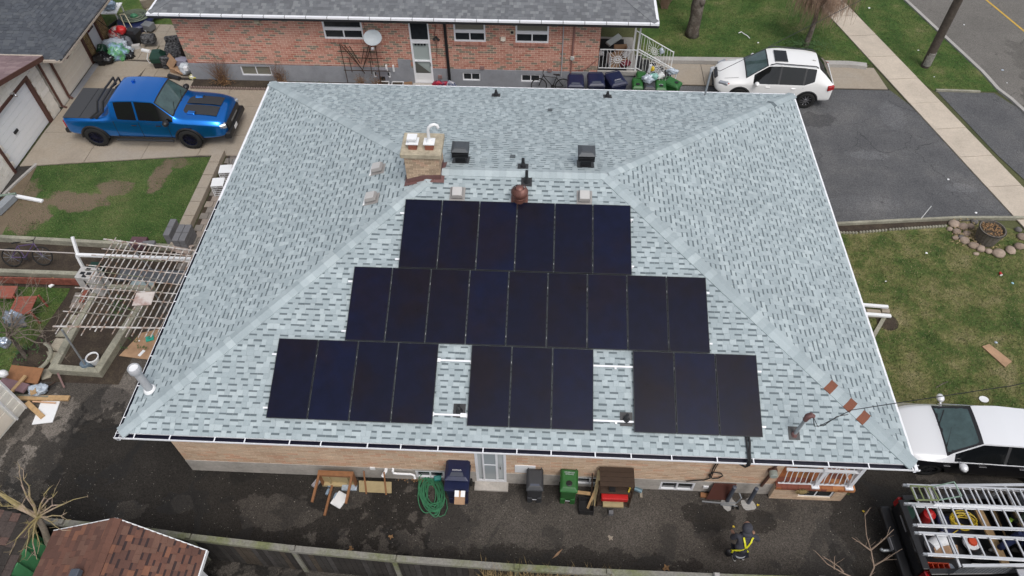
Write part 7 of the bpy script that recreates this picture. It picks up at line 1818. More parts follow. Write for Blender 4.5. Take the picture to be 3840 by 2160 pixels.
pt = thing('flower_pot', 'white flower pot with dead plant in the raised bed', 'pot', (pc[0],pc[1],.12))
MB().lathe([(.12,0),(.17,.25),(.195,.26),(.195,.31),(.17,.31),(.155,.26)], (0,0,0), 20, cap=False).build('pot_wall', M['white'], pt, smooth=True); MB().lathe([(.168,.27),(.0,.29)], (0,0,0), 20, cap=False).build('pot_soil', M['soil'], pt)
pc = (-13.335,3.739,0.12); tag(MB().lathe([(.18,0),(.15,.22),(.06,.24),(.0,.24)], (pc[0],pc[1],.12), 18, cap=False).build('blue_pot', mat('blue_grey_pot', (0.12,0.165,0.21), .6, noise=.15), smooth=True), 'upturned blue grey pot beside the white flower pot', 'pot')
# overhead frame of thin bars on steel posts
pg = thing('vine_trellis', 'overhead vine trellis of rusty white bars on grey posts', 'trellis', (-11.9,5.4,0), wb=True)
TZ = 2.0
for (b_, t_) in (((-13.29,3.63),(-13.25,3.78)),((-13.5,6.2),(-13.3,6.27)),((-10.4,3.8),(-10.4,3.8)),((-12.6,7.6),(-12.6,7.2)),((-11.6,6.0),(-11.7,5.9))):
    MB().tube([(b_[0],b_[1],0),(t_[0],t_[1],TZ)], .028, 8).build('post', M['galv'], pg, smooth=True)
for k in range(17):
    u = k/16; a = Vector((-13.38+u*3.0+rr(-.04,.04), 3.80+rr(-.2,.1), TZ)); b = Vector((-13.15+u*2.95+rr(-.05,.05), 7.35-u*.3+rr(-.1,.15), TZ+rr(-.02,.02)))
    MB().bar(a, b, rr(.022,.034), .02).build('long_bar', M['whiterust'], pg)
for k, v in enumerate((0,.16,.33,.42,.56,.68,.80,.88,1.0)):
    a = Vector((-13.45+rr(-.2,.1), 3.87+3.5*v, TZ+.03)); b = Vector((-10.25+rr(-.1,.1), 3.85+3.2*v+rr(-.1,.1), TZ+.03))
    MB().bar(a, b, .028 if k not in (0,8) else .05, .02).build('cross_bar', M['whiterust'], pg)
for k in range(5):
    a = Vector((-13.3+rr(-.3,.2), 4.4+k*.55, TZ+.05)); b = a+Vector((rr(1.5,2.6), rr(-.5,.1), 0))
    MB().bar(a, b, .018, .014).build('loose_lath', M['railwood'], pg)
c_ = (-11.243,4.976,2.05); tag(MB().box((c_[0],c_[1],2.06),(.56,.5,.02),rot=(0,0,.1)).build('pale_board', mat('stained_board', (0.55,0.50,0.47), .8, col2=(0.36,0.25,0.22), sscale=3)), 'stained pale board lying on the overhead bars', 'board')
# white pipe run from the house over the garden
wp = thing('white_drain_pipe', 'long white drain pipe running from the eave over the garden', 'pipe', (-13,7.8,0), wb=True)
a, b = Vector((-14.819,7.424,1.15)), Vector((-10.838,7.343,1.15))
MB().bar(a, b+Vector((.6,0,.06)), .10, .08).build('main_run', M['white'], wp)
MB().bar(a+Vector((.03,0,-.1)), a+Vector((0,0.30,.55)), .09, .07, up=(0,1,0)).build('riser', M['white'], wp)
MB().bar(a+Vector((.0,0,-.05)), a+Vector((0,-.1,-.75)), .09, .07, up=(0,1,0)).bar(a+Vector((0,-.1,-.75)), a+Vector((.6,-.12,-.8)), .08, .07).build('drop', M['white'], wp)
dp = MB().bar((-15.727,7.039,0.12), (-14.525,7.164,0.2), .09, .07).tube([(-15.7,7.04,0.12), (-15.899,7.031,0.1), (-16.045,6.882,0.06)], .055, 8); tag(dp.build('downspout_piece', M['white']), 'white downspout piece with bent end lying on the garden grass', 'downspout')
tag(MB().tube([(-17.942,7.939,0.7), (-15.264,7.885,0.7), (-11.317,7.76,0.8)], .02, 6).build('thin_rail', mat('faded_pipe', (0.42,0.38,0.36), .6)), 'thin faded pipe running along the garden above the bicycle', 'pipe')
tag(MB().bar((-18.256,6.965,0.25), (-14.197,6.995,0.25), .05, .30).build('red_board', M['redwood']), 'long peeling reddish board along the garden grass', 'board')
tag(MB().bar((-14.505,7.021,0.35), (-14.434,6.065,0.35), .16, .05).build('red_step_board', M['redwood']), 'short red board beside the grey cabinet', 'board')
tag(MB().bar((-18.225,7.365,0.18), (-14.696,7.352,0.18), .16, .20).build('mossy_beam', M['mossy']), 'mossy beam edging the garden strip under the bicycle', 'beam')
for i, (a, b) in enumerate((((-17.073,7.447,0.1),(-15.345,7.411,0.1)),((-16.994,7.342,0.1),(-14.742,7.472,0.1)),((-16.458,7.454,0.1),(-15.768,7.107,0.1)))):
    tag(MB().tube([a, b], .014, 5).build('bamboo_cane', M['wood']), ['upper','lower','slanting'][i]+' yellow cane lying on the garden grass', 'cane', 'canes on the garden grass')
cb = Vector((-14.17,6.558,0.0))
gc = thing('grey_cabinet', 'pale grey plastic cabinet with square openings under the trellis', 'cabinet', (cb[0]-.1,cb[1]+.25,0), rz=-.08)
MB().box((0,0,.5),(.72,.55,1.0),taper=.9).build('cabinet_body', mat('cabinet_grey', (0.42,0.41,0.40), .7, noise=.1, nscale=4, stain=.15), gc, bevel=.02)
for (x, y) in ((-.12,-.05),(.10,-.05),(-.01,.12),(.0,-.17)): MB().box((x,y,1.005),(.15,.11,.012)).build('opening', M['black'], gc)
MB().bbox(-.02,.02,-.285,-.27,.1,.9).build('door_gap', M['black'], gc)
bicycle('old bicycle with white handlebar lying in the garden strip', (-17.178,7.815,0.05), .1, None, mat('purple_frame', (0.08,0.05,0.12), .4), lean=-.5)
tag(MB().box(Vector((-13.52,8.748,0.35)), (.55,.4,.25)).build('maroon_box', mat('maroon_box', (0.10,0.05,0.06), .7, noise=.2)), 'maroon box under the far edge of the trellis', 'box')
tag(MB().box(Vector((-13.022,8.582,0.55)), (.42,.16,.10), rot=(0,0,.1)).build('grey_board_stack', M['greyblock']), 'grey block lying on the maroon box', 'block')
tag(MB().bar((-13.849,7.51,0.1), (-11.32,7.437,0.1), .55, .08).build('tarp_strip', mat('grey_tarp', (0.085,0.09,0.10), .7, noise=.2)), 'dark grey tarp strip lying under the trellis', 'tarp')
tag(MB().bar((-13.266,7.107,0.12), (-12.475,7.018,0.12), .32, .05).build('pale_sheet', mat('pale_blue_sheet', (0.27,0.33,0.34), .6)), 'pale blue grey sheet under the trellis bars', 'sheet')
tag(MB().box(Vector((-14.533,7.525,0.3)), (.3,.25,.5)).build('green_bin_small', M['dgreen']), 'small dark green box behind the grey cabinet', 'box')
# flat cardboard
cp = [Vector(p) for p in [(-12.25,5.131,0.03), (-11.688,5.314,0.03), (-11.224,4.674,0.03), (-11.564,4.127,0.03), (-12.575,4.234,0.03), (-12.351,4.781,0.03)]]
cd_ = thing('flattened_carton', 'flattened wet cardboard carton on the asphalt beside the raised bed', 'cardboard', (-12.0,4.4,0), wb=True)
MB().prism([(p.x,p.y) for p in (cp[0],cp[1],cp[2],cp[5])][:4], .01, .03).build('carton_panel', M['cardboard'], cd_)
MB().prism([(p.x,p.y) for p in (cp[5],cp[2],cp[3],cp[4])], .014, .04).build('carton_panel', M['cardboard'], cd_)
c_ = (-11.834,4.914,0.05); tag(MB().box((c_[0],c_[1],.06),(.24,.2,.03),rot=(0,0,.4)).build('teal_packet', mat('teal_bright', (0.03,0.38,0.28), .5)), 'bright teal packet on the flattened cardboard', 'packet')
MB().box(((-11.897,4.356,0.05)[0],(-11.897,4.356,0.05)[1],.045),(.10,.24,.004),rot=(0,0,-.4)).box(((-12.151,4.822,0.05)[0],(-12.151,4.822,0.05)[1],.045),(.05,.05,.004)).build('shipping_label', M['white'], cd_)
# grey block stacks and bucket
for (u, x, y, nz, lb) in ((0,-12.55,9.35,3,'left stack of grey concrete blocks at the lawn corner'),(1,-12.05,9.1,3,'right stack of grey concrete blocks at the lawn corner')):
    s_ = thing('block_stack', lb, 'blocks', (x,y,0))
    for k in range(nz):
        for j in range(2):
            for i in range(1+u): MB().box((i*.24-.1*u, j*.41-.2, .1+k*.2),(.22,.39,.185)).build('concrete_block', M['greyblock'], s_, bevel=.006)
c_ = (-12.153,9.177,0.2); tag(MB().lathe([(.15,0),(.18,.24),(.165,.24),(.13,.02),(.0,.02)], (c_[0],c_[1],.02), 18, cap=False).build('grey_bucket', mat('bucket_grey', (0.13,0.135,0.14), .6), smooth=True), 'grey round bucket in front of the concrete blocks', 'bucket')
bag(Vector((-12.115,8.771,0.12)), (.35,.22,.12), mat('dead_leaves_pale', (0.33,0.27,0.24), .9, noise=.4, nscale=14), 'heap of pale dead leaves by the blocks', 'leaf_heap', 'leaves', jit=.3)
# white wire racks beside the low wall
for (c_, lb) in (((-11.576,11.783,0.55),'near white topped wire rack on the side path'),((-11.512,12.525,0.55),'far white topped wire rack on the side path')):
    w_ = thing('wire_rack', lb, 'rack', (c_[0],c_[1],0), rz=.12)
    MB().box((0,0,.55),(.46,.46,.02)).build('rack_top', M['white'], w_)
    for (a, b) in ((-.22,-.22),(.22,-.22),(.22,.22),(-.22,.22)): MB().bar((a,b,0),(a,b,.54),.02,.02,up=(0,1,0)).build('leg', M['white'], w_)
    for k in range(5):
        MB().bar((-.22,-.225,.08+k*.1),(.22,-.225,.08+k*.1),.010,.010).build('wire_bar', M['white'], w_); MB().bar((-.225,-.22,.08+k*.1),(-.225,.22,.08+k*.1),.010,.010).build('wire_bar', M['white'], w_)
c_ = (-11.186,12.775,0.8); tag(MB().tube([(c_[0]-.15,c_[1]-.15,.75),(c_[0]-.2,c_[1]+.1,.85),(c_[0]+.2,c_[1]+.12,.85),(c_[0]+.15,c_[1]-.1,.78)], .02, 6).build('bent_tube', M['black']), 'black bent tube behind the far wire rack', 'tube')
# white gutter offcut and green tube at the lawn corner
tag(MB().bar((-19.603,11.211,0.15), (-18.216,11.004,0.05), .13, .07).build('gutter_offcut', M['white']), 'white gutter offcut lying over the lawn corner', 'gutter')
tag(MB().tube([(-20.033,10.957,0.25), (-19.216,11.164,0.25)], .05, 8).build('green_tube', mat('sage_tube', (0.16,0.21,0.17), .7)), 'sage green tube at the left edge of the lawn', 'tube')
tag(MB().bar((-19.566,10.231,0.15), (-19.358,11.09,0.15), .30, .22).build('blue_grey_kerb', mat('bluegrey_block', (0.25,0.27,0.29), .9, noise=.1)), 'blue grey concrete block edging left of the lawn', 'block')
# red table, flagstones, planter ring, wood pile
rt_ = thing('red_table', 'faded red slatted table half hidden by the bare bush', 'table', ((-16.127,5.709,0.5)[0],(-16.127,5.709,0.5)[1],0), rz=.1)
rm = mat('faded_red', (0.26,0.075,0.05), .7, noise=.15)
for k in range(6): MB().box((-.0,-.32+k*.125,.55),(.68,.115,.03)).build('table_board', rm, rt_)
for (a,b) in ((-.4,-.35),(.4,-.35),(.4,.35),(-.4,.35)): MB().bar((a,b,0),(a,b,.6),.05,.05,up=(0,1,0)).build('leg', rm, rt_)
tag(MB().box(Vector((-17.112,6.292,0.45)), (.7,.5,.06), rot=(0,.1,.1)).build('red_bench', rm), 'faded red bench plank at the left edge', 'bench')
fp2 = struct('stepping_path', MB().sheet([(-15.161,7.36), (-14.218,6.608), (-14.455,4.098), (-14.555,3.211), (-14.924,3.195), (-15.312,4.831), (-15.309,6.135), (-15.35,6.996)], 0.004), M['soil'])
ROOT[fp2.name] = ('wb', fp2.location.copy())
for q in ([(165,820),(205,818),(200,850),(140,848)],[(142,850),(198,854),(178,886),(122,882)],[(120,885),(172,890),(160,905),(128,915)],[(135,915),(150,900),(168,902),(150,925)],[(105,930),(145,918),(130,950),(108,955)],[(180,795),(215,800),(208,816),(170,816)]):
    pass
FL = [[(-14.814,5.331), (-14.306,5.385), (-14.154,4.881), (-14.94,4.879)], [(-14.886,4.818), (-14.139,4.788), (-14.195,4.322), (-14.933,4.351)], [(-14.955,4.289), (-14.244,4.259), (-14.296,4.03), (-14.631,3.866)], [(-14.548,3.824), (-14.467,4.067), (-14.227,4.048), (-14.257,3.66)], [(-14.829,3.605), (-14.415,3.727), (-14.399,3.362), (-14.624,3.251)], [(-14.81,5.772), (-14.313,5.711), (-14.288,5.434), (-14.784,5.413)], [(-14.591,6.678), (-13.807,6.677), (-13.918,6.279), (-14.607,6.3)]]
for q in FL: MB().prism([tuple(Vector(p)*1.0) for p in q], 0.0, .05+rr(-.01,.01), tone=R()).build('flagstone', M['flag'], fp2, bevel=.006)
for i in range(4):
    for j in range(3):
        a = Vector((-15.0+i*.2-j*.03, 6.05+j*.22)); MB().bbox(a.x+.005,a.x+.19,a.y+.005,a.y+.21,0,.045+rr(-.004,.004),tone=R()).build('path_brick', M['paver'], fp2)
pcx = (-15.328,3.985,0.0)
tag(MB().tube([(pcx[0]+.62*math.cos(t), pcx[1]+.62*math.sin(t), .08) for t in [-1.9+3.1*k/20 for k in range(21)]], .06, 8).build('tree_ring', M['mossy'], smooth=True), 'grey concrete ring round the base of the bare bush', 'edging')
tag(MB().lathe([(.55,.02),(.3,.10),(.0,.12)], pcx, 20, cap=False).build('ring_soil', M['soil']), kind='stuff')
tag(MB().box(Vector((-15.061,3.289,0.25)), (1.0,.5,.04), rot=(.25,.05,-.05)).build('orange_board', M['pallet']), 'broad wet orange board on the wood pile', 'board')
PLW = [((-15.692,3.004,0.25),(-14.73,2.762,0.3),.30,mat('mauve_board', (0.20,0.12,0.13), .8),'mauve painted board on the wood pile'),((-15.116,2.648,0.3),(-14.922,3.188,0.35),.10,M['wood'],'short tan timber slanting over the wood pile'),((-14.647,2.94,0.2),(-14.436,2.609,0.3),.16,M['wood'],'short stub of timber on the right of the wood pile'),((-15.236,2.641,0.12),(-14.071,2.623,0.12),.06,M['railwood'],'grey lath lying below the wood pile'),((-15.001,2.566,0.1),(-13.437,2.607,0.1),.16,M['wood'],'longest thick orange timber on the wet asphalt'),((-14.507,2.462,0.08),(-13.787,2.439,0.08),.04,mat('pink_lath', (0.58,0.36,0.23), .7),'thin pinkish lath below the longest timber'),((-14.664,2.42,0.07),(-13.97,1.962,0.05),.15,M['wood'],'slanting timber lying over the white panel'),((-14.524,2.726,0.1),(-14.032,3.108,0.2),.04,M['darkwood'],'thin dark stick at the right of the wood pile'),((-14.034,3.359,0.3),(-13.784,2.999,0.05),.05,M['rust'],'brown stick leaning above the foil bundle'),((-15.822,2.959,0.2),(-14.979,2.507,0.2),.08,M['darkwood'],'dark timber crossing the left of the wood pile')]
for (a, b, w_, m_, lb) in PLW: tag(MB().bar(a, b, w_, min(w_*.6,.07)).build('timber', m_), lb, 'timber')
bag(Vector((-14.476,2.837,0.15)), (.25,.20,.14), M['foil'], 'shiny clear plastic bundle beside the wood pile')
wpn = [(-14.289,2.542), (-13.723,2.567), (-13.63,1.829), (-14.205,1.724)]
tag(MB().prism(wpn, .01, .035).build('white_board', M['white']), 'white board lying on the wet asphalt', 'board')
bag(Vector((-15.433,3.076,0.6)), (.14,.12,.12), M['white'], 'small white tub on the wood pile at the left edge', 'white_tub', 'tub', jit=.05)
# ---------------------------------------------------------------- junk corner between garage and neighbour
bag(Vector((-19.454,21.861,0.35)), (.50,.42,.42), M['redbag'], 'big red and white striped inflatable by the garage door', 'inflatable', 'inflatable', jit=.05)
bag(Vector((-19.051,21.57,0.8)), (.22,.22,.2), M['red'], 'shiny red inflatable end on the striped one', 'inflatable', 'inflatable', jit=.06)
bag(Vector((-18.961,20.473,0.3)), (.42,.40,.38), M['mixbag'], 'green and blue full bag in front of the heap')
bag(Vector((-19.479,20.052,0.25)), (.42,.30,.26), M['blackbag'], 'black ribbed bag at the foot of the brick pier')
bag(Vector((-19.699,20.547,0.42)), (.22,.22,.25), M['greenbag'], 'dark green bag beside the garage entry door')
bag(Vector((-19.271,20.985,0.4)), (.50,.40,.26), M['foil'], 'clear plastic sacks in the middle of the heap')
bag(Vector((-18.815,20.797,0.2)), (.34,.26,.20), M['foil'], 'crumpled clear sack right of the green and blue bag')
bag(Vector((-18.594,20.56,0.15)), (.26,.22,.18), M['blackbag'], 'small shiny black bag at the right of the heap')
tag(MB().tube([(-18.754,21.231,0.3),(-18.988,21.642,0.35),(-19.176,21.453,0.4)], .16, 12).build('grey_duct', mat('duct_grey', (0.16,0.17,0.19), .4, noise=.3, nscale=20), smooth=True), 'fat grey ribbed duct lying behind the clear sacks', 'duct')
bb = thing('black_lantern_box', 'black box with sloping lid beside the bag heap', 'box', (-18.712,21.781,0.0), rz=-.2)
MB().box((0,0,.32),(.6,.5,.6)).build('box_body', M['black'], bb, bevel=.02); MB().box((0,0,.66),(.66,.56,.1),taper=.6).build('box_lid', M['black'], bb)
wc = thing('carton_tube', 'white carton lying open on the slabs', 'box', (-18.486,21.243,0.05), rz=.3); MB().box((0,0,.1),(.36,.2,.18)).build('carton_side', M['ventgrey'], wc)
tag(MB().tube([(-18.165,21.076,0.08), (-17.745,20.961,0.08)], .09, 10).build('white_roll', M['white'], smooth=True), 'white paper roll on the paving slabs', 'roll')
def couch(label, c, rz, sx_, sy_, n, tall=True):
    t = thing('patterned_sofa', label, 'sofa', c, rz=rz)
    MB().box((0,0,.22),(sx_,sy_,.36)).build('seat', M['camo'], t, bevel=.06, seg=3)
    if tall: MB().box((0,sy_/2-.08,.55),(sx_,.26,.62)).build('backrest', M['camo'], t, bevel=.09, seg=3)
    if n: 
        for s in (-1,1): MB().box((s*(sx_/2-.08),0,.42),(.24,sy_,.42)).build('armrest', M['camo'], t, bevel=.08, seg=3)
    return t
couch('black and grey patterned sofa leaning along the end of the brick house', (-16.35,20.55,.05), -1.35, 1.8, .95, True)
couch('small black and grey patterned footstool among the junk', (-17.893,21.49,0.2), .1, .62, .4, False, False)
tag(MB().box(Vector((-18.413,22.74,0.3)), (.5,.42,.3), rot=(0,0,-.3)).build('grey_plastic_box', mat('midgrey_plastic', (0.16,0.17,0.18), .5), bevel=.02), 'grey plastic box on the slabs by the blue pool', 'box')
gbx = thing('green_storage_box', 'dark green octagonal storage box with white loop on a stand', 'box', (-16.833,19.904,0.0), rz=.1)
MB().box((0,0,.45),(.62,.5,.28),taper=1.0).build('box_body', M['dgreen'], gbx, bevel=.04); MB().box((0,0,.70),(.64,.52,.22),taper=.55).build('box_lid', M['dgreen'], gbx)
MB().bbox(-.25,.25,-.2,.2,0,.3).build('stand', M['black'], gbx)
MB().tube([(-.33,-.1,.75),(-.45,-.15,.5),(-.4,-.15,.3),(-.3,-.1,.35)], .018, 6).build('white_loop', M['white'], gbx)
bag(Vector((-15.45,19.35,.3)), (.26,.24,.28), mat('white_sack', (0.50,0.54,0.58), .5, noise=.15), 'bulging white sack at the corner of the brick house', 'sack', 'sack')
oc_ = thing('open_carton', 'wet open brown cardboard box at the corner of the bed', 'box', (-15.901,19.493,0.05), rz=-.3)
MB().box((0,0,.12),(.55,.4,.22)).build('carton_body', M['cardboard'], oc_); MB().box((-.25,.0,.45),(.5,.03,.55),rot=(-.5,.5,-.35)).box((.3,-.1,.2),(.4,.4,.02),rot=(0,.35,0)).build('carton_flap', M['cardboard'], oc_)
tag(MB().box(Vector((-15.634,19.669,0.35)), (.55,.3,.55), rot=(.1,0,-.1)).build('lilac_panel_box', mat('lilac_box', (0.33,0.32,0.40), .6)), 'lilac grey box standing against the house corner', 'box')
tag(MB().box(Vector((-15.19,18.942,0.6)), (.18,.16,.16)).build('white_cube', M['white']), 'small white box on top of the lilac grey box', 'box')
tag(MB().tube([(-16.182,19.073,0.12), (-15.619,18.854,0.12)], .10, 10).build('black_roller', M['blackmetal'], smooth=True), 'black roller lying below the green storage box', 'roller')
bag(Vector((-15.084,19.025,0.12)), (.16,.12,.1), mat('yellow_pack', (0.55,0.5,0.05), .4, col2=(0.7,0.7,0.7), sscale=6), 'yellow and white packet at the corner of the bed', 'packet', 'packet')
# round folded pool with coiled hose, white table, hand truck
pw = (-19.19,23.162,0.45); pw = (pw[0],pw[1],0)
pool = thing('paddling_pool', 'navy round pool with wheels under a coiled hose', 'pool', pw)
MB().lathe([(.70,0),(.85,.35),(.80,.42),(.55,.46),(.0,.40)], (0,0,0), 24, cap=False).build('pool_shell', mat('navy_vinyl', (0.015,0.022,0.075), .35, noise=.2), pool, smooth=True)
MB().lathe([(.11,-.03),(.11,.03)], (.62,-.52,.12), 14, rot=(0,math.pi/2,.5)).build('wheel', M['galv'], pool)
mb = MB()
for k in range(9): mb.tube([(pw[0]+(.22+k*.06)*math.cos(t)+.03*math.sin(3*t+k), pw[1]+.05+(.18+k*.05)*math.sin(t), .52+.02*(k % 3)) for t in [2*math.pi*i/26 for i in range(26)]], .022, 6, closed=True)
tag(mb.build('coiled_hose', mat('olive_hose', (0.13,0.16,0.11), .5, noise=.2)), 'olive hose coiled on top of the navy pool', 'hose')
bag(Vector((pw[0]+.02,pw[1]+.05,.55)), (.16,.14,.09), M['hose'], 'small green bundle in the middle of the coiled hose', 'green_bundle', 'bundle')
tw = (-20.71,23.532,0.7)
tt_ = thing('white_folding_table', 'white ribbed folding table beside the garage', 'table', (tw[0],tw[1],0), rz=.1)
for k in range(10): MB().box((-.75+k*.155,0,.70),(.145,1.0,.035)).build('table_slat', M['white'], tt_)
for (a,b) in ((-.65,-.42),(.65,-.42),(.65,.42),(-.65,.42)): MB().bar((a,b,0),(a,b,.68),.05,.05,up=(0,1,0)).build('leg', M['white'], tt_)
bag(Vector((-20.433,23.55,0.9)), (.33,.3,.2), mat('bluish_bag', (0.30,0.40,0.52), .25, noise=.4, nscale=9), 'bluish clear bag lying on the white table')
ht = thing('hand_truck', 'cream steel hand truck leaning over the junk heap', 'hand truck', ((-19.354,22.199,0.0)[0],(-19.354,22.199,0.0)[1],0), wb=True)
hm = mat('cream_steel', (0.58,0.52,0.36), .5)
a, b = Vector((-19.039,21.898,0.15)), Vector((-19.444,22.589,1.0)); w_ = Vector((.36,.05,0))
for s_ in (0,1): MB().tube([a+w_*s_, (a+w_*s_).lerp(b+w_*s_*.6,.5), b+w_*s_*.6], .02, 6).build('side_tube', hm, ht)
for t_ in (.05,.2,.35,.98): MB().tube([a.lerp(b,t_), (a+w_).lerp(b+w_*.6,t_)], .018, 6).build('cross_tube', hm, ht)
MB().tube([a+Vector((.02,0,.1)), a+w_+Vector((.1,-.2,.15)), a+w_+Vector((.0,.3,.15))], .016, 6).build('toe_frame', hm, ht)
tag(MB().tube([(-19.916,21.536,1.3), (-19.054,21.234,0.7)], .018, 6).build('black_pole', M['black']), 'thin black pole leaning over the striped inflatable', 'pole')
tag(MB().tube([(-20.477,22.93,0.1), (-20.275,23.652,0.1), (-19.731,23.781,0.1)], .07, 8).build('black_pipe', M['black'], smooth=True), 'thick black pipe lying on the back lawn', 'pipe')
sc = thing('beige_armchair', 'weathered beige chair frame behind the corner of the brick house', 'chair', (-18.561,23.996,0.0), rz=.5)
bm_ = mat('dirty_beige', (0.33,0.29,0.23), .8, noise=.2)
MB().box((0,0,.3),(.7,.7,.25)).build('seat', bm_, sc, bevel=.08, seg=2); MB().box((-.1,.35,.65),(.7,.16,.6),rot=(.3,0,0)).build('backrest', bm_, sc, bevel=.06, seg=2)
couch('black and white patterned chair half under the gutter of the brick house', (-15.9,22.4,.05), -1.4, .9, .8, True)
# ---------------------------------------------------------------- right hand garden
bl = (16.45,10.204,0.0)
br = thing('planter_barrel', 'weathered half barrel planter with dead plants inside a stone ring', 'planter', (bl[0]-.03,bl[1]+.25,0))
bm2 = mat('weathered_barrel', (0.14,0.125,0.105), .95, noise=.35, nscale=14, stain=.2)
for k in range(22):
    t0, t1 = 2*math.pi*k/22, 2*math.pi*(k+.94)/22; mb = MB(); r0, r1 = .34, .44
    mb.add([(r0*math.cos(t0),r0*math.sin(t0),0),(r0*math.cos(t1),r0*math.sin(t1),0),(r1*math.cos(t1),r1*math.sin(t1),.62),(r1*math.cos(t0),r1*math.sin(t0),.62),((r1-.04)*math.cos(t0),(r1-.04)*math.sin(t0),.62),((r1-.04)*math.cos(t1),(r1-.04)*math.sin(t1),.62),((r1-.05)*math.cos(t0),(r1-.05)*math.sin(t0),.5),((r1-.05)*math.cos(t1),(r1-.05)*math.sin(t1),.5)], [(0,1,2,3),(3,2,5,4),(4,5,7,6)])
    mb.build('stave', bm2, br)
MB().tube([(.447*math.cos(t),.447*math.sin(t),.60) for t in [2*math.pi*k/30 for k in range(30)]], .014, 5, closed=True).build('hoop', M['rubber'], br)
MB().lathe([(.41,.50),(.2,.56),(.0,.54)], (0,0,0), 20, cap=False).build('barrel_soil', M['soil'], br)
mb = MB()
for k in range(160): sprig(mb, (rr(-.3,.3), rr(-.3,.3), .5), .10, 1, .05)
tag(mb.build('dead_stems', M['dryleaf'], br), kind='stuff')
RKW = [((15.576,11.191,0.0),.20),((15.547,10.81,0.0),.16),((15.843,11.062,0.0),.22),((16.137,11.094,0.0),.16),((15.683,10.385,0.0),.17),((15.904,10.143,0.0),.18),((15.63,10.558,0.0),.12),((16.365,11.345,0.0),.14),((16.101,9.999,0.0),.18),((16.339,9.895,0.0),.15),((16.644,9.795,0.0),.22),((17.118,9.965,0.0),.20),((17.498,10.171,0.0),.18),((17.794,10.648,0.0),.18),((17.791,11.002,0.0),.15),((15.405,10.509,0.0),.12),((16.711,11.319,0.0),.15),((15.869,10.725,0.0),.15),((15.881,9.763,0.0),.10),((15.352,10.941,0.0),.12)]
SL_ = ['tan stone at the left end of the ring by the scalloped edging','grey stone below the leftmost tan stone','large grey stone behind the ring, left','tan stone on the far side left of the barrel','brownish stone at the left bend of the ring','pale tan stone at the near left of the ring','small tan stone at the left bend of the ring','small far stone nearest the drive edging','grey brown stone left below the barrel','flat stone just below the barrel','large grey stone below the barrel','grey stone at the near right of the ring','blue grey stone right of the barrel','dark stone at the right edge beside the barrel','stone behind the barrel at the right','small stone tucked under the left bend','long stone behind the barrel by the edging','small stone inside the ring at the left','smallest stone at the near side of the ring','lone small stone at the tip of the planting strip']
for i, (c, r_) in enumerate(RKW):
    tag(MB().blob((c[0],c[1],r_*.3), (r_*rr(.8,1.1),r_*rr(.7,1),r_*.6), 12, 8, .09, tone=R()).build('field_stone', M['rock'], smooth=True), SL_[i], 'stone', 'stones round the barrel planter')
mb = MB(); c_ = (16.082,10.734,0.0)
for k in range(260): sprig(mb, (c_[0]+random.gauss(0,.35), c_[1]+random.gauss(0,.3), .0), .12, 1, .06)
tag(mb.build('dead_grass', mat('straw', (0.30,0.23,0.12), .9, noise=.3)), kind='stuff')
stk = (14.402,11.346,0.0)
tag(MB().tube([(stk[0],stk[1],0),(stk[0]+.22,stk[1]+.15,.62)], .014, 6).build('white_stake', M['white']), 'thin white stake leaning out of the planting strip', 'stake')
def litter(c, s_, m_, lb, cat='litter'):
    s_ *= .55
    tag(MB().blob((c[0],c[1],s_*.35), (s_,s_*.8,s_*.4), 8, 6, .35).build('litter', m_), lb, cat)
litter((13.813,11.383,0.0),.06,M['white'],'white scrap in the planting strip, left of the stake')
litter((14.104,11.354,0.0),.05,M['white'],'small white scrap just left of the stake')
litter((16.613,11.848,0.0),.09,M['white'],'white paper scrap on the front drive near the edging')
litter((16.256,11.647,0.0),.07,M['foil'],'pale plastic scrap on the front drive near the edging')
litter((14.165,9.748,0.0),.08,M['white'],'white tissue on the dry lawn')
litter((16.642,8.468,0.0),.08,mat('pale_blue_plastic', (0.3,0.5,0.6), .4),'pale blue scrap on the dry lawn near the red cup')
litter((15.163,5.952,0.0),.09,M['foil'],'pale plastic scrap above the cardboard on the dry lawn')
litter((12.385,8.377,0.0),.05,M['white'],'tiny white scrap in the middle of the dry lawn')
litter((16.197,13.651,0.0),.08,M['white'],'white scrap on the front drive beside the pavement')
litter((16.075,21.035,0.0),.10,M['white'],'white packet by the end of the lawn kerb')
litter((21.016,21.07,0.0),.10,M['foil'],'crushed pale packet on the street')
litter((16.463,26.166,0.0),.10,M['white'],'white scrap on the grass verge at the top')
litter((21.152,22.49,0.0) if False else (20.843,20.103,0.0),.05,M['white'],'small white scrap on the street near the kerb')
litter((20.596,24.797,0.0),.07,M['white'],'small pale scrap on the street near the top')
litter((17.773,22.59,0.0) if False else (17.753,22.524,0.0),.07,M['white'],'white scrap on the verge left of the utility pole')
litter((17.813,20.433,0.0),.06,M['white'],'small white scrap on the verge below the utility pole')
tag(MB().tube([(8.271,23.592,0.03),(8.352,23.492,0.03),(8.245,23.386,0.03),(8.206,23.521,0.03)], .016, 5, closed=True).tube([(8.352,23.492,0.03),(8.536,23.328,0.03),(8.696,23.131,0.03)], .016, 5).build('cord', M['white']), 'pale looped cord lying on the far lawn', 'cord') if False else None
tag(MB().tube([(9.7,23.645,0.03),(9.847,23.754,0.03),(9.92,23.619,0.03),(10.076,23.42,0.03),(10.155,23.219,0.03)], .02, 5).build('cord', M['white']), 'pale looped cord lying on the far lawn', 'cord')
litter((10.495,22.877,0.0),.08,M['white'],'white scrap on the far lawn below the pale cord')
cu = thing('red_cup', 'red party cup lying on the dry lawn', 'cup', (16.367,8.829,0.0))
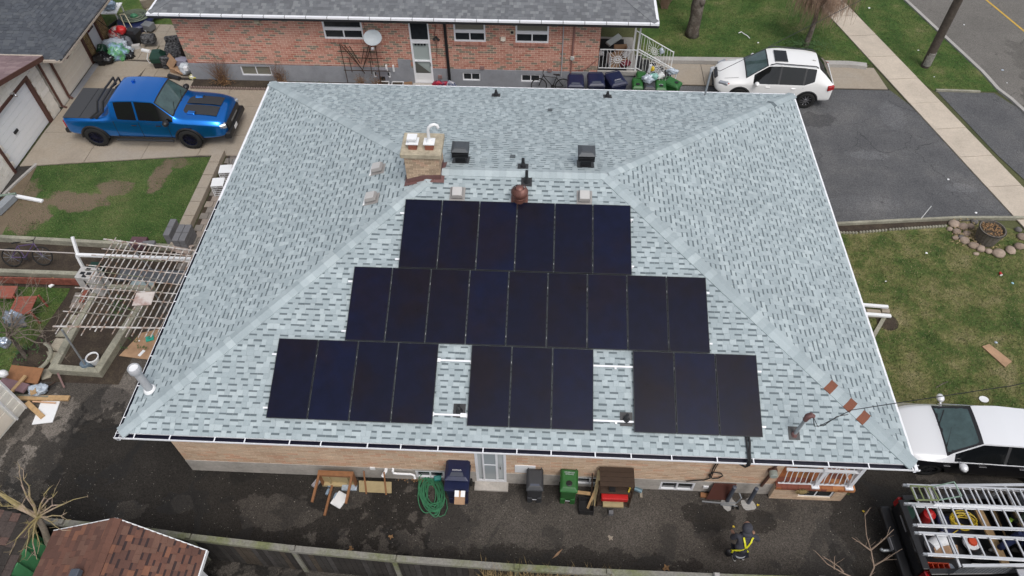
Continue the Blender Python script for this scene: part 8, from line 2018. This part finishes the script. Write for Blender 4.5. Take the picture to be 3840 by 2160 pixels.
MB().tube([(0,.08,.05),(0,-.04,.05)], [.035,.05], 12).build('cup_wall', M['red'], cu, smooth=True); MB().tube([(0,-.04,.05),(0,-.046,.05)], .045, 12).build('cup_mouth', M['white'], cu)
cbp = [(14.645,5.755), (14.904,5.858), (15.361,5.214), (15.074,4.996)]
tag(MB().prism(cbp, .01, .05).build('cardboard_sheet', M['cardboard']), 'flat brown cardboard strip on the dry lawn', 'cardboard')
dsh = (14.008,3.808,0.25)
tag(MB().lathe([(.0,0),(.13,.01),(.14,.02),(.0,.015)], (dsh[0],dsh[1],.02), 18, sy=.8, cap=False).build('white_plate', M['white']), 'white oval plate lying on the dry lawn near the sedan', 'plate')
tag(MB().bar((11.103,7.166,0.2), (12.036,7.106,0.2), .10, .07).build('downspout_end', M['white']), 'upper white downspout end sticking out over the dry lawn', 'downspout')
tag(MB().bar((11.006,6.784,0.2), (12.045,6.761,0.16), .11, .07).build('downspout_end', M['white']), 'lower white downspout end with round tip over the dry lawn', 'downspout')
for (q, lb) in (([(11.381,7.107), (11.823,7.076), (11.828,6.765), (11.359,6.778)],'tan stone slab between the two downspout ends'),([(11.884,7.161), (12.135,7.139), (12.115,6.973), (11.86,6.979)],'small tan stone right of the slab')):
    tag(MB().prism(q, 0, .08).build('stone_slab', M['conc'], bevel=.01), lb, 'stone')
tag(MB().bar((11.914,6.823,0.05), (11.283,5.936,0.05), .12, .08).build('edge_stone', M['mossy']), 'slanting edge stone running under the right eave', 'stone')
tag(MB().lathe([(.35,0),(.2,.03),(.0,.05)], (11.958,6.635,0.0), 18, cap=False).build('soil_heap', M['soil']), kind='stuff')
tag(MB().tube([(12.721,4.163,0.03), (12.972,4.315,0.03), (13.145,4.387,0.04)], .012, 5).build('dead_twig', M['bark']), 'dead twig lying on the dry lawn above the sedan', 'twig')
# grate or drain box and bricks near the alley
# ---------------------------------------------------------------- bare trees, bushes
def grow(mb, p, d, L_, r, depth, spread=.55, up=.15, nb=3, droop=0.0, seg=4, taper=.62, kids=None, lenk=.72):
    p = Vector(p); d = Vector(d).normalized(); pts = [p.copy()]; rs = [r]
    for i in range(seg):
        d = (d+Vector((rr(-1,1),rr(-1,1),rr(-1,1)))*.13+Vector((0,0,up*.3-droop*(i+1)/seg))).normalized()
        p = p+d*(L_/seg); pts.append(p.copy()); rs.append(r*(1-(1-taper)*(i+1)/seg))
    mb.tube(pts, rs, 5 if r > .02 else 3, cap=False, tone=R())
    if depth <= 0: return
    for k in range(nb):
        t = rr(.35,1.0) if k else 1.0; q = pts[min(seg, int(t*seg))]
        a = Vector((rr(-1,1),rr(-1,1),rr(-.5,1))).normalized()
        nd = (d*(1-spread)+a*spread+Vector((0,0,up))).normalized()
        grow(mb, q, nd, L_*lenk*rr(.7,1.15), rs[min(seg, int(t*seg))]*.72, depth-1, spread, up, nb, droop, seg, taper)
# pruned tree rising between the two sheds at the lower left
t = thing('bare_tree', 'pruned bare tree with pale branches between the two sheds', 'tree', (-11.15,-1.95,0), wb=True)
b0 = Vector((-11.15,-2.0,0)); fk = Vector((-11.148,-1.854,2.3)); ba = Vector((-11.274,-2.12,1.3))
MB().tube([ba+Vector((.0,-.0,-1.3)), ba, ba.lerp(fk,.5)+Vector((.03,0,0)), fk], [.10,.085,.075,.07], 10).build('trunk', mat('pale_bark', (0.24,0.20,0.155), .95, noise=.35, nscale=14, bump=.6, bscale=20), t, smooth=True)
mb = MB()
for e_ in [(-10.264,-1.685,3.6), (-10.194,-1.678,3.4), (-10.899,-1.366,3.8), (-11.181,-1.332,3.6), (-10.168,-1.762,3.0), (-10.154,-2.018,2.7), (-11.652,-1.675,3.2), (-11.764,-1.862,3.0), (-11.208,-2.856,2.6), (-11.103,-2.756,2.2), (-10.717,-2.864,2.3), (-10.32,-2.183,2.5), (-9.576,-1.721,3.3), (-10.911,-2.586,2.0)]:
    e_ = Vector(e_); d = e_-fk; n_ = 5; pts = [fk+d*(i/n_)+Vector((rr(-.04,.04),rr(-.04,.04),.12*math.sin(math.pi*i/n_))) for i in range(n_+1)]
    mb.tube(pts, [.028*(1-.8*i/n_) for i in range(n_+1)], 5, cap=False)
    for k in range(6):
        i = random.randint(1, n_); grow(mb, pts[i], d.normalized()+Vector((rr(-1,1),rr(-1,1),rr(-.3,.8))), rr(.08,.26), .007, 1 if R() < .5 else 0, .6, .1, 2, seg=3)
# heavy limb to the left
l0 = [fk, fk.lerp(Vector((-11.758,-1.688,3.0)),.5)+Vector((0,0,.1)), Vector((-11.846,-1.591,3.1))]
mb.tube(l0, [.06,.05,.035], 7, cap=False)
tag(mb.build('branches', M['twiggreen'], t), kind=None)
# twiggy crown poking up from below the frame, lower right
t = thing('bare_tree', 'thin bare twigs of a tree rising beside the work pickup', 'tree', (8.6,-3.0,0), wb=True)
root_ = Vector((8.126,-2.51,2.2)); MB().tube([(8.9,-3.1,0),(8.9,-3.0,1.2),tuple(root_)], [.08,.07,.05], 8).build('trunk', M['bark'], t)
mb = MB()
PATHW = ([(8.126,-2.51,2.2),(8.223,-2.244,2.6),(8.105,-2.004,2.9),(7.889,-1.808,3.3),(7.832,-1.44,3.6)],[(8.105,-2.004,2.9),(8.217,-1.906,3.2),(8.476,-1.706,3.4)],[(8.105,-2.004,2.9),(7.809,-1.994,3.2),(7.543,-1.923,3.4)],[(8.223,-2.244,2.6),(8.389,-2.165,2.9),(8.505,-2.083,3.1)],[(8.126,-2.51,2.2),(7.53,-2.373,2.5),(7.1,-2.301,2.8),(6.784,-2.134,3.1)],[(7.333,-2.328,2.6),(7.252,-2.173,2.9)],[(7.53,-2.373,2.5),(7.389,-2.315,2.7),(6.968,-2.221,3.0)])
for pts in PATHW:
    pts = [Vector(p)+Vector((rr(-.02,.02),rr(-.02,.02),0)) for p in pts]
    mb.tube(pts, [.020*(1-.75*i/(len(pts)-1)) for i in range(len(pts))], 5, cap=False)
    for p, q in zip(pts, pts[1:]):
        for k in range(2): grow(mb, p.lerp(q, R()), (q-p).normalized()+Vector((rr(-1,1),rr(-1,1),rr(0,1)))*.7, rr(.12,.32), .006, 0, seg=3)
mb.build('branches', M['twig'], t)
# bare fruit bush at the left edge with foil bags
t = thing('bare_bush', 'tangled bare fruit bush at the left edge hung with silver foil bags', 'bush', ((-15.428,3.981,0.0)[0],(-15.428,3.981,0.0)[1],0), wb=True)
b0 = Vector((-15.428,3.981,0.0)); mb = MB()
MB().tube([b0, b0+Vector((-.05,.1,.5)), b0+Vector((-.15,.2,1.0))], [.07,.06,.045], 8).build('trunk', M['bark'], t)
for e_ in [(-15.148,4.561,2.4), (-14.703,4.883,2.4), (-13.958,4.62,2.2), (-13.623,4.194,2.0), (-13.813,3.61,1.8), (-14.555,3.852,2.4), (-14.824,3.352,2.1), (-14.223,4.163,2.2), (-13.477,3.478,1.4), (-15.467,4.258,2.2), (-15.492,5.003,2.4), (-14.389,5.132,2.3), (-14.406,3.232,1.9), (-13.208,3.851,1.8)]:
    e_ = Vector(e_); s_ = b0+Vector((-.15,.2,1.0)); d = e_-s_; pts = [s_+d*(i/5)+Vector((rr(-.07,.07),rr(-.07,.07),.2*math.sin(math.pi*i/5))) for i in range(6)]
    mb.tube(pts, [.022*(1-.7*i/5) for i in range(6)], 4, cap=False)
    for k in range(9): grow(mb, pts[random.randint(1,5)], d.normalized()+Vector((rr(-1,1),rr(-1,1),rr(-.5,.8))), rr(.2,.55), .007, 1, .6, .05, 2, .1, seg=3)
mb.build('branches', mat('grey_twig', (0.19,0.155,0.125), .9, noise=.25, nscale=8), t)
bag(Vector((-15.419,4.571,1.3)), (.26,.2,.36), mat('foil_silver', (0.40,0.46,0.55), .2, metal=.5, noise=.4, nscale=11), 'large silver foil bag tied round the bare fruit bush')
bag(Vector((-15.498,3.86,1.1)), (.17,.14,.18), MATS['foil_silver'], 'small silver foil bag below the large one')
mb = MB(); c_ = (-15.535,4.203,0.0)
for k in range(90): sprig(mb, (c_[0]+random.gauss(0,.35), c_[1]+random.gauss(0,.25), .1), .15, 1, .05)
tag(mb.build('ivy_cover', M['leaf']), kind='stuff')
# brown shrubs on the salmon wall
for (x, h, w_, n_, lb) in ((-13.55,1.5,.75,60,'largest brown bare shrub on the salmon brick wall'),(-10.95,1.35,.5,42,'second brown bare shrub between basement window and trellis'),(-7.45,.75,.4,26,'low brown shrub under the fan trellis'),(-6.75,.7,.35,22,'small brown shrub beside the meter box')):
    t = thing('bare_shrub', lb, 'shrub', (x,18.62,.06), group='bare shrubs along the salmon brick wall')
    mb = MB()
    for k in range(n_):
        a = rr(-1,1); grow(mb, (rr(-.12,.12),rr(-.1,.1),0), (a*w_,rr(-.25,.15),h), h*rr(.35,.62), rr(.006,.012), 2 if R() < .35 else 1, .5, .12, 2, seg=3)
    mb.build('stems', mat('shrub_stem', (0.17,0.10,0.065), .9, noise=.3, nscale=9), t)
    mb = MB()
    for k in range(n_*6): sprig(mb, (random.gauss(0,w_*.28),rr(-.2,.1),abs(random.gauss(0,.22))), .12, 1, .035)
    tag(mb.build('dry_leaves', M['dryleaf'], t), kind='stuff')
for i, x in enumerate((-10.1,-9.4,-9.0)):
    mb = MB()
    for k in range(40):
        a = rr(0,6.28); l_ = rr(.18,.34); b_ = Vector((x+rr(-.08,.08),18.6+rr(-.06,.06),.06)); tip = b_+Vector((math.cos(a)*l_*.6,math.sin(a)*l_*.5,l_*.8)); n_ = Vector((-math.sin(a),math.cos(a),0))*.014
        mb.add([b_-n_, b_+n_, tip], [(0,1,2)])
    tag(mb.build('tulip_clump', M['leaf']), 'green spiky bulb clump in the bed, %s of three' % ['left','middle','right'][i], 'plant', 'bulb clumps in the bed')
# gnarled trunk on the far lawn
tb0 = (7.472,23.269,0.0)
t = thing('old_tree', 'gnarled dark tree trunk leaning on the far lawn', 'tree', (tb0[0],tb0[1]+.15,0))
tr_ = MB(); pts = [(0,0,-.1),(0.0,.02,.3),(.03,.05,.9),(.0,.05,1.5),(.05,.12,2.1),(-.02,.15,2.8),(.1,.2,4.0),(.3,.5,6.0)]; rad = [.36,.29,.27,.29,.24,.20,.17,.12]
tr_.tube(pts, rad, 14); tr_.blob((.14,-.12,1.75), (.15,.14,.22), 10, 8, .1)
o = tr_.build('trunk', M['bark'], t, smooth=2)
cro = MB()
for k in range(9): grow(cro, (.1,.2,4.0+rr(0,1.5)), (rr(-1,1),rr(-.3,1),rr(.4,1)), rr(1.2,2.2), .05, 3, .5, .1, 3)
cro.build('branches', M['bark'], t)
# weeping tree by the pavement
wb_ = (12.629,22.625,0.0)
t = thing('weeping_tree', 'bare weeping tree with drooping brown twigs by the pavement', 'tree', (wb_[0],wb_[1],0))
MB().tube([(0,0,-.1),(.03,.02,.7),(.05,.08,1.4),(.0,.15,1.9)], [.14,.11,.10,.09], 10).build('trunk', M['bark'], t, smooth=True)
mb = MB(); br_m = MB()
for k in range(26):
    a = 2*math.pi*k/26+rr(-.1,.1); ro = rr(.5,1.45) if math.cos(a) < .2 else rr(.6,1.6); hz = rr(2.2,2.8)
    e = Vector((ro*math.cos(a)+.35, ro*math.sin(a)*.8+.5, hz)); s0 = Vector((0,.15,1.85)); m_ = s0.lerp(e,.5)+Vector((0,0,.45))
    br_m.tube([s0, s0.lerp(m_,.6)+Vector((0,0,.1)), m_, e], [.045,.035,.028,.016], 5, cap=False)
    for j in range(30):
        q = [s0, m_, e]; u = R(); p = (m_.lerp(e,(u-.3)/.7) if u > .3 else s0.lerp(m_,.5+u)); out_ = Vector((math.cos(a)+rr(-.9,.9), math.sin(a)+rr(-.9,.9), rr(0,.6))).normalized()*rr(.15,.42)
        L_ = rr(.5,1.5); pts = [p, p+out_*.6+Vector((0,0,.08)), p+out_+Vector((0,0,-L_*.25)), p+out_*1.15+Vector((rr(-.05,.05),rr(-.05,.05),-L_*.65)), p+out_*1.2+Vector((rr(-.08,.08),rr(-.08,.08),-L_))]
        mb.tube(pts, [.009,.007,.006,.005,.003], 3, cap=False, tone=R())
        if R() < .5:
            c_ = pts[2]; mb.tube([c_, c_+Vector((rr(-.1,.1),rr(-.1,.1),-.2)), c_+Vector((rr(-.15,.15),rr(-.15,.15),-.55))], [.005,.004,.003], 3, cap=False)
br_m.build('limbs', M['bark'], t); mb.build('weeping_twigs', M['twigbrown'], t)
mb = MB()
for k in range(420):
    a = rr(0,6.28); sprig(mb, (wb_[0]+random.gauss(0,.55), wb_[1]+random.gauss(-.1,.22), 0), .32, 1, .055)
tag(mb.build('undergrowth', M['leaf']), kind='stuff')
# clipped brown bushes at the top
for (u_, r_, h_, lb) in (((6.387,25.649,0.0),.55,1.3,'brown twiggy hedge bush at the corner of the red brick house'),((11.062,26.763,0.0),.55,.45,'low round brown bush at the top of the far lawn')):
    t = thing('brown_bush', lb, 'bush', (u_[0],u_[1]+.2,0)); mb = MB()
    for k in range(170):
        a = rr(0,6.28); q = rr(0,1)
        grow(mb, (rr(-.15,.15),rr(-.15,.15),0), (math.cos(a)*r_*q,math.sin(a)*r_*q,h_), (h_**2+(r_*q)**2)**.5*rr(.7,1.0), .008, 1, .35, .05, 2, seg=3)
    mb.build('stems', M['twigbrown'], t)
# dry ornamental grass straddling the fence
mb = MB()
for k in range(1500):
    x = rr(-.55,2.6); y = -2.55+random.gauss(0,.13); z0 = rr(.3,1.25); a = rr(0,6.28); l_ = rr(.25,.6)
    b_ = Vector((x,y,z0)); m_ = b_+Vector((math.cos(a)*.10,math.sin(a)*.10+.05,l_*.6)); e = b_+Vector((math.cos(a)*.28,math.sin(a)*.24+.1,l_*.95)); n_ = Vector((-math.sin(a),math.cos(a),0))*.005
    mb.add([b_-n_, b_+n_, m_+n_, m_-n_, e], [(0,1,2,3),(3,2,4)], R())
tag(mb.build('dry_ornamental_grass', mat('dry_reed', (0.25,0.18,0.085), .9, noise=.35, nscale=7)), kind='stuff')
# ---------------------------------------------------------------- people
def skin_mesh(name, nodes, edges, m, parent, root_=0, sub=2):
    me = bpy.data.meshes.new(name); me.from_pydata([n_[0] for n_ in nodes], edges, [])
    o = bpy.data.objects.new(name, me); COL.objects.link(o)
    sk = o.modifiers.new('k', 'SKIN'); sk.use_smooth_shade = True; sk.branch_smoothing = .6
    sv_ = me.skin_vertices[0].data if me.skin_vertices else None
    if sv_ is None:
        bm = bmesh.new(); bm.from_mesh(me); bm.verts.layers.skin.verify(); bm.to_mesh(me); bm.free(); sv_ = me.skin_vertices[0].data
    for i, n_ in enumerate(nodes):
        r = n_[1]; sv_[i].radius = r if isinstance(r, tuple) else (r, r); sv_[i].use_root = (i == root_)
    sb = o.modifiers.new('s', 'SUBSURF'); sb.levels = sub; sb.render_levels = sub
    dg = bpy.context.evaluated_depsgraph_get(); dg.update()
    m2 = bpy.data.meshes.new_from_object(o.evaluated_get(dg), depsgraph=dg); bpy.data.objects.remove(o)
    m2.polygons.foreach_set('use_smooth', [True]*len(m2.polygons)); m2.materials.clear(); m2.materials.append(m)
    p = bpy.data.objects.new(name, m2); COL.objects.link(p); p.parent = parent
    if parent.name in ROOT: p.location = -ROOT[parent.name][1]
    return p
def V(*a): return Vector(a)
hipc = Vector((5.78,-1.393,0.92)); shc = Vector((5.869,-1.183,1.38)); hdc = Vector((5.857,-1.072,1.58))
pe = thing('person', 'person in charcoal hoodie with yellow harness straps walking away across the asphalt', 'person', (hipc.x, hipc.y-.1, 0), wb=True)
fL, fR = Vector((5.865,-1.255,0.08)), Vector((6.08,-1.221,0.1))
kL, kR = hipc.lerp(fL,.5)+V(-.05,.10,.03), hipc.lerp(fR,.5)+V(.05,.16,.0)
sL, sR = shc+V(-.19,0,-.02), shc+V(.20,0,-.02)
eL, eR = sL+V(-.10,.02,-.27), sR+V(.14,-.02,-.22)
hL, hR = eL+V(.09,.14,-.15), eR+V(-.04,.16,-.13)
chest = hipc.lerp(shc,.62)
# trousers and legs
skin_mesh('trousers', [(hipc,(.17,.13)),(hipc+V(-.10,0,-.08),.115),(kL,.082),(fL+V(0,0,.08),.062),(hipc+V(.10,0,-.08),.115),(kR,.082),(fR+V(0,0,.08),.062)], [(0,1),(1,2),(2,3),(0,4),(4,5),(5,6)], mat('black_trousers', (0.009,0.010,0.017), .9, noise=.3, nscale=25), pe)
for f in (fL, fR):
    sh_ = MB().blob(f+V(0,.05,-.0), (.055,.155,.06), 12, 8, 0, flat=.3).build('shoe', M['black'], pe, smooth=True)
    MB().blob(f+V(0,.05,-.045), (.06,.165,.018), 12, 6, 0).build('shoe_sole', M['ventgrey'], sh_, smooth=True)
bd = skin_mesh('hoodie_body', [(hipc+V(0,0,.02),(.175,.135)),(chest,(.185,.14)),(shc,(.15,.115)),(shc.lerp(hdc,.4),.075),(sL,.088),(eL,.066),(hL,.048),(sR,.088),(eR,.066),(hR,.048),(hipc+V(0,-.0,.18),(.18,.14))], [(0,10),(10,1),(1,2),(2,3),(2,4),(4,5),(5,6),(2,7),(7,8),(8,9)], M['hoodie'], pe, root_=1)
hd = MB().blob(hdc+V(0,.03,.0), (.098,.115,.125), 16, 12, 0).build('head', M['skin'], pe, smooth=True)
hood = MB()
for (a0, s_) in ((0,1),): hood.blob(hdc+V(0,-.02,.012), (.128,.140,.150), 18, 13, .015)
hood.blob(shc.lerp(hdc,.42)+V(0,-.04,.0), (.13,.105,.10), 14, 9, .02)
hood.build('hood', M['hoodie'], pe, smooth=2)
MB().lathe([(.175,-.02),(.195,.045),(.178,.095)], hipc+V(0,-.03,-.10), 20, sy=.80, cap=False).build('shirt_hem', mat('white_shirt', (0.55,0.57,0.62), .9), pe, smooth=True)
for h_, sg_ in ((hL,1),(hR,-1)):
    nodes = [(h_,.036),(h_+V(0,.06,-.01),(.040,.022))]; ed = [(0,1)]
    for k in range(4):
        o_ = V((k-1.5)*.020,0,0); l_ = (.034,.040,.037,.028)[k]
        nodes += [(h_+o_+V(0,.095,-.015),.0095),(h_+o_+V(0,.095+l_,-.03),.0085),(h_+o_+V(0,.10+l_*1.4,-.055),.0075)]; b_ = len(nodes)-3; ed += [(1,b_),(b_,b_+1),(b_+1,b_+2)]
    nodes += [(h_+V(.036*sg_,.04,-.015),.011),(h_+V(.048*sg_,.085,-.03),.009)]; b_ = len(nodes)-2; ed += [(0,b_),(b_,b_+1)]
    skin_mesh('hand', nodes, ed, M['skin'], pe, sub=1)
# harness straps, lying on the back
bk = (shc-hipc).normalized(); rt = V(1,0,0); nb_ = rt.cross(bk).normalized()
if nb_.y > 0: nb_ = -nb_
def on_back(a, b, off=0.0): return hipc.lerp(shc,b)+rt*a+nb_*(.178+off-abs(a)*.30-(.03 if b > .9 else 0))
def strap(pts, w_=.042, name='harness_strap'):
    mb = MB()
    for p, q in zip(pts, pts[1:]): mb.bar(p, q, w_, .010, up=tuple(nb_))
    mb.build(name, M['hiviz'], pe)
xc = (.035,.42)
def bow(a, b, n=6): return [on_back(a[0]+(b[0]-a[0])*i/n, a[1]+(b[1]-a[1])*i/n, .012*math.sin(math.pi*i/n)) for i in range(n+1)]
strap(bow((-.10,1.06), xc)+[on_back(.15,.16)]); strap(bow((.13,1.06), xc))
strap(bow(xc, (-.20,.20), 5)+[hipc+rt*-.22+V(0,.0,.05)+nb_*.03]); strap([hipc+rt*-.205+nb_*.07+V(0,0,.10), hipc+rt*-.20+nb_*.085+V(0,0,-.12)], .05)
MB().tube([on_back(xc[0]+.03*math.cos(t), xc[1]+.06*math.sin(t), .022) for t in [2*math.pi*k/12 for k in range(12)]], .006, 5, closed=True).build('d_ring', M['blackmetal'], pe)
tag(MB().blob(hipc+V(-.25,-.02,-.12), (.10,.10,.17), 14, 10, .08).build('tool_pouch', M['black'], pe, smooth=2))
# second person, bending in the bed of the work pickup at the right edge
h2 = Vector((12.664,-0.884,1.55)); f1 = Vector((12.222,-1.046,0.76)); f2 = Vector((12.702,-1.163,0.76)); s2 = Vector((12.728,-0.604,1.85))
p2 = thing('person', 'person in navy trousers and dark top with green bands bending in the pickup bed', 'person', (h2.x,h2.y,.66), wb=True)
k1 = Vector((12.142,-1.101,1.15)); k2 = Vector((12.596,-1.11,1.15))
skin_mesh('trousers', [(h2,(.17,.14)),(h2+V(-.06,.04,-.06),.12),(k1,.085),(f1+V(0,0,.1),.065),(h2+V(.04,-.08,-.06),.12),(k2,.085),(f2+V(0,0,.1),.065)], [(0,1),(1,2),(2,3),(0,4),(4,5),(5,6)], M['jeansblue'], p2)
for f in (f1, f2): MB().blob(f+V(-.04,0,0), (.15,.06,.07), 12, 8, 0, flat=.3).build('shoe', M['ventgrey'], p2, smooth=True)
a2 = Vector((12.504,-0.574,1.45)); e2 = s2+V(-.20,.0,-.15)
skin_mesh('jacket_body', [(h2,(.18,.15)),(h2.lerp(s2,.5),(.19,.15)),(s2,(.16,.12)),(s2+V(.02,.12,.02),.075),(s2+V(-.05,.15,0),.09),(e2,.07),(a2,.05),(s2+V(.2,0,0),.09),(s2+V(.4,.15,-.2),.06)], [(0,1),(1,2),(2,3),(2,4),(4,5),(5,6),(2,7),(7,8)], mat('dark_green_top', (0.012,0.022,0.014), .9, noise=.3), p2, root_=1)
MB().blob(s2+V(.0,.22,.05), (.10,.12,.13), 14, 10, 0).build('head', M['skin'], p2, smooth=True)
nodes = [(a2,.04),(a2+V(-.05,.03,-.02),(.042,.026))]; ed = [(0,1)]
for k in range(4):
    o_ = V(0,(k-1.5)*.022,0); nodes += [(a2+o_+V(-.09,.03,-.03),.011),(a2+o_+V(-.12-.01*(k in (1,2)),.03,-.05),.010)]; b_ = len(nodes)-2; ed += [(1,b_),(b_,b_+1)]
nodes += [(a2+V(-.04,.08,-.02),.012),(a2+V(-.08,.10,-.03),.010)]; b_ = len(nodes)-2; ed += [(0,b_),(b_,b_+1)]
skin_mesh('glove', nodes, ed, mat('lime_glove', (0.33,0.52,0.05), .7), p2, sub=1)
MB().bar(h2.lerp(s2,.25)+V(-.16,-.06,.10), h2.lerp(s2,.3)+V(.16,-.06,.14), .06, .015).bar(h2.lerp(s2,.3)+V(.16,-.06,.14), h2.lerp(s2,.3)+V(.2,.1,.1), .06, .015).build('green_band', M['limegreen'], p2)
# ---------------------------------------------------------------- wires over the roof edge, last small marks
